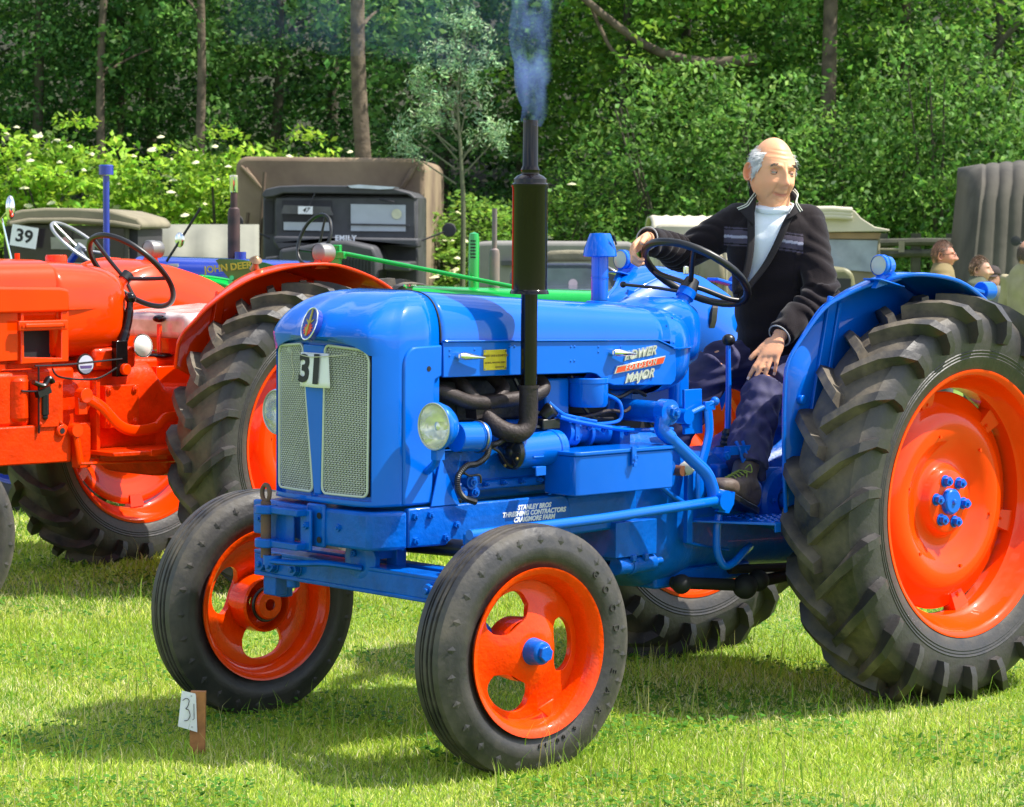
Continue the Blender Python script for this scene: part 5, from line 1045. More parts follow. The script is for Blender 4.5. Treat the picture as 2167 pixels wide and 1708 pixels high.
b = MB(); b.box((1.40, .24, .90), (.22, .08, .24)); b.cyl((1.35, .26, .80), (1.35, .26, 1.0), .05, n=18); b.build('side_casting', RED_R, Rd, bevel=.02)
b = MB(); b.prism([(2.3, .628), (2.3, .785), (1.12, .785), (1.085, .76), (1.085, .612)], .24, .30); b.cyl((1.145, .30, .755), (1.145, .315, .755), .028, n=20); rl = b.build('chassis_rail', RED_R, Rd, bevel=.008)
b = MB(); b.cyl((1.145, .3155, .755), (1.145, .317, .755), .013, n=16); b.build('rail_hole', BLKM, rl)
b = MB(); b.prism([(2.3, .628), (2.3, .785), (1.12, .785), (1.085, .612)], -.30, -.24); b.build('chassis_rail', RED_R, Rd, bevel=.008)
S = [rrect(.23, .60, 1.02, 1.10, .3), rrect(.23, .60, 1.04, .55, .3), rrect(.26, .50, .95, .50, .3), rrect(.26, .46, .92, -.25, .35)]
gbr_ = loft(Rd, 'gearbox_casing', RED_R, S, .01, 40)
b = MB(); b.box((.55, 0, 1.0), (1.1, .30, .10)); b.box((.80, .1, 1.06), (.25, .30, .10)); b.build('transmission_cover', RED_R, Rd, bevel=.02)
b = MB(); b.box((.79, .265, .845), (.19, .05, .19)); [b.hexn((x, .29, z), (0, 1, 0), .017, .008) for x in (.72, .865) for z in (.775, .92)]; b.box((.93, .27, .80), (.02, .05, .36)); b.box((1.0, .26, .68), (.06, .06, .20)); b.build('inspection_cover', RED_R, gbr_, bevel=.006)
b = MB(); b.tube(smoothpath([(1.02, .31, .90), (.93, .32, .85), (.84, .33, .765), (.75, .33, .735), (.64, .34, .745), (.60, .36, .785), (.52, .37, .79)]), .026, 12, squash=((0, 1, 0), .35)); b.cyl((1.02, .28, .905), (1.02, .33, .905), .034, n=22); b.cyl((.52, .34, .79), (.52, .42, .79), .02, n=14); b.box((1.03, .30, .86), (.05, .03, .08)); b.build('clutch_pedal', RED, Rd, bevel=.003)
b = MB(); b.tube([(.95, .29, .97-.005*k+.0) if 0 else (.945+.012*cos(k*1.57), .29+.012*sin(k*1.57), .965-.0016*k) for k in range(60)], .004, 5); b.build('return_spring', RED, Rd)
b = MB(); b.cyl((1.075, .30, .755), (1.075, .335, .755), .03, n=18); b.tube([(1.075, .32, .75), (1.06, .33, .62), (1.055, .33, .605)], .017, 10, squash=((0, 1, 0), .5)); b.tube([(1.06, .335, .605), (.45, .40, .59)], .007, 8); b.build('brake_linkage', RED, Rd)
b = MB(); b.prism([(.96, .34), (.96, .44), (.62, .50), (.2, .50), (.2, .24), (.96, .24)], .635, .655, 'xy'); b.box((.70, .42, .645), (.16, .12, .03)); b.build('foot_plate', RED_R, Rd, bevel=.004)
b = MB(); b.tube(smoothpath([(.720, .26, 1.315), (.735, .262, 1.22), (.775, .27, 1.13), (.80, .28, 1.10)]), [.016]*4+[.020]*8+[.024]*13, 10); b.sph((.718, .26, 1.33), .026); b.box((.80, .285, 1.06), (.065, .035, .16)); b.build('hand_lever', BLK, Rd, bevel=.005)
b = MB(); b.cyl((.79, .30, 1.012), (.79, .325, 1.012), .026, n=18); b.build('lever_pivot', RED, Rd, bevel=.004)
b = MB(); b.lathe([(.012, -.09), (.03, -.06), (.052, 0), (.056, .004)], o=(.69, .31, 1.115), axis=(.25, .95, .1), n=26); lb = b.build('side_lamp', CHROME, Rd); b = MB(); b.lathe([(.050, .004), (.03, .02), (0, .026)], o=(.69, .31, 1.115), axis=(.25, .95, .1), n=24); b.build('lamp_glass', mat('opal_glass', (.75, .72, .65), .2), lb)
b = MB(); b.lathe([(.09, -.14), (.05, -.06), (.045, -.02)], o=(.42, .1, 1.06), n=24); b.tube([(.42, .1, 1.04), (.42, .1, 1.20)], .012, 10); b.box((.42, .1, .96), (.2, .2, .1)); glr = b.build('gear_lever', RED, Rd, bevel=.01)
b = MB(); b.sph((.42, .1, 1.225), (.032, .032, .018)); b.sph((.42, .1, 1.055), (.065, .065, .014)); b.build('lever_knob', BLK, glr)
b = MB(); b.lathe([(0, .006), (.045, .006), (.048, 0)], o=(.985, .272, 1.040), axis=(0, 1, 0), n=30); dsc = b.build('licence_disc', BLKP, Rd)
b = MB(); b.lathe([(0, .0066), (.041, .0066)], o=(.985, .272, 1.040), axis=(0, 1, 0), n=30); b.build('disc_paper', mat('disc_paper', (.55, .56, .66), .5), dsc)
b = MB(); b.prism([(1.02, 1.035), (.95, 1.035), (.955, 1.022), (1.015, 1.022)], .279, .2796); b.build('disc_print', mat('disc_purple', (.10, .06, .20), .5), dsc, smooth=False)
b = MB(); [b.tube(smoothpath(p_), .0045, 6) for p_ in ([(1.28, .30, 1.045), (1.10, .30, 1.045), (.80, .30, 1.06)], [(1.18, .29, 1.03), (1.14, .30, .99), (.95, .30, .975), (.83, .30, 1.02)], [(1.36, .31, .94), (1.30, .31, .935), (1.20, .31, .935)])]; b.tube([(1.268, .31, .75), (1.268, .31, 1.04)], .005, 6); b.build('cable', BLKP, Rd)
b = MB(); b.box((1.245, .31, .93), (.07, .03, .03), ry=.3); b.tube(smoothpath([(1.30, .315, .975), (1.25, .32, .96), (1.22, .32, .99), (1.20, .32, .97)]), .018, 8, squash=((0, 0, 1), .6)); b.cyl((1.235, .31, .83), (1.235, .31, .92), .018, n=12); b.sph((1.235, .31, .82), .014); b.build('fuel_tap', BLKP, Rd, bevel=.004)
# its steering wheel
tau2 = .80; c2 = Vector((.505, 0, 1.445)); u2 = Vector((cos(tau2), 0, sin(tau2))); n2 = Vector((-sin(tau2), 0, cos(tau2)))
b = MB(); b.tube([c2+.232*(cos(a)*u2+sin(a)*Vector((0, 1, 0))) for a in [2*pi*k/56 for k in range(56)]], .0135, 10, cyc=True); sw2 = b.build('steering_wheel', BLKP, Rd)
for a in (R(100), R(215), R(335)): b = MB(); h_ = c2-n2*.05; e_ = c2+.228*(cos(a)*u2+sin(a)*Vector((0, 1, 0))); b.tube(smoothpath([h_, h_+(e_-h_)*.5-n2*.003, e_]), .010, 8); b.build('spoke', BLKP, sw2)
b = MB(); b.cyl(c2-n2*.06, c2-n2*.02, .03, n=18); b.build('wheel_boss', BLKP, sw2); b = MB(); b.cyl(c2-n2*.06, c2-n2*.40, .024, n=16); b.build('steering_column', RED, Rd)
# seat under a plastic cover
b = MB(); b.box((.13, .0, 1.205), (.52, .52, .12), ry=.06); st_ = b.build('seat', mat('plastic_covered_seat', (.80, .78, .74), .25, coat=.6, var=.35, vscale=9, col2=(.42, .33, .31)), Rd, bevel=.035, seg=4); b = MB(); b.box((.1, 0, 1.08), (.2, .2, .15)); b.build('seat_base', RED_R, Rd)
OUTR = [(.60, .43, 1.02), (.598, .45, 1.128), (.58, .47, 1.18), (.549, .50, 1.226), (.480, .56, 1.314), (.342, .66, 1.421), (.159, .74, 1.476), (-.032, .78, 1.484), (-.224, .78, 1.445), (-.406, .78, 1.373), (-.55, .78, 1.26)]
AR = [(p.x, p.z) for p in smoothpath([(.89, 0, 1.10), (.84, 0, 1.19), (.75, 0, 1.27), (.62, 0, 1.36), (.45, 0, 1.428), (.25, 0, 1.472), (.05, 0, 1.486), (-.12, 0, 1.472), (-.28, 0, 1.425), (-.42, 0, 1.355), (-.55, 0, 1.25)], 5)]
for s_ in (1, -1):
    fd = fender2(Rd, RED, s_, .40, OUTR, zfloor=.75, hub=(0, .664))
    b = MB(); b.box((.36, s_*.415, 1.15), (.05, .02, .42), ry=-.2); b.build('mudguard_rib', RED, fd, bevel=.004)
    b = MB(); lc = (-.12, s_*.62, 1.535); b.lathe([(0, -.055), (.040, -.055), (.043, -.05), (.043, -.02), (.046, -.017), (.046, .02), (.042, .024)], o=lc, axis=(1, 0, 0), n=28); b.lathe([(.041, .022), (.02, .03), (0, .032)], o=lc, axis=(1, 0, 0), n=20)
    wl = b.build('work_lamp', mat('lamp_grey_metal', (.30, .29, .27), .4, metal=.6, var=.2), fd); b = MB(); b.prism([(-.16, 1.46), (-.06, 1.46), (-.10, 1.51), (-.14, 1.51)], s_*.60, s_*.64); b.build('lamp_foot', RED, fd, bevel=.006)
b = MB(); b.tube(smoothpath([(-.1, -.64, 1.50), (-.05, -.62, 1.44), (.02, -.55, 1.40), (.03, -.45, 1.25), (.02, -.42, 1.1)]), .005, 6); b.build('lamp_cable', BLKP, Rd)
b = MB(); b.lathe([(.025, 0), (.012, .03), (.03, .05), (.01, .07), (0, .072)], o=(.15, .46, 1.46), axis=(.3, .5, .8), n=18); b.build('reflector_knob', mat('tarnished_knob', (.35, .22, .12), .3, metal=.7), Rd)
for s_ in (1, -1):
    w_ = rear_wheel(Rd, (0, s_*.65, .664), s_, RED, TYRE2, spin=.23, mk=lug_me, nuts=None)
b = MB(); b.cyl((0, -.6, .664), (0, .6, .664), .09, n=20); b.build('axle_housing', RED_R, Rd)
fr_ = fw2
for s_ in (1, -1):
    c = fr_.copy(); sc.collection.objects.link(c); c.parent = Rd; c.matrix_local = Matrix.Translation((2.05, s_*.62, .375)) @ (Matrix.Rotation(pi, 4, 'Z') if s_ < 0 else Matrix.Identity(4))
    for ch in fr_.children: d_ = ch.copy(); sc.collection.objects.link(d_); d_.parent = c
b = MB(); b.box((2.05, 0, .48), (.1, 1.1, .08)); b.build('axle_beam', RED_R, Rd, bevel=.01)
b = MB(); b.box((2.22, 0, 1.12), (.06, .5, .62)); b.build('radiator_grille', RED, Rd, bevel=.03)
# ------------------------------------------------------------ plainer tractors further back
def steering(T_, c, r, tau, m, spokes=3, a0=.4, rr=.012, yaw=0, col=None, clen=.4):
    c = Vector(c); u = Vector((cos(tau), 0, sin(tau))); n = Vector((-sin(tau), 0, cos(tau))); b = MB()
    b.tube([c+r*(cos(a)*u+sin(a)*Vector((0, 1, 0))) for a in [2*pi*k/44 for k in range(44)]], rr, 8, cyc=True); s = b.build('steering_wheel', m, T_)
    for k in range(spokes): a = a0+2*pi*k/spokes; b = MB(); b.tube([c-n*.03, c+r*.98*(cos(a)*u+sin(a)*Vector((0, 1, 0)))], rr*.75, 8); b.build('spoke', m, s)
    b = MB(); b.cyl(c-n*.05, c+n*.0, .03, n=14); b.build('wheel_boss', m, s); b = MB(); b.cyl(c-n*.05, c-n*clen, .022, n=12); b.build('steering_column', col or m, T_)
def old_tractor(T_, m, mr, hood, wb=1.95, track=.62, Rr_=.66, fenders=True, rimm=None):
    x0, x1, hw, z0, z1, zr = hood  # rear, front, half width, bottom, top at the front, top at the rear
    S = [rrect(hw, z0, zr, x0, .45), rrect(hw, z0, z1, x1-.10, .4), rrect(hw*.97, z0, z1-.02, x1-.03, .4), rrect(hw*.85, z0+.02, z1-.06, x1, .4)]; loft(T_, 'bonnet', m, S)
    b = MB(); b.box(((x0+x1)/2, 0, z0-.12), (x1-x0-.1, .30, .35)); b.build('engine_block', mr, T_, bevel=.02)
    S = [rrect(.2, .5, .95, .95, .4), rrect(.2, .5, .92, .3, .4), rrect(.25, .45, .95, .2, .4), rrect(.25, .45, .95, -.25, .4)]; loft(T_, 'gearbox_casing', mr, S)
    b = MB(); b.cyl((0, -track, Rr_), (0, track, Rr_), .09, n=18); b.build('axle_housing', mr, T_)
    for s in (1, -1):
        rear_wheel(T_, (0, s*track, Rr_), s, rimm or m, TYRE2, spin=.13*s+.1, mk=lug_me)
        if fenders: fender(T_, m, s*.42, s*.74, 0, [(p.x, p.z+Rr_-.70) for p in smoothpath([(.74, 0, .95), (.70, 0, 1.15), (.58, 0, 1.36), (.35, 0, 1.48), (.05, 0, 1.50), (-.25, 0, 1.42), (-.45, 0, 1.28)], 4)])
        c = fr_.copy(); sc.collection.objects.link(c); c.parent = T_; c.matrix_local = Matrix.Translation((wb, s*.55, .375)) @ (Matrix.Rotation(pi, 4, 'Z') if s < 0 else Matrix.Identity(4))
        for ch in fr_.children: d_ = ch.copy(); sc.collection.objects.link(d_); d_.parent = c
    b = MB(); b.box((wb, 0, .50), (.1, 1.0, .09)); b.build('axle_beam', mr, T_, bevel=.01)
def inframe(M, px, py, Y): return M.inverted() @ W(px, py, Y)
# dark blue tractor facing right
NL = W(150, 700, 16.2); NL.z = gz(16.2); NT_ = R(-14)
NV = empty('tractor', NL, NT_, 'dark blue tractor facing right behind the orange-red one, capped blue stack and silver steering wheel', 'tractor')
NM = Matrix.Translation(NL) @ Matrix.Rotation(NT_, 4, 'Z'); 
old_tractor(NV, NAVY, NAVY, (.50, 1.62, .25, 1.02, 1.52, 1.54), fenders=True)
p_ = inframe(NM, 226, 500, 16.15); b = MB(); b.lathe([(.020, 1.4), (.020, 2.03)], o=(p_.x, p_.y*0, 0), n=18); b.lathe([(.024, 2.035), (.045, 2.035), (.045, 2.09), (.040, 2.095), (0, 2.096)], o=(p_.x, 0, 0), n=24); b.build('air_intake_stack', NAVY, NV)
p_ = inframe(NM, 483, 500, 15.9); ux = p_.x
b = MB(); b.lathe([(.018, 1.3), (.020, 1.48), (.036, 1.50), (.038, 1.55), (.038, 1.80), (.034, 1.83), (.022, 1.84), (.022, 1.95)], o=(ux, .05, 0), n=22); es = b.build('exhaust_stack', mat('rusty_exhaust', (.10, .05, .045), .5, var=.3, vscale=9, col2=(.02, .018, .02), metal=.3), NV)
b = MB(); b.lathe([(.025, 1.93), (.027, 1.935), (.027, 2.035), (.022, 2.036), (.022, 1.98)], o=(ux, .05, 0), n=22); b.build('exhaust_tip', CHROME, es)
b = MB(); b.cyl((ux+.06, 0, 1.48), (ux+.06, 0, 1.57), .035, n=16); b.build('radiator_cap', NAVY, NV)
p_ = inframe(NM, 162, 520, 16.1); steering(NV, (p_.x, 0, p_.z), .225, R(-38), mat('silver_wheel', (.42, .42, .42), .35, metal=.6), 3, 1.2, .011, col=NAVY)
b = MB(); b.box((.42, 0, 1.44), (.30, .42, .10)); b.box((.50, -.12, 1.50), (.45, .05, .04)); b.cyl((.66, -.18, 1.46), (.80, -.18, 1.46), .045, n=18); b.build('dash_panel', mat('grey_dash', (.16, .16, .15), .5), NV, bevel=.01)
b = MB(); b.lathe([(0, -.03), (.2, 0), (.22, .08), (.2, .03), (0, 0)], o=(-.05, 0, 1.05), n=24); b.build('seat', BLKP, NV)
# mirrors on stalks of the far side
p_ = inframe(NM, 352, 554, 15.4); q_ = inframe(NM, 425, 440, 15.4); mm_ = inframe(NM, 380, 508, 15.4)
b = MB(); b.tube([p_, q_], .008, 8); ms_ = b.build('marker_rod', BLKP, NV); b = MB(); b.sph(mm_, (.030, .008, .045), 16, 10); b.build('round_mirror', CHROME, ms_)
p_ = inframe(RM, 25, 555, 12.9); q_ = inframe(RM, 3, 462, 12.9); r_ = inframe(RM, 22, 440, 12.8)
b = MB(); b.tube([p_, q_, q_+(r_-q_)*.8], .006, 8); mr_ = b.build('mirror_stalk', CHROME, Rd); b = MB(); b.sph(r_, (.024, .024, .060), 18, 12); b.build('round_mirror', CHROME, mr_)
# green tractor facing right
GL = W(770, 700, 14.6); GL.z = gz(14.6); GT_ = R(-9)
GT = empty('tractor', GL, GT_, 'bright green tractor facing right with a yellow-lettered pan seat and long steering rod', 'tractor')
GM = Matrix.Translation(GL) @ Matrix.Rotation(GT_, 4, 'Z')
old_tractor(GT, GREENP, GREENP, (.30, 1.85, .17, 1.02, 1.335, 1.36), fenders=False, Rr_=.64, rimm=mat('yellow_rim', (.75, .50, .02), .3), wb=1.8)
def lg(px, py, Y=14.6): return inframe(GM, px, py, Y)
b = MB(); rows = []
for i in range(9): # pan seat with a raised back: an ellipse-edged shell
    t = i/8; rows.append([(-.60+.30*t*cos(a)*1.15, .26*t*sin(a), 1.18+.22*(t**2.2)*(.35+.65*(.5-.5*cos(a)))) for a in [2*pi*k/36 for k in range(36)]])
b.grid(rows, False, True); se = b.build('pan_seat', GREENP, GT, ang=0, solid=.004); b = MB(); b.tube(rows[-1], .007, 6, cyc=True); b.build('seat_rim', GREENP, se)
cs = [lg(px, 565, 14.35) for px in (470, 500, 530)]
b = MB(); [b.lathe([(0, 0), (.016, 0)], o=lg(px, py, 14.36), axis=(0, -1, 0), n=14) for px, py in ((488, 561), (484, 575), (509, 575), (500, 569))]; 
# lettered back plate of the seat
A_, B2, C2, D2 = lg(457, 550, 14.35), lg(560, 556, 14.35), lg(535, 585, 14.35), lg(478, 585, 14.35)
pn = [lg(*q, 14.34) for q in ((456, 551), (463, 548), (500, 549), (560, 556), (610, 572), (585, 582), (560, 590), (530, 598), (505, 603), (484, 590), (468, 570))]
b.v, b.f = [], []; n_ = len(pn); b.add(pn+[q+Vector((0, .02, 0)) for q in pn], [tuple(range(n_)), tuple(range(n_, 2*n_))[::-1]]+[(i, (i+1) % n_, n_+(i+1) % n_, n_+i) for i in range(n_)]); sbk = b.build('seat_back', mat('dark_green_paint', (.0, .17, .03), .3, coat=.5), GT, smooth=False)
lettering('JOHN DEERE', .052, Matrix.Translation(lg(487, 566, 14.33)) @ Matrix.Rotation(pi/2, 4, 'X') @ Matrix.Rotation(R(7), 4, 'Z'), mat('yellow_lettering', (.55, .45, .04), .5), sbk, .001, bold=.0015)
b = MB(); [b.cyl(lg(px, py, 14.335), lg(px, py, 14.325), .013, n=14) for px, py in ((490, 588), (487, 597), (512, 594))]; b.build('seat_holes', mat('bright_green', (.05, .6, .2), .4), sbk)
p_ = lg(665, 507, 14.5); c_ = Vector(p_); b = MB(); ux_, uz_ = Vector((.80, -.55, .0)), Vector((.25, .20, .95)); b.tube([c_+.135*cos(a)*ux_*.93+.145*sin(a)*uz_ for a in [2*pi*k/44 for k in range(44)]], .010, 8, cyc=True); s_w = b.build('steering_wheel', BLKP, GT)
for a in (R(75), R(205), R(330)): b = MB(); b.tube([lg(672, 534, 14.5), c_+.135*cos(a)*ux_*.93+.145*sin(a)*uz_], .007, 8); b.build('spoke', BLKP, s_w)
b = MB(); b.tube([lg(672, 545), lg(735, 538), lg(1090, 608, 14.3)], .013, 10); b.box(lg(712, 545), (.05, .05, .14)); b.box(lg(712, 540), (.10, .06, .04)); b.build('steering_rod', GREENP, GT, bevel=.006)
p_ = lg(1009, 500); b = MB(); b.lathe([(.030, 1.25), (.030, 1.62), (.026, 1.65), (0, 1.66)], o=(p_.x, 0, 0), n=22); gs_ = b.build('air_intake_stack', GREENP, GT)
for k in range(6): b = MB(); b.box((p_.x, -.030, 1.61-.018*k), (.030, .006, .007)); b.build('stack_slot', BLKM, gs_)
p_ = lg(1050, 500); b = MB(); b.lathe([(.030, 1.25), (.030, 1.54), (.026, 1.56), (.014, 1.57), (.014, 1.79), (.011, 1.79)], o=(p_.x, .05, 0), n=20); b.build('exhaust_stack', mat('grey_exhaust', (.14, .12, .13), .5, var=.3, vscale=6, col2=(.22, .15, .12)), GT)
b = MB(); b.lathe([(.03, 0), (.04, .01), (.04, .02), (0, .022)], o=(lg(870, 583).x, 0, 1.345), n=20); b.build('fuel_cap', CHROME, GT)
# ------------------------------------------------------------ army lorry with canvas tilt
CANV = mat('brown_canvas', (.27, .20, .125), .9, var=.3, vscale=1.1, col2=(.13, .085, .06), bump=.006, bscale=9, detail=6)
CABM = mat('grey_army_paint', (.058, .058, .064), .55, var=.2, vscale=4, bump=.001)
CABD = mat('dark_cab', (.028, .027, .032), .7)
PANE1 = mat('grey_window_glass', (.42, .47, .52), .12, var=.04, coat=.5)
def ivehicle(px, Y, label, name, cat, rz=0):
    p = W(px, 466, Y); o = empty(name, (p.x, Y, gz(Y)), R(rz), label, cat); k = Y/5534
    M = (Matrix.Translation(o.location) @ Matrix.Rotation(R(rz), 4, 'Z')).inverted()
    def L(qx, qy, dy=0): return M @ W(qx, qy, Y+dy)
    return o, L
TRK, L = ivehicle(715, 36, 'grey army lorry with a brown canvas tilt and white EMILY lettering under its windscreen', 'army_lorry', 'lorry', -3)
def face(parent, name, m, pts, L, d0, d1, bevel=0, seg=2):
    a = [L(x, y, d0) for x, y in pts]; c = [L(x, y, d0)+Vector((0, d1-d0, 0)) for x, y in pts]; n = len(pts); b = MB()
    b.add(a+c, [tuple(range(n)), tuple(range(n, 2*n))[::-1]]+[(i, (i+1) % n, n+(i+1) % n, n+i) for i in range(n)]); return b.build(name, m, parent, bevel=bevel, seg=seg)
def rpoly(x0, y0, x1, y1, r, n=6, rb=0):
    out = []
    for cx, cy, a0, rr in ((x0+r, y0+r, pi, r), (x1-r, y0+r, 1.5*pi, r)): out += [(cx+rr*cos(a0+k*pi/2/n), cy+rr*sin(a0+k*pi/2/n)) for k in range(n+1)]
    return out+[(x1, y1), (x0, y1)]
til = face(TRK, 'canvas_tilt', CANV, [(x, y+(x-500)*.012) for x, y in rpoly(498, 331, 897, 640, 26)], L, 1.6, 5.2, .06, 3)
b = MB(); rows = []
for i in range(13): # slack cloth folds at the front corners
    pass
for k, (x0, x1) in enumerate(((510, 556), (520, 556), (880, 850), (872, 845))): b.tube([L(x0, 352+4*(k % 2), 1.58), L((x0+x1)/2, 375+6*(k % 2), 1.55), L(x1, 402, 1.58)], [.02, .03, .01], 8)
b.build('canvas_fold', CANV, til)
cab = face(TRK, 'cab', CABM, [(556, 412), (556, 620), (884, 620), (884, 418), (872, 412)], L, .12, 1.5, .03)
rf = face(TRK, 'cab_roof', CABM, [(553, 412), (562, 400), (590, 394), (640, 392), (760, 393), (830, 398), (868, 408), (882, 420), (876, 422), (860, 412), (600, 409), (575, 417), (556, 419)], L, -.12, 1.5, .03, 3)
face(TRK, 'roof_sheet', mat('white_plastic_sheet', (.62, .66, .72), .5), [(735, 393), (760, 391), (835, 396), (830, 400), (800, 401), (770, 399), (742, 398)], L, -.16, .5)
ws = face(TRK, 'windscreen_frame', CABM, [(582, 418), (582, 505), (878, 505), (878, 418)], L, -.02, .12, .015)
face(ws, 'dark_opening', CABD, [(597, 424), (702, 424), (705, 492), (598, 490)], L, -.03, -.02)
face(ws, 'windscreen_pane', PANE1, [(600, 470), (697, 471), (697, 489), (600, 487)], L, -.05, -.03); face(ws, 'open_windscreen_flap', mat('dull_glass', (.09, .09, .10), .2), [(600, 434), (698, 438), (704, 456), (594, 452)], L, -.22, -.19)
face(ws, 'windscreen_pane', PANE1, [(742, 432), (858, 434), (858, 490), (742, 489)], L, -.05, -.03); face(ws, 'pane_bar', CABM, [(738, 473), (866, 475), (866, 479), (738, 477)], L, -.07, -.04)
b = MB(); [b.tube([L(*a, -.10), L(*c, -.12)], .012, 6) for a, c in (((668, 405), (652, 440)), ((802, 422), (834, 428)))]; b.build('wiper', CABD, ws)
b = MB(); b.lathe([(0, 0), (.07, 0)], o=L(839, 453, -.07), axis=(0, -1, 0), n=18); b.build('licence_disc', mat('cream_disc', (.6, .6, .42), .6), ws)
face(TRK, 'door_opening', CABD, [(559, 425), (578, 425), (577, 495), (560, 495)], L, .10, .115)
face(TRK, 'scuttle', CABM, [(578, 500), (884, 505), (884, 525), (760, 512), (700, 508), (640, 520), (590, 530), (578, 515)], L, -.5, .1, .03, 3)
face(TRK, 'bonnet', CABM, [(590, 528), (640, 520), (700, 510), (730, 509), (790, 522), (800, 545), (800, 640), (590, 640)], L, -1.1, .05, .05, 3)
for k in range(12): face(TRK, 'grille_slat', CABD, [(706+7*k, 545), (709+7*k, 545), (709+7*k, 600), (706+7*k, 600)], L, -1.14, -1.10)
face(TRK, 'wing', CABM, [(812, 552), (866, 556), (866, 575), (812, 572)], L, -1.1, .0, .02); face(TRK, 'wing', CABM, [(560, 545), (600, 540), (600, 570), (560, 572)], L, -1.0, .0, .02)
lettering('EMILY', .098, Matrix.Translation(L(731, 504.5, -.56)) @ Matrix.Rotation(pi/2, 4, 'X'), WLET, TRK, .002, bold=.004, space=1.15)
b = MB(); b.lathe([(0, .03), (.09, .02), (.10, 0), (0, -.01)], o=L(500, 470, .2), axis=(0, -1, 0), n=18); b.tube([L(500, 470, .2), L(570, 505, .1)], .012, 6); b.lathe([(0, .03), (.09, .02), (.10, 0), (0, -.01)], o=L(950, 487, .2), axis=(0, -1, 0), n=18); b.tube([L(950, 487, .2), L(885, 512, .1)], .012, 6); b.build('wing_mirror', CABD, TRK)
b = MB(); [b.cyl(L(x, 700, y_), L(x, 700, y_)+Vector((.25, 0, 0)), .48, n=24) for x in (585, 840) for y_ in (-.6, 4)]; b.build('road_wheel', TYRE, TRK)
b = MB(); [b.tube([L(*a, 1.45), L(*c, 1.45)], .03, 6) for a, c in (((560, 365), (545, 560)), ((525, 450), (508, 600)))]; b.build('tilt_frame', mat('rusty_brown_bar', (.12, .08, .05), .8), TRK)
def card(px, py, Y, w, h, num, tilt, label, sz=.6, sh=0, bold=.006):
    p = W(px, py, Y); e = empty('number_card', (p.x, Y, p.z), 0, label, 'number card'); b = MB(); b.box((0, 0, 0), (w, .004, h), ry=tilt); c = b.build('card', WHITE, e)
    lettering(num, h*sz*1.35, Matrix.Translation((0, -.003, 0)) @ Matrix.Rotation(pi/2, 4, 'X') @ Matrix.Rotation(-tilt, 4, 'Z'), INK, e, .001, name='digits', bold=bold, shear=sh)
card(646, 445, 35.72, .20, .105, '47', R(1), 'small white card with black number 47 in the lorry windscreen', .62, .4, .002)
# ------------------------------------------------------------ old car with canvas hood, left
CHD = mat('khaki_canvas', (.235, .205, .135), .9, var=.15, vscale=2, bump=.004, bscale=10)
JEP, L = ivehicle(160, 30, 'khaki army car with a canvas hood behind the orange-red tractor at the far left', 'army_car', 'car', 0)
face(JEP, 'canvas_hood', CHD, [(12, 478), (16, 462), (24, 450), (45, 444), (95, 440), (170, 441), (235, 446), (270, 456), (290, 462), (303, 476), (298, 486), (270, 482), (200, 477), (60, 472), (40, 478)], L, -.1, 2.4, .05, 3)
b = MB(); b.tube([L(22, 474, -.13), L(60, 467, -.14), (L(150, 466, -.14)), L(240, 472, -.13), L(296, 482, -.12)], .028, 8); b.build('hood_piping', CHD, JEP)
wf = face(JEP, 'windscreen_frame', mat('olive_paint', (.075, .07, .045), .6), [(24, 476), (272, 478), (272, 600), (24, 600)], L, .0, .05)
for a, c in ((34, 152), (156, 262)): face(wf, 'windscreen_pane', mat('dark_interior_glass', (.030, .022, .028), .12, coat=.4), [(a, 484), (c, 484), (c, 600), (a, 600)], L, -.02, -.01)
face(wf, 'bench_back', mat('cream_panel', (.33, .33, .25), .6), [(107, 502), (150, 503), (150, 528), (108, 527)], L, -.05, -.03); face(wf, 'bench_back', mat('cream_panel', (.33, .33, .25), .6), [(157, 506), (200, 508), (200, 528), (157, 528)], L, -.05, -.03)
b = MB(); b.lathe([(0, 0), (.045, 0)], o=L(140, 509, -.07), axis=(0, -1, 0), n=16); b.build('licence_disc', mat('red_white_disc', (.6, .3, .28), .6), wf)
face(JEP, 'body', mat('olive_paint', (.075, .07, .045), .6), [(15, 560), (290, 560), (290, 700), (15, 700)], L, -1.3, 2.5, .08, 3); face(JEP, 'side_curtain', CABD, [(8, 480), (24, 476), (24, 600), (8, 600)], L, .05, 2.2); face(JEP, 'side_curtain', CABD, [(262, 482), (292, 486), (290, 600), (262, 600)], L, .1, 2.2)
b = MB(); [b.cyl(L(x, 660, y_), L(x, 660, y_)+Vector((.2, 0, 0)), .36, n=22) for x in (20, 265) for y_ in (-.8, 2)]; b.build('road_wheel', TYRE, JEP)
card(51, 501, 29.75, .30, .24, '39', R(9), 'white card with black number 39 on the windscreen of the khaki car', .62, 0, .006)
# grey tarpaulin over a low load
TP, L = ivehicle(390, 33, 'low grey-green tarpaulin sheet over a load beside the brown canvas lorry', 'tarpaulin', 'tarpaulin')
b = MB(); A_ = [L(296, 476, 0), L(470, 474, 0)]; rows = [[L(x, y, d)+Vector((0, 0, .03*sin(x*.09)*(1 if y > 480 else 0))) for x in range(296, 560, 12)] for y, d in ((620, -1.35), (556, -1.3), (520, -.75), (488, -.2), (475, 0), (478, .8), (530, 1.6), (620, 1.7))]
b.grid(rows); b.build('sheet', mat('grey_green_tarpaulin', (.22, .22, .17), .8, var=.1, vscale=1.5, bump=.004, bscale=6), TP, ang=0, solid=.01)
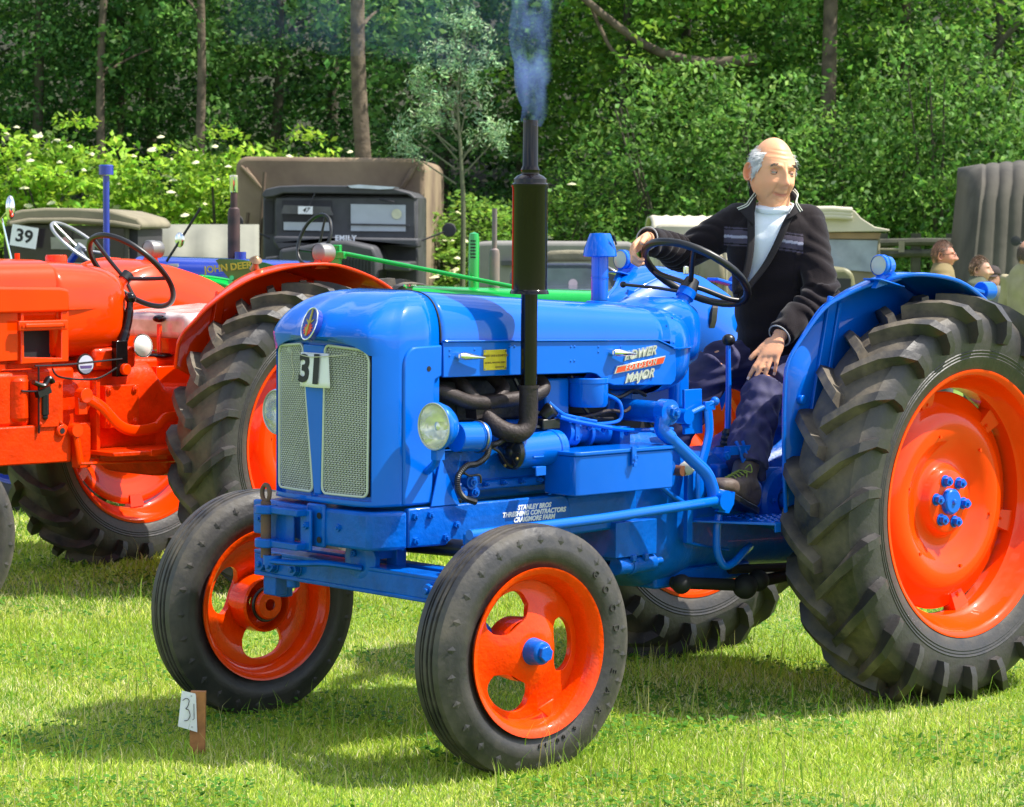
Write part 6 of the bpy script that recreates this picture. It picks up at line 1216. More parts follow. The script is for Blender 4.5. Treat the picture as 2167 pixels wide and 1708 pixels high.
# ------------------------------------------------------------ right of the stack: trailer cover, dark car
GCV = mat('grey_canvas', (.235, .225, .205), .9, var=.15, vscale=1.5, bump=.01, bscale=5)
TR2, L = ivehicle(1160, 34, 'long low trailer under a pale grey canvas cover behind the dark car', 'covered_trailer', 'trailer', -2)
face(TR2, 'canvas_cover', GCV, [(990, 525), (1000, 514), (1040, 512), (1180, 513), (1330, 514), (1345, 520), (1345, 660), (990, 660)], L, 0, 2.2, .06, 3); face(TR2, 'tailboard', CABM, [(1060, 552), (1160, 552), (1160, 562), (1060, 562)], L, -.05, -.01)
b = MB(); [b.cyl(L(x, 680, .3), L(x, 680, .6), .4, n=20) for x in (1020, 1320)]; b.build('road_wheel', TYRE, TR2)
CAR, L = ivehicle(1190, 26, 'dark blue-grey open car with a folded khaki hood behind the blue bonnet', 'open_car', 'car', 0)
carm = mat('dark_car_paint', (.04, .05, .075), .25, coat=.8)
wsf = face(CAR, 'windscreen_frame', carm, [(1078, 580), (1088, 568), (1110, 560), (1150, 557), (1240, 557), (1285, 562), (1310, 576), (1316, 600), (1300, 640), (1080, 640)], L, 0, .06, .02); face(wsf, 'windscreen_pane', mat('car_glass', (.20, .23, .23), .08, coat=.8), [(1100, 640), (1104, 582), (1125, 572), (1160, 568), (1240, 568), (1278, 574), (1292, 600), (1285, 640)], L, -.02, -.005)
face(CAR, 'folded_hood', mat('khaki_hood', (.20, .18, .12), .9, bump=.01, bscale=20), [(1152, 540), (1165, 532), (1200, 530), (1260, 531), (1274, 540), (1270, 554), (1155, 554)], L, .9, 1.4, .05, 3); face(CAR, 'body', carm, [(1070, 612), (1325, 612), (1330, 720), (1065, 720)], L, -1.6, 2.0, .12, 4)
b = MB(); b.lathe([(0, 0), (.045, 0)], o=L(1212, 600, -.06), axis=(0, -1, 0), n=16); b.build('licence_disc', mat('red_white_disc2', (.7, .55, .55), .6), wsf); b = MB(); [b.cyl(L(x, 730, y_), L(x, 730, y_)+Vector((.16, 0, 0)), .33, n=20) for x in (1090, 1270) for y_ in (-1, 1.4)]; b.build('road_wheel', TYRE, CAR)
# tan lorry behind the driver
TAN = mat('tan_canvas', (.58, .53, .40), .85, var=.12, vscale=1.2, bump=.006, bscale=8); TAND = mat('tan_paint', (.26, .235, .15), .6, var=.1)
TL, L = ivehicle(1640, 28, 'tan army lorry with rolled cream canvas roof half hidden behind the seated driver', 'army_lorry', 'lorry', 0)
b = MB(); rows = []
for i in range(17): # hooped canvas body
    a = pi*i/16; rows.append([L(1385+w_*1.0, 0, 0)*0+Vector((L(1388+w_, 466, 0).x, .8+1.6*(1-cos(a))/2*1.0, L(1388, 458, 0).z-.05*(0)-.30*(1-abs(sin(a))**.5)+.02*sin(w_*.12)**2)) for w_ in range(0, 190, 10)])
b.grid(rows); b.build('canvas_tilt', TAN, TL, ang=0, solid=.02)
face(TL, 'tilt_side', TAN, [(1388, 478), (1400, 474), (1560, 476), (1600, 480), (1600, 640), (1388, 640)], L, .75, 2.4, .03)
for k in range(9): face(TL, 'tilt_pleat', TAN, [(1396+17*k, 500), (1402+17*k, 500), (1403+17*k, 640), (1395+17*k, 640)], L, .71, .75, .01)
face(TL, 'tank_box', TAND, [(1485, 536), (1530, 534), (1536, 600), (1482, 600)], L, .3, .7, .06, 3)
face(TL, 'cab_roof', TAN, [(1700, 440), (1790, 440), (1808, 446), (1822, 462), (1850, 480), (1882, 486), (1882, 490), (1700, 492)], L, -.4, 1.3, .04, 3)
b = MB(); [b.tube([L(1700, y, -.45), L(1760, y-1, -.47), L(1802, y+2, -.45)], r_, 10) for y, r_ in ((444, .035), (452, .03), (459, .03))]; b.build('rolled_canvas', TAN, TL)
face(TL, 'screen_frame', TAND, [(1700, 490), (1862, 492), (1862, 640), (1700, 640)], L, -.3, .9, .02); face(TL, 'wood_header', mat('raw_wood', (.30, .20, .10), .8), [(1700, 492), (1864, 493), (1860, 506), (1700, 505)], L, -.36, -.31)
face(TL, 'windscreen_pane', mat('lorry_glass', (.30, .36, .42), .12, coat=.6), [(1710, 506), (1857, 509), (1850, 576), (1710, 566)], L, -.34, -.31); face(TL, 'bonnet', mat('khaki_green_paint', (.20, .19, .09), .5), [(1700, 572), (1760, 566), (1790, 566), (1806, 578), (1810, 600), (1812, 690), (1700, 690)], L, -1.4, -.3, .10, 4); face(TL, 'radiator_grille', CABD, [(1742, 588), (1800, 590), (1800, 680), (1742, 680)], L, -1.44, -1.41)
b = MB(); b.tube([L(1862, 528, -.3), L(1905, 528, -.35), L(1908, 518, -.35)], .012, 8); b.box(L(1907, 522, -.35), (.06, .02, .12)); b.build('wing_mirror', TAND, TL); b = MB(); [b.cyl(L(x, 700, y_), L(x, 700, y_)+Vector((.2, 0, 0)), .42, n=20) for x in (1400, 1560, 1820) for y_ in (-.6, 1.6)]; b.build('road_wheel', TYRE, TL)
# ribbed canvas lorry at the right edge
RC, L = ivehicle(2120, 27, 'lorry with a tall grey ribbed canvas tilt at the right edge of the picture', 'canvas_lorry', 'lorry', 0)
b = MB(); rows = []
outl = [(2012, 700), (2018, 620), (2028, 560), (2036, 480), (2044, 420), (2052, 392), (2064, 375), (2085, 362), (2110, 355), (2150, 349), (2200, 346), (2300, 345)]
sp = smoothpath([L(x, y, 0) for x, y in outl], 4)
for k in range(60):
    d = k*.045; rows.append([p+Vector((.10*d*4*0+d*.85, d*.55, .0))+Vector((0, 0, 0))*0 for p in sp])
# the ribs: hoops standing along the side that faces the viewer
ribs = []
for i, px in enumerate(range(2052, 2310, 27)):
    pass
N = 120; base = []; 
for j in range(N):
    px = 2072+j*2.2; r_ = .032*abs(sin(pi*(px-2052)/28.5))**.7; base.append((px, r_))
prof = [(0, 372), (.02, 366), (.10, 362), (.3, 360)]
rows = []
for (zpx, dd) in ((720, -.28), (640, -.24), (560, -.18), (480, -.10), (420, -.03), (392, .06), (372, .18), (360, .38), (353, .7), (350, 1.3)):
    rows.append([L(px+(4 if zpx < 400 else 0)-max(0, (zpx-420))*.10*(1 if px < 2100 else .55), zpx-(px-2072)*.09*(1 if zpx < 430 else .3), dd-r_)+Vector((0, 0, r_*.6 if zpx < 400 else 0)) for px, r_ in base])
b.grid(rows); b.grid([[r[0] for r in rows], [r[0]+Vector((-.05, 1.2, -.02)) for r in rows]]); b.build('canvas_tilt', mat('dark_grey_canvas', (.085, .076, .060), .85, var=.25, vscale=2, bump=.004, bscale=12), RC, ang=0, solid=.01)
face(RC, 'chassis', CABD, [(2040, 700), (2300, 700), (2300, 740), (2040, 740)], L, 0, 1.5); b = MB(); [b.cyl(L(x, 735, .2), L(x, 735, .5), .42, n=20) for x in (2080, 2260)]; b.build('road_wheel', TYRE, RC); b = MB(); b.lathe([(0, .02), (.05, .01), (.05, 0), (0, -.01)], o=L(2148, 510, -1.2), axis=(0, -1, 0), n=18); b.tube([L(2148, 510, -1.2), L(2200, 530, -1.0)], .012, 6); b.build('wing_mirror', CABD, RC)
# rustic fence rails
FN, L = ivehicle(1945, 33, 'weathered rail fence between the tan lorry and the ribbed canvas lorry', 'fence', 'fence')
WFM = mat('weathered_wood', (.055, .055, .035), .85, var=.25, vscale=9)
for y in (512, 536): b = MB(); b.tube([L(1860, y+2), L(1950, y), L(2060, y+1)], .05, 8); b.build('rail', WFM, FN)
for x in (1868, 1938, 2012): b = MB(); b.box(L(x, 570)+Vector((0, .06, 0)), (.11, .11, .9)); b.build('post', WFM, FN)
# stake with hand-written number
sk = empty('numbered_stake', (-.990, 8.171, 0), 0, 'short wooden stake in the grass with a paper numbered 31 nailed on', 'stake')
b = MB(); b.box((.004, .010, .085), (.048, .022, .235), ry=R(1)); b.build('stake_post', WOOD, sk, bevel=.001)
b = MB(); b.add([(-.045, -.004, .206), (-.002, -.006, .197), (.0, -.006, .190), (.004, -.007, .074), (-.056, -.014, .094)], [(0, 1, 2, 3, 4)]); pp = b.build('paper', WHITE, sk, smooth=False, solid=.0006)
b = MB(); b.tube(smoothpath([(-.041, -.013, .176), (-.030, -.012, .183), (-.021, -.012, .176), (-.025, -.012, .158), (-.031, -.013, .150), (-.022, -.013, .145), (-.018, -.013, .128), (-.025, -.014, .114), (-.036, -.014, .112)], 6), .0012, 6); b.tube([(-.006, -.010, .165), (-.005, -.011, .118), (-.010, -.012, .114)], .0010, 6); b.build('written_digits', INK, pp)
b = MB(); [b.sph(p, .0022, 8, 6) for p in ((-.014, -.0085, .190), (-.012, -.012, .092))]; b.build('nails', STEEL, pp)
# ------------------------------------------------------------ people at the back, right
def bystander(px, py, Y, hd, label, face_deg, hair, shirt, trous, skin=(.60, .30, .19), cap=None, glasses=False, armout=0, lean=0, hairy=1, bald=False):
    p = W(px, py, Y); s = hd/.25; zh = p.z; g0 = gz(Y); a = R(face_deg); o = empty('person', (p.x, Y, g0), a, label, 'person'); H = zh-g0
    Mh = Matrix.Translation((lean, 0, H)) @ Matrix.Scale(s, 4)
    sk_ = mat('bystander_skin', skin, .5, var=.06)
    b = MB(); tb = H-.075*s
    def tor(b, g=0): 
        rows = [[(lean*.8*(z-.8)/.7+(d+g)*math.copysign(abs(cos(q))**.85, cos(q)), (w+g)*math.copysign(abs(sin(q))**.85, sin(q)), z*tb/1.42) for q in [2*pi*k/20 for k in range(20)]] for z, w, d in ((.80, .165, .115), (.95, .16, .11), (1.15, .175, .115), (1.30, .195, .11), (1.38, .16, .09), (1.44, .06, .06))]
        k = len(b.v); b.grid(rows, False, True); b.f.append(tuple(k+j for j in reversed(range(20)))); b.f.append(tuple(k+5*20+j for j in range(20)))
    tor(b, -.02); b.tube([(lean*.7, 0, tb-.04), (lean, 0, H-.06)], .055, 14); b.sph((lean, 0, H), (.094*s, .075*s, .12*s), 20, 14)
    arms = [[(lean*.6, sg*.19, tb-.09), (lean*.4+.02, sg*.25, tb-.36), (lean*.4+.10+armout, sg*.24, tb-.58), (lean*.4+.12+armout, sg*.235, tb-.70)] for sg in (1, -1)]
    for A in arms: b.tube(A, [.05, .042, .03, .03], 10)
    legs = [[(0, sg*.09, tb*.56), (.02, sg*.10, tb*.33), (0, sg*.11, .05), (.10, sg*.12, .03)] for sg in (1, -1)]
    for A in legs: b.tube(A, [.075, .055, .04, .035], 10)
    bd_ = voxel(b, 'body', sk_, o, .016, 2); hv, hf = head_mesh(); q = MB(); q.v = [tuple(Mh @ Vector(v)) for v in hv]; q.f = hf
    for sg in (1, -1): e = ear_mesh(sg); k = len(q.v); q.v += [tuple(Mh @ Vector(v)) for v in e.v]; q.f += [tuple(i+k for i in t) for t in e.f]
    me = bd_.data; vv = [tuple(v.co) for v in me.vertices]; ff = [tuple(t.vertices) for t in me.polygons]; k = len(vv); nm = bpy.data.meshes.new('body'); nm.from_pydata(vv+q.v, [], ff+[tuple(i+k for i in t) for t in q.f]); nm.shade_smooth(); nm.materials.append(sk_); bd_.data = nm
    b = MB(); tor(b, .006)
    for A in arms: b.tube([A[0], Vector(A[0]).lerp(Vector(A[1]), .95)], [.075, .068], 14)
    sh_ = voxel(b, 'shirt', mat('bystander_shirt', shirt, .85, var=.12, vscale=7), bd_, .014, 3); displace(sh_, lambda co, no: .012*np.array([noise.noise(Vector(c)*9) for c in co]))
    b = MB(); [b.tube(A[:3], [.11, .085, .075], 14) for A in legs]; b.box((0, 0, tb*.56), (.2, .32, .2)); voxel(b, 'trousers', mat('bystander_trousers', trous, .8), bd_, .016, 3)
    hm = mat('bystander_hair', hair, .6)
    def hz(p, rg): return p.z > .0 and not (p.x > .045 and p.z < .075) and not (bald and p.z > .07) and not (p.x > .02 and p.z < .05) if p.z > -.0 else (p.x < -.035 and p.z > -.05)
    grey_strands('hair', bd_, Mh, 1500, hz, .03, hm, .0022, seed=px)
    if cap:
        b = MB(); b.lathe([(.089, .045), (.090, .07), (.080, .105), (.05, .125), (0, .130)], n=24, M=None) if 0 else None
        rows = [[(.100*r_*cos(q2)*s+lean, .082*r_*sin(q2)*s, H+z*s) for q2 in [2*pi*k/24 for k in range(24)]] for r_, z in ((1.0, .045), (1.02, .065), (.95, .095), (.7, .122), (.35, .134), (0.01, .137))]; b.grid(rows, False, True)
        b.grid([[(lean+s*(.085+t*.085*cos(q2)), s*.078*sin(q2)*(1-.1*t), H+s*(.050-.020*t)) for q2 in [-1.3+2.6*k/12 for k in range(13)]] for t in (0, 1)]); b.build('cap', mat('cap_cloth', cap, .8), bd_, ang=0, solid=.004)
    if glasses:
        b = MB(); 
        for sg in (1, -1): b.tube([Mh @ Vector((.106, sg*.033+.021*cos(t), .008+.015*sin(t))) for t in [2*pi*k/14 for k in range(14)]], .0022, 5, cyc=True); b.tube([Mh @ Vector((.104, sg*.055, .012)), Mh @ Vector((.0, sg*.081, .012))], .0022, 5)
        b.build('glasses', BLKP, bd_)
    return o
bystander(1994, 541, 21.5, .245, 'man with short reddish-brown hair and glasses in a tan shirt, seen in profile', -12, (.16, .085, .05), (.24, .18, .075), (.08, .08, .07), (.62, .25, .16), glasses=True)
bystander(2062, 571, 22.5, .235, 'young brown-haired boy in a dark green top looking down behind the mudguard', -18, (.13, .07, .03), (.085, .10, .06), (.05, .05, .06), (.60, .32, .22), lean=.04)
bystander(2098, 592, 23.5, .235, 'man in a dark peaked cap and grey t-shirt facing the viewer', -112, (.03, .02, .02), (.15, .16, .15), (.06, .06, .07), (.36, .18, .12), cap=(.035, .022, .02))
bystander(2176, 541, 20.5, .245, 'man in a beige shirt and blue jeans with his back turned at the right edge', 35, (.12, .085, .06), (.36, .31, .18), (.035, .06, .22), (.55, .27, .16), bald=True)
# ------------------------------------------------------------ ground, hill behind, grass
GR = mat('grass_soil', (.17, .27, .035), .95, var=.3, vscale=2.2, col2=(.085, .15, .022), bump=.01, bscale=30)
b = MB(); ys = [-60, -20, 0, 3, 5, 7, 9, 11, 13.5, 16, 20, 25, 30, 36, 42, 48]; xs = [-120, -60, -30, -15, -8, -4, 0, 4, 8, 15, 30, 60, 120]
b.grid([[(x, y, gz(y)) for x in xs] for y in ys]); g = b.build('ground', GR, ang=0); tag(g, kind='structure')
b = MB(); b.grid([[(x, y, gz(48)+.0+(.42*(y-48)+.25*noise.noise(Vector((x*.3, y*.3, 0))) if y > 48 else 0)) for x in range(-60, 61, 3)] for y in range(48, 94, 3)]); h = b.build('hill', mat('woodland_floor', (.035, .045, .015), .95, var=.4, vscale=1, col2=(.02, .018, .01)), ang=0); tag(h, kind='structure')
def patch(x, y, s=1.0, o=0): # cheap value noise
    return .5+.25*(np.sin(x*2.3*s+1.7*np.sin(y*1.9*s+o))+np.sin(y*3.1*s+1.3*np.sin(x*2.7*s+o*2)))
def blades(n, y0, y1, hmin, hmax, w0, pal, pal_w, seed, seg=2, tall=0, hw=(.22, .35)):
    rg = np.random.default_rng(seed); u = rg.random(n); y = 1/(1/y0+(1/y1-1/y0)*u); half = hw[0]*y+hw[1]; x = (rg.random(n)*2-1)*half
    ph = rg.random(n)*2*pi; hgt = (hmin+(hmax-hmin)*rg.random(n)**1.6)*(.65+.7*patch(x, y, 1.3)); bend = hgt*(.25+.9*rg.random(n)); ba = rg.random(n)*2*pi
    if tall: hgt = hgt*1.0; bend = hgt*(.1+.35*rg.random(n))
    w = w0*(.6+.8*rg.random(n))*np.maximum(1, y/10); dx, dy = np.cos(ph)*w, np.sin(ph)*w*.6; z0 = np.where(y > 13.5, -.03*(y-13.5), 0)-.004
    bx, by = np.cos(ba)*bend, np.sin(ba)*bend
    v = np.empty((n, 5, 3)); v[:, 0] = np.c_[x-dx, y-dy, z0]; v[:, 1] = np.c_[x+dx, y+dy, z0]; v[:, 2] = np.c_[x-dx*.8+bx*.3, y-dy*.8+by*.3, z0+hgt*.62]; v[:, 3] = np.c_[x+dx*.8+bx*.3, y+dy*.8+by*.3, z0+hgt*.62]; v[:, 4] = np.c_[x+bx, y+by, z0+hgt*.93]
    pal = np.array(pal); pw = np.array(pal_w, float); pn = patch(x, y, .9, 3)+.18*rg.standard_normal(n); order = np.argsort(pn); cum = np.cumsum(pw)/pw.sum(); idx = np.empty(n, int); idx[order] = np.searchsorted(cum, (np.arange(n)+.5)/n)
    mixr = rg.random(n) < .45; idx[mixr] = rg.choice(len(pal), mixr.sum(), p=pw/pw.sum()); c = pal[idx]*(.75+.5*rg.random((n, 1)))
    return v, c
def leafmesh(name, m, V, Cc, faces, parent=None):
    # V (n, k, 3) instances of a small polygon set; faces: list of tuples over k; Cc (n, 3)
    n, k = V.shape[:2]; me = bpy.data.meshes.new(name); me.vertices.add(n*k); me.vertices.foreach_set('co', V.astype(np.float32).ravel())
    fl = np.concatenate([np.array(f) for f in faces]); ln = np.array([len(f) for f in faces]); tot = len(fl)
    li = (np.arange(n)[:, None]*k+fl[None, :]).ravel(); me.loops.add(n*tot); me.loops.foreach_set('vertex_index', li.astype(np.int32))
    me.polygons.add(n*len(ln)); st = np.concatenate([[0], np.cumsum(ln)[:-1]]); me.polygons.foreach_set('loop_start', (np.arange(n)[:, None]*tot+st[None, :]).ravel().astype(np.int32))
    me.update(calc_edges=True); a = me.color_attributes.new('col', 'FLOAT_COLOR', 'POINT'); cc = np.ones((n, k, 4), np.float32); cc[:, :, :3] = Cc[:, None, :]; a.data.foreach_set('color', cc.ravel())
    me.materials.append(m); o = bpy.data.objects.new(name, me); sc.collection.objects.link(o); o.parent = parent; return o
GRM = attr_mat('grass_blades', rough=.6, spec=.25, trans=.40)
BF = [(0, 1, 3, 2), (2, 3, 4)]
PAL = [(.29, .45, .03), (.44, .58, .05), (.58, .66, .10), (.70, .68, .24), (.84, .78, .45), (.17, .32, .03)]; PW = [26, 30, 28, 14, 8, 12]
V1, C1 = blades(400000, 6.8, 15, .012, .036, .0019, PAL, PW, 1); V2, C2 = blades(110000, 12, 34, .02, .05, .0035, PAL, PW, 2); V3, C3 = blades(5000, 6.8, 16, .07, .17, .0016, [(.30, .45, .06), (.5, .48, .18), (.2, .4, .03)], [5, 3, 4], 3, tall=1)
V4, C4 = blades(150000, 4.2, 26, .012, .036, .0026, PAL, PW, 5, hw=(.30, 1.6))
gr = leafmesh('grass', GRM, np.concatenate([V1, V2, V3, V4]), np.concatenate([C1, C2, C3, C4]), BF); tag(gr, 'short bright green lawn grass with longer wisps round the wheels', 'grass', kind='stuff')
# clover leaves in the shade and a few daisies
rg = np.random.default_rng(11); n = 26000; y = 1/(1/6.9+(1/13-1/6.9)*rg.random(n)); x = (rg.random(n)*2-1)*(.22*y+.3); keep = patch(x, y, 1.7, 1) > .52; x, y = x[keep], y[keep]; n = len(x)
s_ = .005+.005*rg.random(n); a = rg.random(n)*6.28; z = .018+.02*rg.random(n); tl_ = rg.standard_normal((n, 2))*.3
V = np.stack([np.c_[x+s_*np.cos(a+k*pi/3), y+s_*np.sin(a+k*pi/3), z+s_*(tl_[:, 0]*np.cos(a+k*pi/3)+tl_[:, 1]*np.sin(a+k*pi/3))] for k in range(6)], 1)
cl = leafmesh('clover', GRM, V, np.array([.08, .22, .02])*(.7+.7*rg.random((n, 1))), [(0, 1, 2, 3, 4, 5)]); tag(cl, 'patches of small round clover leaves among the lawn grass', 'clover', kind='stuff')
# ------------------------------------------------------------ trees and bushes
LEAF = attr_mat('leaves', rough=.55, spec=.25, trans=.45)
LEAFD = attr_mat('dark_leaves', rough=.6, spec=.2, trans=.35)
BARK = mat('tree_bark', (.15, .115, .075), .9, var=.3, vscale=5, col2=(.06, .045, .03), bump=.02, bscale=14)
BARKD = mat('mossy_bark', (.09, .085, .05), .9, var=.3, vscale=4, col2=(.04, .035, .025), bump=.02, bscale=14)
def cloud(cent, per_, rad, size, col, seed, flat=.6, colvar=.35, aspect=1.6, up=.6):
    """leaves round cluster centres; each leaf a folded four-point blade"""
    rg = np.random.default_rng(seed); m = len(cent); n = m*per_; c = np.repeat(cent, per_, 0)
    d = rg.standard_normal((n, 3)); d /= np.linalg.norm(d, axis=1)[:, None]; r_ = rad*(rg.random((n, 1))**.45); p = c+d*r_*np.array([1, 1, flat])
    nn = rg.standard_normal((n, 3))*.75+np.array([0, -.25, up]); nn /= np.linalg.norm(nn, axis=1)[:, None]; t = np.cross(nn, rg.standard_normal((n, 3))); t /= np.linalg.norm(t, axis=1)[:, None]; b_ = np.cross(nn, t)
    s = size*(.6+.8*rg.random((n, 1))); w = s/aspect
    V = np.stack([p-t*s*.5, p-t*s*.05+b_*w*.5-nn*s*.08, p+t*s*.5, p-t*s*.05-b_*w*.5-nn*s*.08], 1)
    cc = np.array(col)*(1+colvar*(rg.random((n, 1))*2-1))*np.repeat(1+.55*(rg.random((m, 1))*2-1)*np.array([1.15, 1, .9]), per_, 0)*(1+.12*rg.standard_normal((n, 3))*np.array([1, .4, .6])); return V, np.clip(cc, .004, 1)
QF = [(0, 1, 2), (0, 2, 3)]
def blob_pts(n, sx, sy, z0, z1, seed, shape=1, hollow=.35):
    rg = np.random.default_rng(seed); out = []
    while len(out) < n:
        x, y, z = rg.random(3)*2-1; r = math.sqrt(x*x+y*y); 
        f = (1-abs(z)**3)*(.75+.25*math.sin(3*z+seed)+.18*math.sin(5*math.atan2(y, x)+seed)) if shape == 1 else (1-max(0, z)**2.5)*(.85+.2*math.sin(4*math.atan2(y, x)+seed))
        if r < f and (r > f*hollow or rg.random() < .3): out.append((x*sx, y*sy, z0+(z+1)/2*(z1-z0)))
    return np.array(out)
def limbs(m, parent, pts, r0, r1, name='trunk', n=10):
    b = MB(); P = smoothpath(pts, 6); k = len(P); b.tube(P, [r0+(r1-r0)*i/(k-1) for i in range(k)], n); return b
WOODG = 'woodland trees behind the vehicles'
crown_cache = {}
def tree(px, Y, r0, label, lean=0, top=11.5, crown='a', cz=0, wide=2.4, bark=BARK, seed=1, base_py=None, group=WOODG, name='tree'):
    p = W(px, 466, Y); zb = gz(Y) if Y < 48 else gz(48)+.42*(Y-48); o = empty(name, (p.x, Y, zb), 0, label, 'tree', group); rr = random.Random(seed)
    pts = [(0, 0, -.1), (lean*.2+rr.uniform(-.05, .05), 0, 2.5), (lean*.45+rr.uniform(-.12, .12), .1, 5), (lean*.75, .2, 8), (lean, .2, top)]
    b = MB(); P = smoothpath(pts, 6); k = len(P); b.tube(P, [r0*(1-.55*i/(k-1))*(1.25 if i == 0 else 1) for i in range(k)], 12); b.build('trunk', bark, o)
    b = MB()
    for q in range(5):
        i = rr.randint(12, k-3); a = rr.uniform(0, 3.14); d = Vector((cos(a), sin(a)*.8+.1, .35)); L_ = rr.uniform(.7, 1.3); b.tube(smoothpath([P[i], P[i]+d*L_*.5+Vector((0, 0, .12)), P[i]+d*L_+Vector((0, 0, .15))], 4), [r0*.2*(1-j/9)+.010 for j in range(9)], 6)
    b.build('branch', bark, o)
    V_, col, per_, rad, size, n, z0, m = {'a': (1, (.10, .23, .040), 26, .38, .105, 430, 1.2, LEAF), 'b': (2, (.14, .28, .035), 26, .36, .12, 430, 1.0, LEAF), 'c': (3, (.085, .20, .050), 24, .42, .10, 420, .8, LEAFD), 'd': (4, (.15, .32, .055), 30, .30, .095, 380, .6, LEAF), 'e': (5, (.12, .26, .055), 22, .34, .13, 250, 2.8, LEAF)}[crown]
    if crown not in crown_cache:
        c = blob_pts(n, 2.4, 1.7, z0, 12.3, V_, 1, .25); cr = leafmesh('crown', m, *cloud(c, per_, rad, size, col, V_), QF, o); crown_cache[crown] = cr.data
    else:
        cr = bpy.data.objects.new('crown', crown_cache[crown]); sc.collection.objects.link(cr); cr.parent = o
    cr.rotation_euler = (0, 0, rr.uniform(0, 6.28)); cr.scale = (wide/2.4, wide/2.4, 1); cr.location = (lean*.6, 1.35 if bark is BARK else 0, cz); return o
LB = {'a': 'deep green leafy woodland tree', 'b': 'fresh green leafy woodland tree', 'c': 'dark shaded woodland tree', 'd': 'bright green small-leaved tree', 'e': 'tall bare-trunked poplar with pale green leaves'}
TREES = [ # px, Y, r, crown, lean, cz, wide, label
 (75, 46, .12, 'c', .1, 2.0, 2.6, 'dark slim tree trunk standing deep in the wood at the far left'), (218, 44.5, .095, 'e', .1, .8, 2.2, 'thin pale trunk, left of a pair, behind the blue stack'), (236, 47, .12, 'c', .2, 1.5, 2.4, 'darker trunk just right of the thin pale one at left'),
 (410, 44, .10, 'e', .1, .8, 2.2, 'straight pale grey trunk rising above the flowering bushes left of centre'), (788, 41.5, .165, 'e', -.35, 1.2, 2.6, 'thick brown leaning trunk above the brown canvas lorry'),
 (560, 47, .12, 'a', .3, .2, 2.8, 'deep green tree filling the wood between the grey trunk and the thick brown trunk'), (320, 49, .14, 'c', 0, 0, 2.8, 'shaded dark tree between the pale trunks at left'), (-40, 48, .14, 'a', 0, 0, 2.8, 'deep green tree at the left corner of the wood'),
 (930, 46, .12, 'c', .2, 0, 2.8, 'dark tree behind the silvery sapling'), (1100, 47, .12, 'a', 0, .3, 2.6, 'deep green tree behind the blue smoke'), (700, 50, .14, 'c', 0, 0, 3.0, 'dark tree at the back of the wood left of the thick brown trunk'),
 (1290, 43, .10, 'b', .4, 0, 2.6, 'fresh green tree with a slanting trunk right of the black exhaust stack'), (1480, 44.5, .12, 'b', -.3, .2, 2.8, 'fresh green tree above the steering wheel'), (1745, 41.6, .165, 'd', .1, 1.2, 2.6, 'thick grey trunk rising above the driver head right of centre'),
 (1890, 42.6, .12, 'd', .2, 1.0, 2.6, 'slimmer grey trunk right of the thick one'), (1640, 44.5, .09, 'd', 0, -1.2, 2.4, 'bright small-leaved tree close behind the driver'), (2060, 42.5, .10, 'b', .6, -.4, 2.8, 'fresh green tree leaning right above the ribbed canvas lorry'), (2230, 44, .12, 'd', 0, 0, 2.6, 'bright small-leaved tree at the right corner of the wood'),
 (1390, 49, .13, 'c', 0, 0, 2.8, 'dark tree deep in the wood above the steering wheel'), (1850, 49, .13, 'a', 0, 0, 3.0, 'deep green tree at the back right of the wood'), (2120, 48.5, .13, 'c', 0, 0, 2.8, 'dark tree at the back far right'), (1600, 50, .13, 'a', 0, 0, 3.0, 'deep green tree at the back above the driver'),
 (-380, 45, .14, 'a', 0, 0, 2.8, 'deep green tree beyond the left end of the wood'), (-720, 46, .14, 'b', 0, 0, 3.0, 'fresh green tree beyond the left end of the wood'), (2560, 45, .14, 'b', 0, 0, 2.8, 'fresh green tree beyond the right end of the wood'), (2900, 46, .14, 'a', 0, 0, 3.0, 'deep green tree beyond the right end of the wood')]
for i, (px, Y, r_, cw, ln_, cz, wd, lb) in enumerate(TREES): tree(px, Y, r_, lb, ln_, crown=cw, cz=cz, wide=wd, seed=i+3, bark=BARK if cw == 'e' or px in (1745, 1890) else BARKD)
# big slanting boughs in front of the right-hand wood
bo_ = empty('fallen_bough', W(1300, 60, 41.5), 0, 'long bare crooked bough slanting down to the right through the trees', 'branch'); O_ = W(1300, 60, 41.5)
b = MB(); P = [W(x, y, 41.5)-O_ for x, y in ((1180, -60), (1250, 10), (1340, 80), (1400, 112), (1470, 130), (1540, 132), (1600, 126))]; b.tube(smoothpath(P, 6), [.05+.05*i/36 for i in range(37)], 10); b.tube(smoothpath([W(x, y, 41.6)-O_ for x, y in ((1230, -40), (1270, 60), (1310, 120), (1400, 150))], 6), .03, 8); b.build('bough_wood', BARK, bo_)
bo2 = empty('leaning_trunk', W(2000, 250, 42), 0, 'thin dark trunk leaning right through the foliage at far right', 'trunk'); O_ = W(2000, 250, 42)
b = MB(); b.tube(smoothpath([W(x, y, 42)-O_ for x, y in ((1960, 420), (1985, 290), (2030, 190), (2090, 120), (2180, 20))], 6), .05, 8); b.tube([W(1985, 290, 42)-O_, W(1975, 300, 42)-O_, W(2100, 300, 42.2)-O_, W(2180, 220, 42)-O_], .03, 6); b.build('trunk_wood', BARKD, bo2)
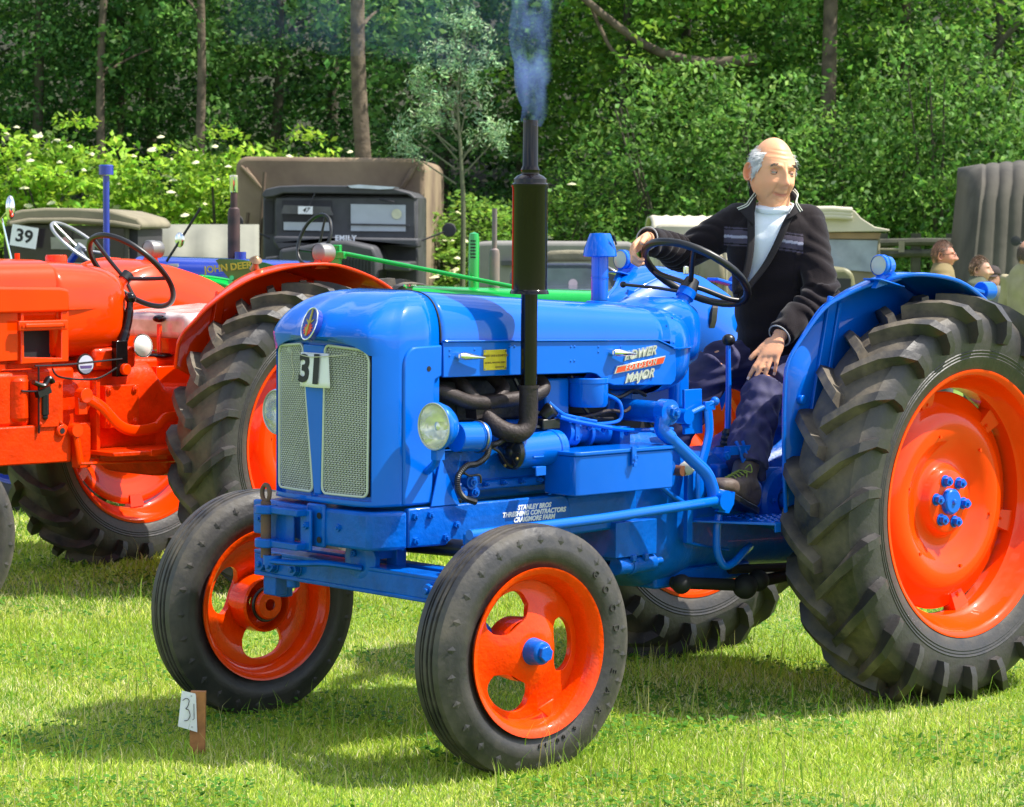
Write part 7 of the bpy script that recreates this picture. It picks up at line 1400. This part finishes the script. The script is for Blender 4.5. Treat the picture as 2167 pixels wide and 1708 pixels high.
# elder and other bushes
UMB = mat('elder_blossom', (.72, .70, .42), .8, var=.15, vscale=30)
bush_cache = {}
def bush(px, Y, kind, label, sx=1.0, sz=1.0, seed=1, umb=60):
    p = W(px, 466, Y); o = empty('bush', (p.x, Y, gz(Y)), 0, label, 'bush', 'flowering bushes along the edge of the wood' if kind in 'fg' else 'leafy bushes along the edge of the wood'); rr = random.Random(seed)
    col, size, n, flat = {'f': ((.26, .44, .035), .115, 340, .42), 'g': ((.20, .36, .05), .10, 340, .5), 'h': ((.13, .27, .045), .09, 320, .75)}[kind]
    if kind not in bush_cache:
        c = blob_pts(n, 1.75, 1.4, .15, 3.9, ord(kind), 2, .3); cr = leafmesh('foliage', LEAF, *cloud(c, 34, .34, size, col, ord(kind), flat=flat, up=1.0, aspect=1.9), QF, o); bush_cache[kind] = (cr.data, c)
    else: cr = bpy.data.objects.new('foliage', bush_cache[kind][0]); sc.collection.objects.link(cr); cr.parent = o
    ra = rr.uniform(-.5, .5); cr.rotation_euler = (0, 0, ra); cr.scale = (sx, sx, sz)
    b = MB()
    for q in range(6): a = rr.uniform(0, 6.28); b.tube(smoothpath([(0, 0, 0), (.4*cos(a), .3*sin(a), 1.4*sz), (1.1*cos(a), .8*sin(a), 3.1*sz)], 4), [.05*(1-j/10) for j in range(9)], 6)
    b.build('stem', BARKD, o)
    if umb:
        b = MB(); c = bush_cache[kind][1]; ca, sa = cos(ra), sin(ra); cand = [q for q in c if (q[1]*ca+q[0]*sa) < .3 or q[2] > 2.8]; rr.shuffle(cand)
        for q in cand[:umb]:
            x, y = q[0]*ca-q[1]*sa, q[0]*sa+q[1]*ca; cx, cy, cz_ = x*sx, y*sx-.30, q[2]*sz+.22; r_ = rr.uniform(.035, .085); tx, ty = rr.uniform(-.5, .5), rr.uniform(-.9, -.1); k = len(b.v); mN = 9
            b.v += [(cx, cy, cz_+.02)]+[(cx+r_*cos(2*pi*j/mN)*rr.uniform(.8, 1.1), cy+r_*.8*sin(2*pi*j/mN), cz_+r_*(tx*cos(2*pi*j/mN)*.4-ty*sin(2*pi*j/mN)*.5)-.012) for j in range(mN)]; b.f += [(k, k+1+j, k+1+(j+1) % mN) for j in range(mN)]
        stuff(b.build('blossom_heads', UMB, o, smooth=False))
    return o
BUSH = [(-30, 40, 'f', 1.05, 1.02, 'leftmost flowering elder bush, cut by the left edge', 70), (170, 39.5, 'f', 1.1, 1.04, 'flowering elder bush behind the capped blue stack', 80), (345, 40.5, 'g', .95, .90, 'flowering bush between the blue stack and the rusty exhaust', 40), (470, 39.5, 'f', 1.0, 1.0, 'yellow-green elder bush left of the brown canvas lorry', 60), (640, 41, 'f', 1.1, 1.02, 'elder bush showing its blossom above the brown canvas tilt', 60), (800, 41, 'g', .85, .82, 'low flowering bush at the right end of the brown canvas tilt', 30),
 (960, 40, 'g', 1.0, .78, 'flowering bush behind the silvery sapling', 45), (1120, 40, 'g', 1.05, .80, 'dull green flowering bush behind the black exhaust stack', 45), (1290, 40.5, 'h', 1.1, .95, 'leafy bush behind the blue air cleaner cap', 0), (1450, 40, 'h', 1.15, 1.35, 'leafy bush above the steering wheel', 0), (1640, 40, 'h', 1.15, 1.30, 'leafy bush directly behind the driver head', 0), (1820, 40.5, 'h', 1.1, 1.15, 'leafy bush above the tan lorry windscreen', 0), (1990, 40, 'h', 1.15, 1.5, 'leafy bush between tan lorry and ribbed canvas lorry', 0), (2160, 40.5, 'h', 1.1, 1.3, 'leafy bush above the ribbed canvas lorry', 0)]
for i, (px, Y, k_, sx, sz, lb, um) in enumerate(BUSH): bush(px, Y, k_, lb, sx, sz, seed=i+2, umb=int(um*.8))
# silvery sapling
sp_ = empty('sapling', (W(975, 466, 37.5).x, 37.5, gz(37.5)), 0, 'slender silvery-leaved willow sapling right of the brown canvas lorry', 'tree'); O_ = Vector(sp_.location)
b = MB(); b.tube(smoothpath([Vector((0, 0, 0)), W(980, 480, 37.5)-O_, W(975, 330, 37.5)-O_, W(968, 200, 37.5)-O_, W(985, 60, 37.5)-O_], 6), [.045*(1-i/30) for i in range(25)], 8)
SC = [(985, 30, .30), (960, 70, .42), (1000, 100, .42), (930, 120, .40), (975, 150, .5), (890, 160, .25), (905, 190, .22), (1015, 170, .30), (940, 185, .35), (880, 250, .36), (910, 270, .42), (870, 290, .30), (1020, 270, .30), (1045, 300, .28), (925, 225, .3), (990, 210, .3), (860, 320, .2), (1060, 260, .2), (1000, 50, .3)]
for x, y, r_ in SC: b.tube([W(974+(x-974)*.08, y+70, 37.5)-O_, W(x, y, 37.5)-O_], [.015, .006], 5)
b.build('trunk', mat('green_bark', (.14, .15, .08), .8), sp_)
cp_ = np.concatenate([np.array([W(x, y, 37.5)-O_ for _ in range(7)])+np.random.default_rng(x).standard_normal((7, 3))*r_*.42 for x, y, r_ in SC])
leafmesh('crown', attr_mat('silvery_leaves', rough=.5, trans=.25), *cloud(cp_, 24, .15, .075, (.26, .42, .20), 9, flat=.8, aspect=3.6, colvar=.3), QF, sp_)
# far wood: one unbroken mass of foliage up the hill
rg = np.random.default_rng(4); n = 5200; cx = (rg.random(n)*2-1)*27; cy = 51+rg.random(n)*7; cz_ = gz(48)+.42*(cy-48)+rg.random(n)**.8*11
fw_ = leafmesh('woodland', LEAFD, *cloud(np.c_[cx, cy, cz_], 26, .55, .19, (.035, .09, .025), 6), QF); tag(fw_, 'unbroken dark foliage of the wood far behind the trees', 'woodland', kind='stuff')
# ------------------------------------------------------------ blue exhaust smoke
def smoke(name, pts, rads, dens, seed, col=(.30, .48, 1.0), thr=.42, axis=None):
    m = bpy.data.materials.new(name); m.use_nodes = True; nt = m.node_tree; N, L = nt.nodes, nt.links; N.remove(N['Principled BSDF'])
    v = N.new('ShaderNodeVolumePrincipled'); v.inputs['Color'].default_value = (*col, 1); v.inputs['Anisotropy'].default_value = .1
    tc = N.new('ShaderNodeTexCoord'); mp = N.new('ShaderNodeMapping'); mp.inputs['Scale'].default_value = (1, 1, .55); nz = N.new('ShaderNodeTexNoise'); nz.inputs['Scale'].default_value = 13; nz.inputs['Detail'].default_value = 6; nz.inputs['Distortion'].default_value = .6
    L.new(tc.outputs['Object'], mp.inputs[0]); L.new(mp.outputs[0], nz.inputs['Vector']); mr = N.new('ShaderNodeMapRange'); mr.inputs[1].default_value = thr; mr.inputs[2].default_value = .68; mr.inputs[4].default_value = dens; L.new(nz.outputs[0], mr.inputs[0])
    if axis:
        m2 = N.new('ShaderNodeMapping'); r_ = axis[2]; m2.inputs['Scale'].default_value = (1/r_, 1/r_, 0); m2.inputs['Location'].default_value = (-axis[0]/r_, -axis[1]/r_, 0)
        gt = N.new('ShaderNodeTexGradient'); gt.gradient_type = 'SPHERICAL'; mu = N.new('ShaderNodeMath'); mu.operation = 'MULTIPLY'
        L.new(tc.outputs['Object'], m2.inputs[0]); L.new(m2.outputs[0], gt.inputs[0]); L.new(gt.outputs[1], mu.inputs[0]); L.new(mr.outputs[0], mu.inputs[1]); L.new(mu.outputs[0], v.inputs['Density'])
    else: L.new(mr.outputs[0], v.inputs['Density'])
    L.new(v.outputs[0], N['Material Output'].inputs['Volume'])
    b = MB(); P = smoothpath(pts, 8); k = len(P); Rr = np.interp(np.linspace(0, len(rads)-1, k), range(len(rads)), rads); b.tube(P, [float(q) for q in Rr], 20); o = b.build(name, m, None, ang=0)
    displace(o, lambda co, no: .35*np.minimum(.06, np.abs(1))*np.array([noise.noise(Vector(c)*7+Vector((seed, 0, 0))) for c in co])); return o
e0 = TM @ Vector((1.765, .335, 2.0)); Ye = e0.y
s1 = smoke('smoke', [e0, W(1130, 225, Ye), W(1118, 180, Ye), W(1128, 130, Ye), W(1125, 80, Ye), W(1132, 20, Ye), W(1125, -60, Ye)], [.034, .040, .055, .075, .078, .075, .08], 24, 2, (.32, .50, 1.0), thr=.46, axis=(e0.x-.012, e0.y, .082)); tag(s1, 'column of blue smoke rising from the black exhaust stack', 'smoke', kind='stuff')
s2 = smoke('drifting_smoke', [W(1150, -50, Ye+.1), W(1085, 30, Ye+.3), W(1000, 60, Ye+.5), W(850, 40, Ye+.8), W(700, 10, Ye+1), W(500, -10, Ye+1.2)], [.10, .13, .15, .16, .17, .18], .22, 5, (.30, .55, 1)); tag(s2, 'thin blue haze of smoke drifting left above the stack', 'smoke', kind='stuff')

split_parts({'rim_bracket', 'bracket_bolt', 'rivet', 'plate_screw', 'engine_bolt', 'rail_bolt', 'casting_bolt', 'casting_hole', 'road_wheel', 'cuff_edge', 'fingernail', 'brass_stud', 'clamp_bolt', 'lower_link', 'cable', 'nails', 'seat_holes', 'branch', 'stem', 'canvas_fold', 'exhaust_manifold', 'wiper', 'button'})
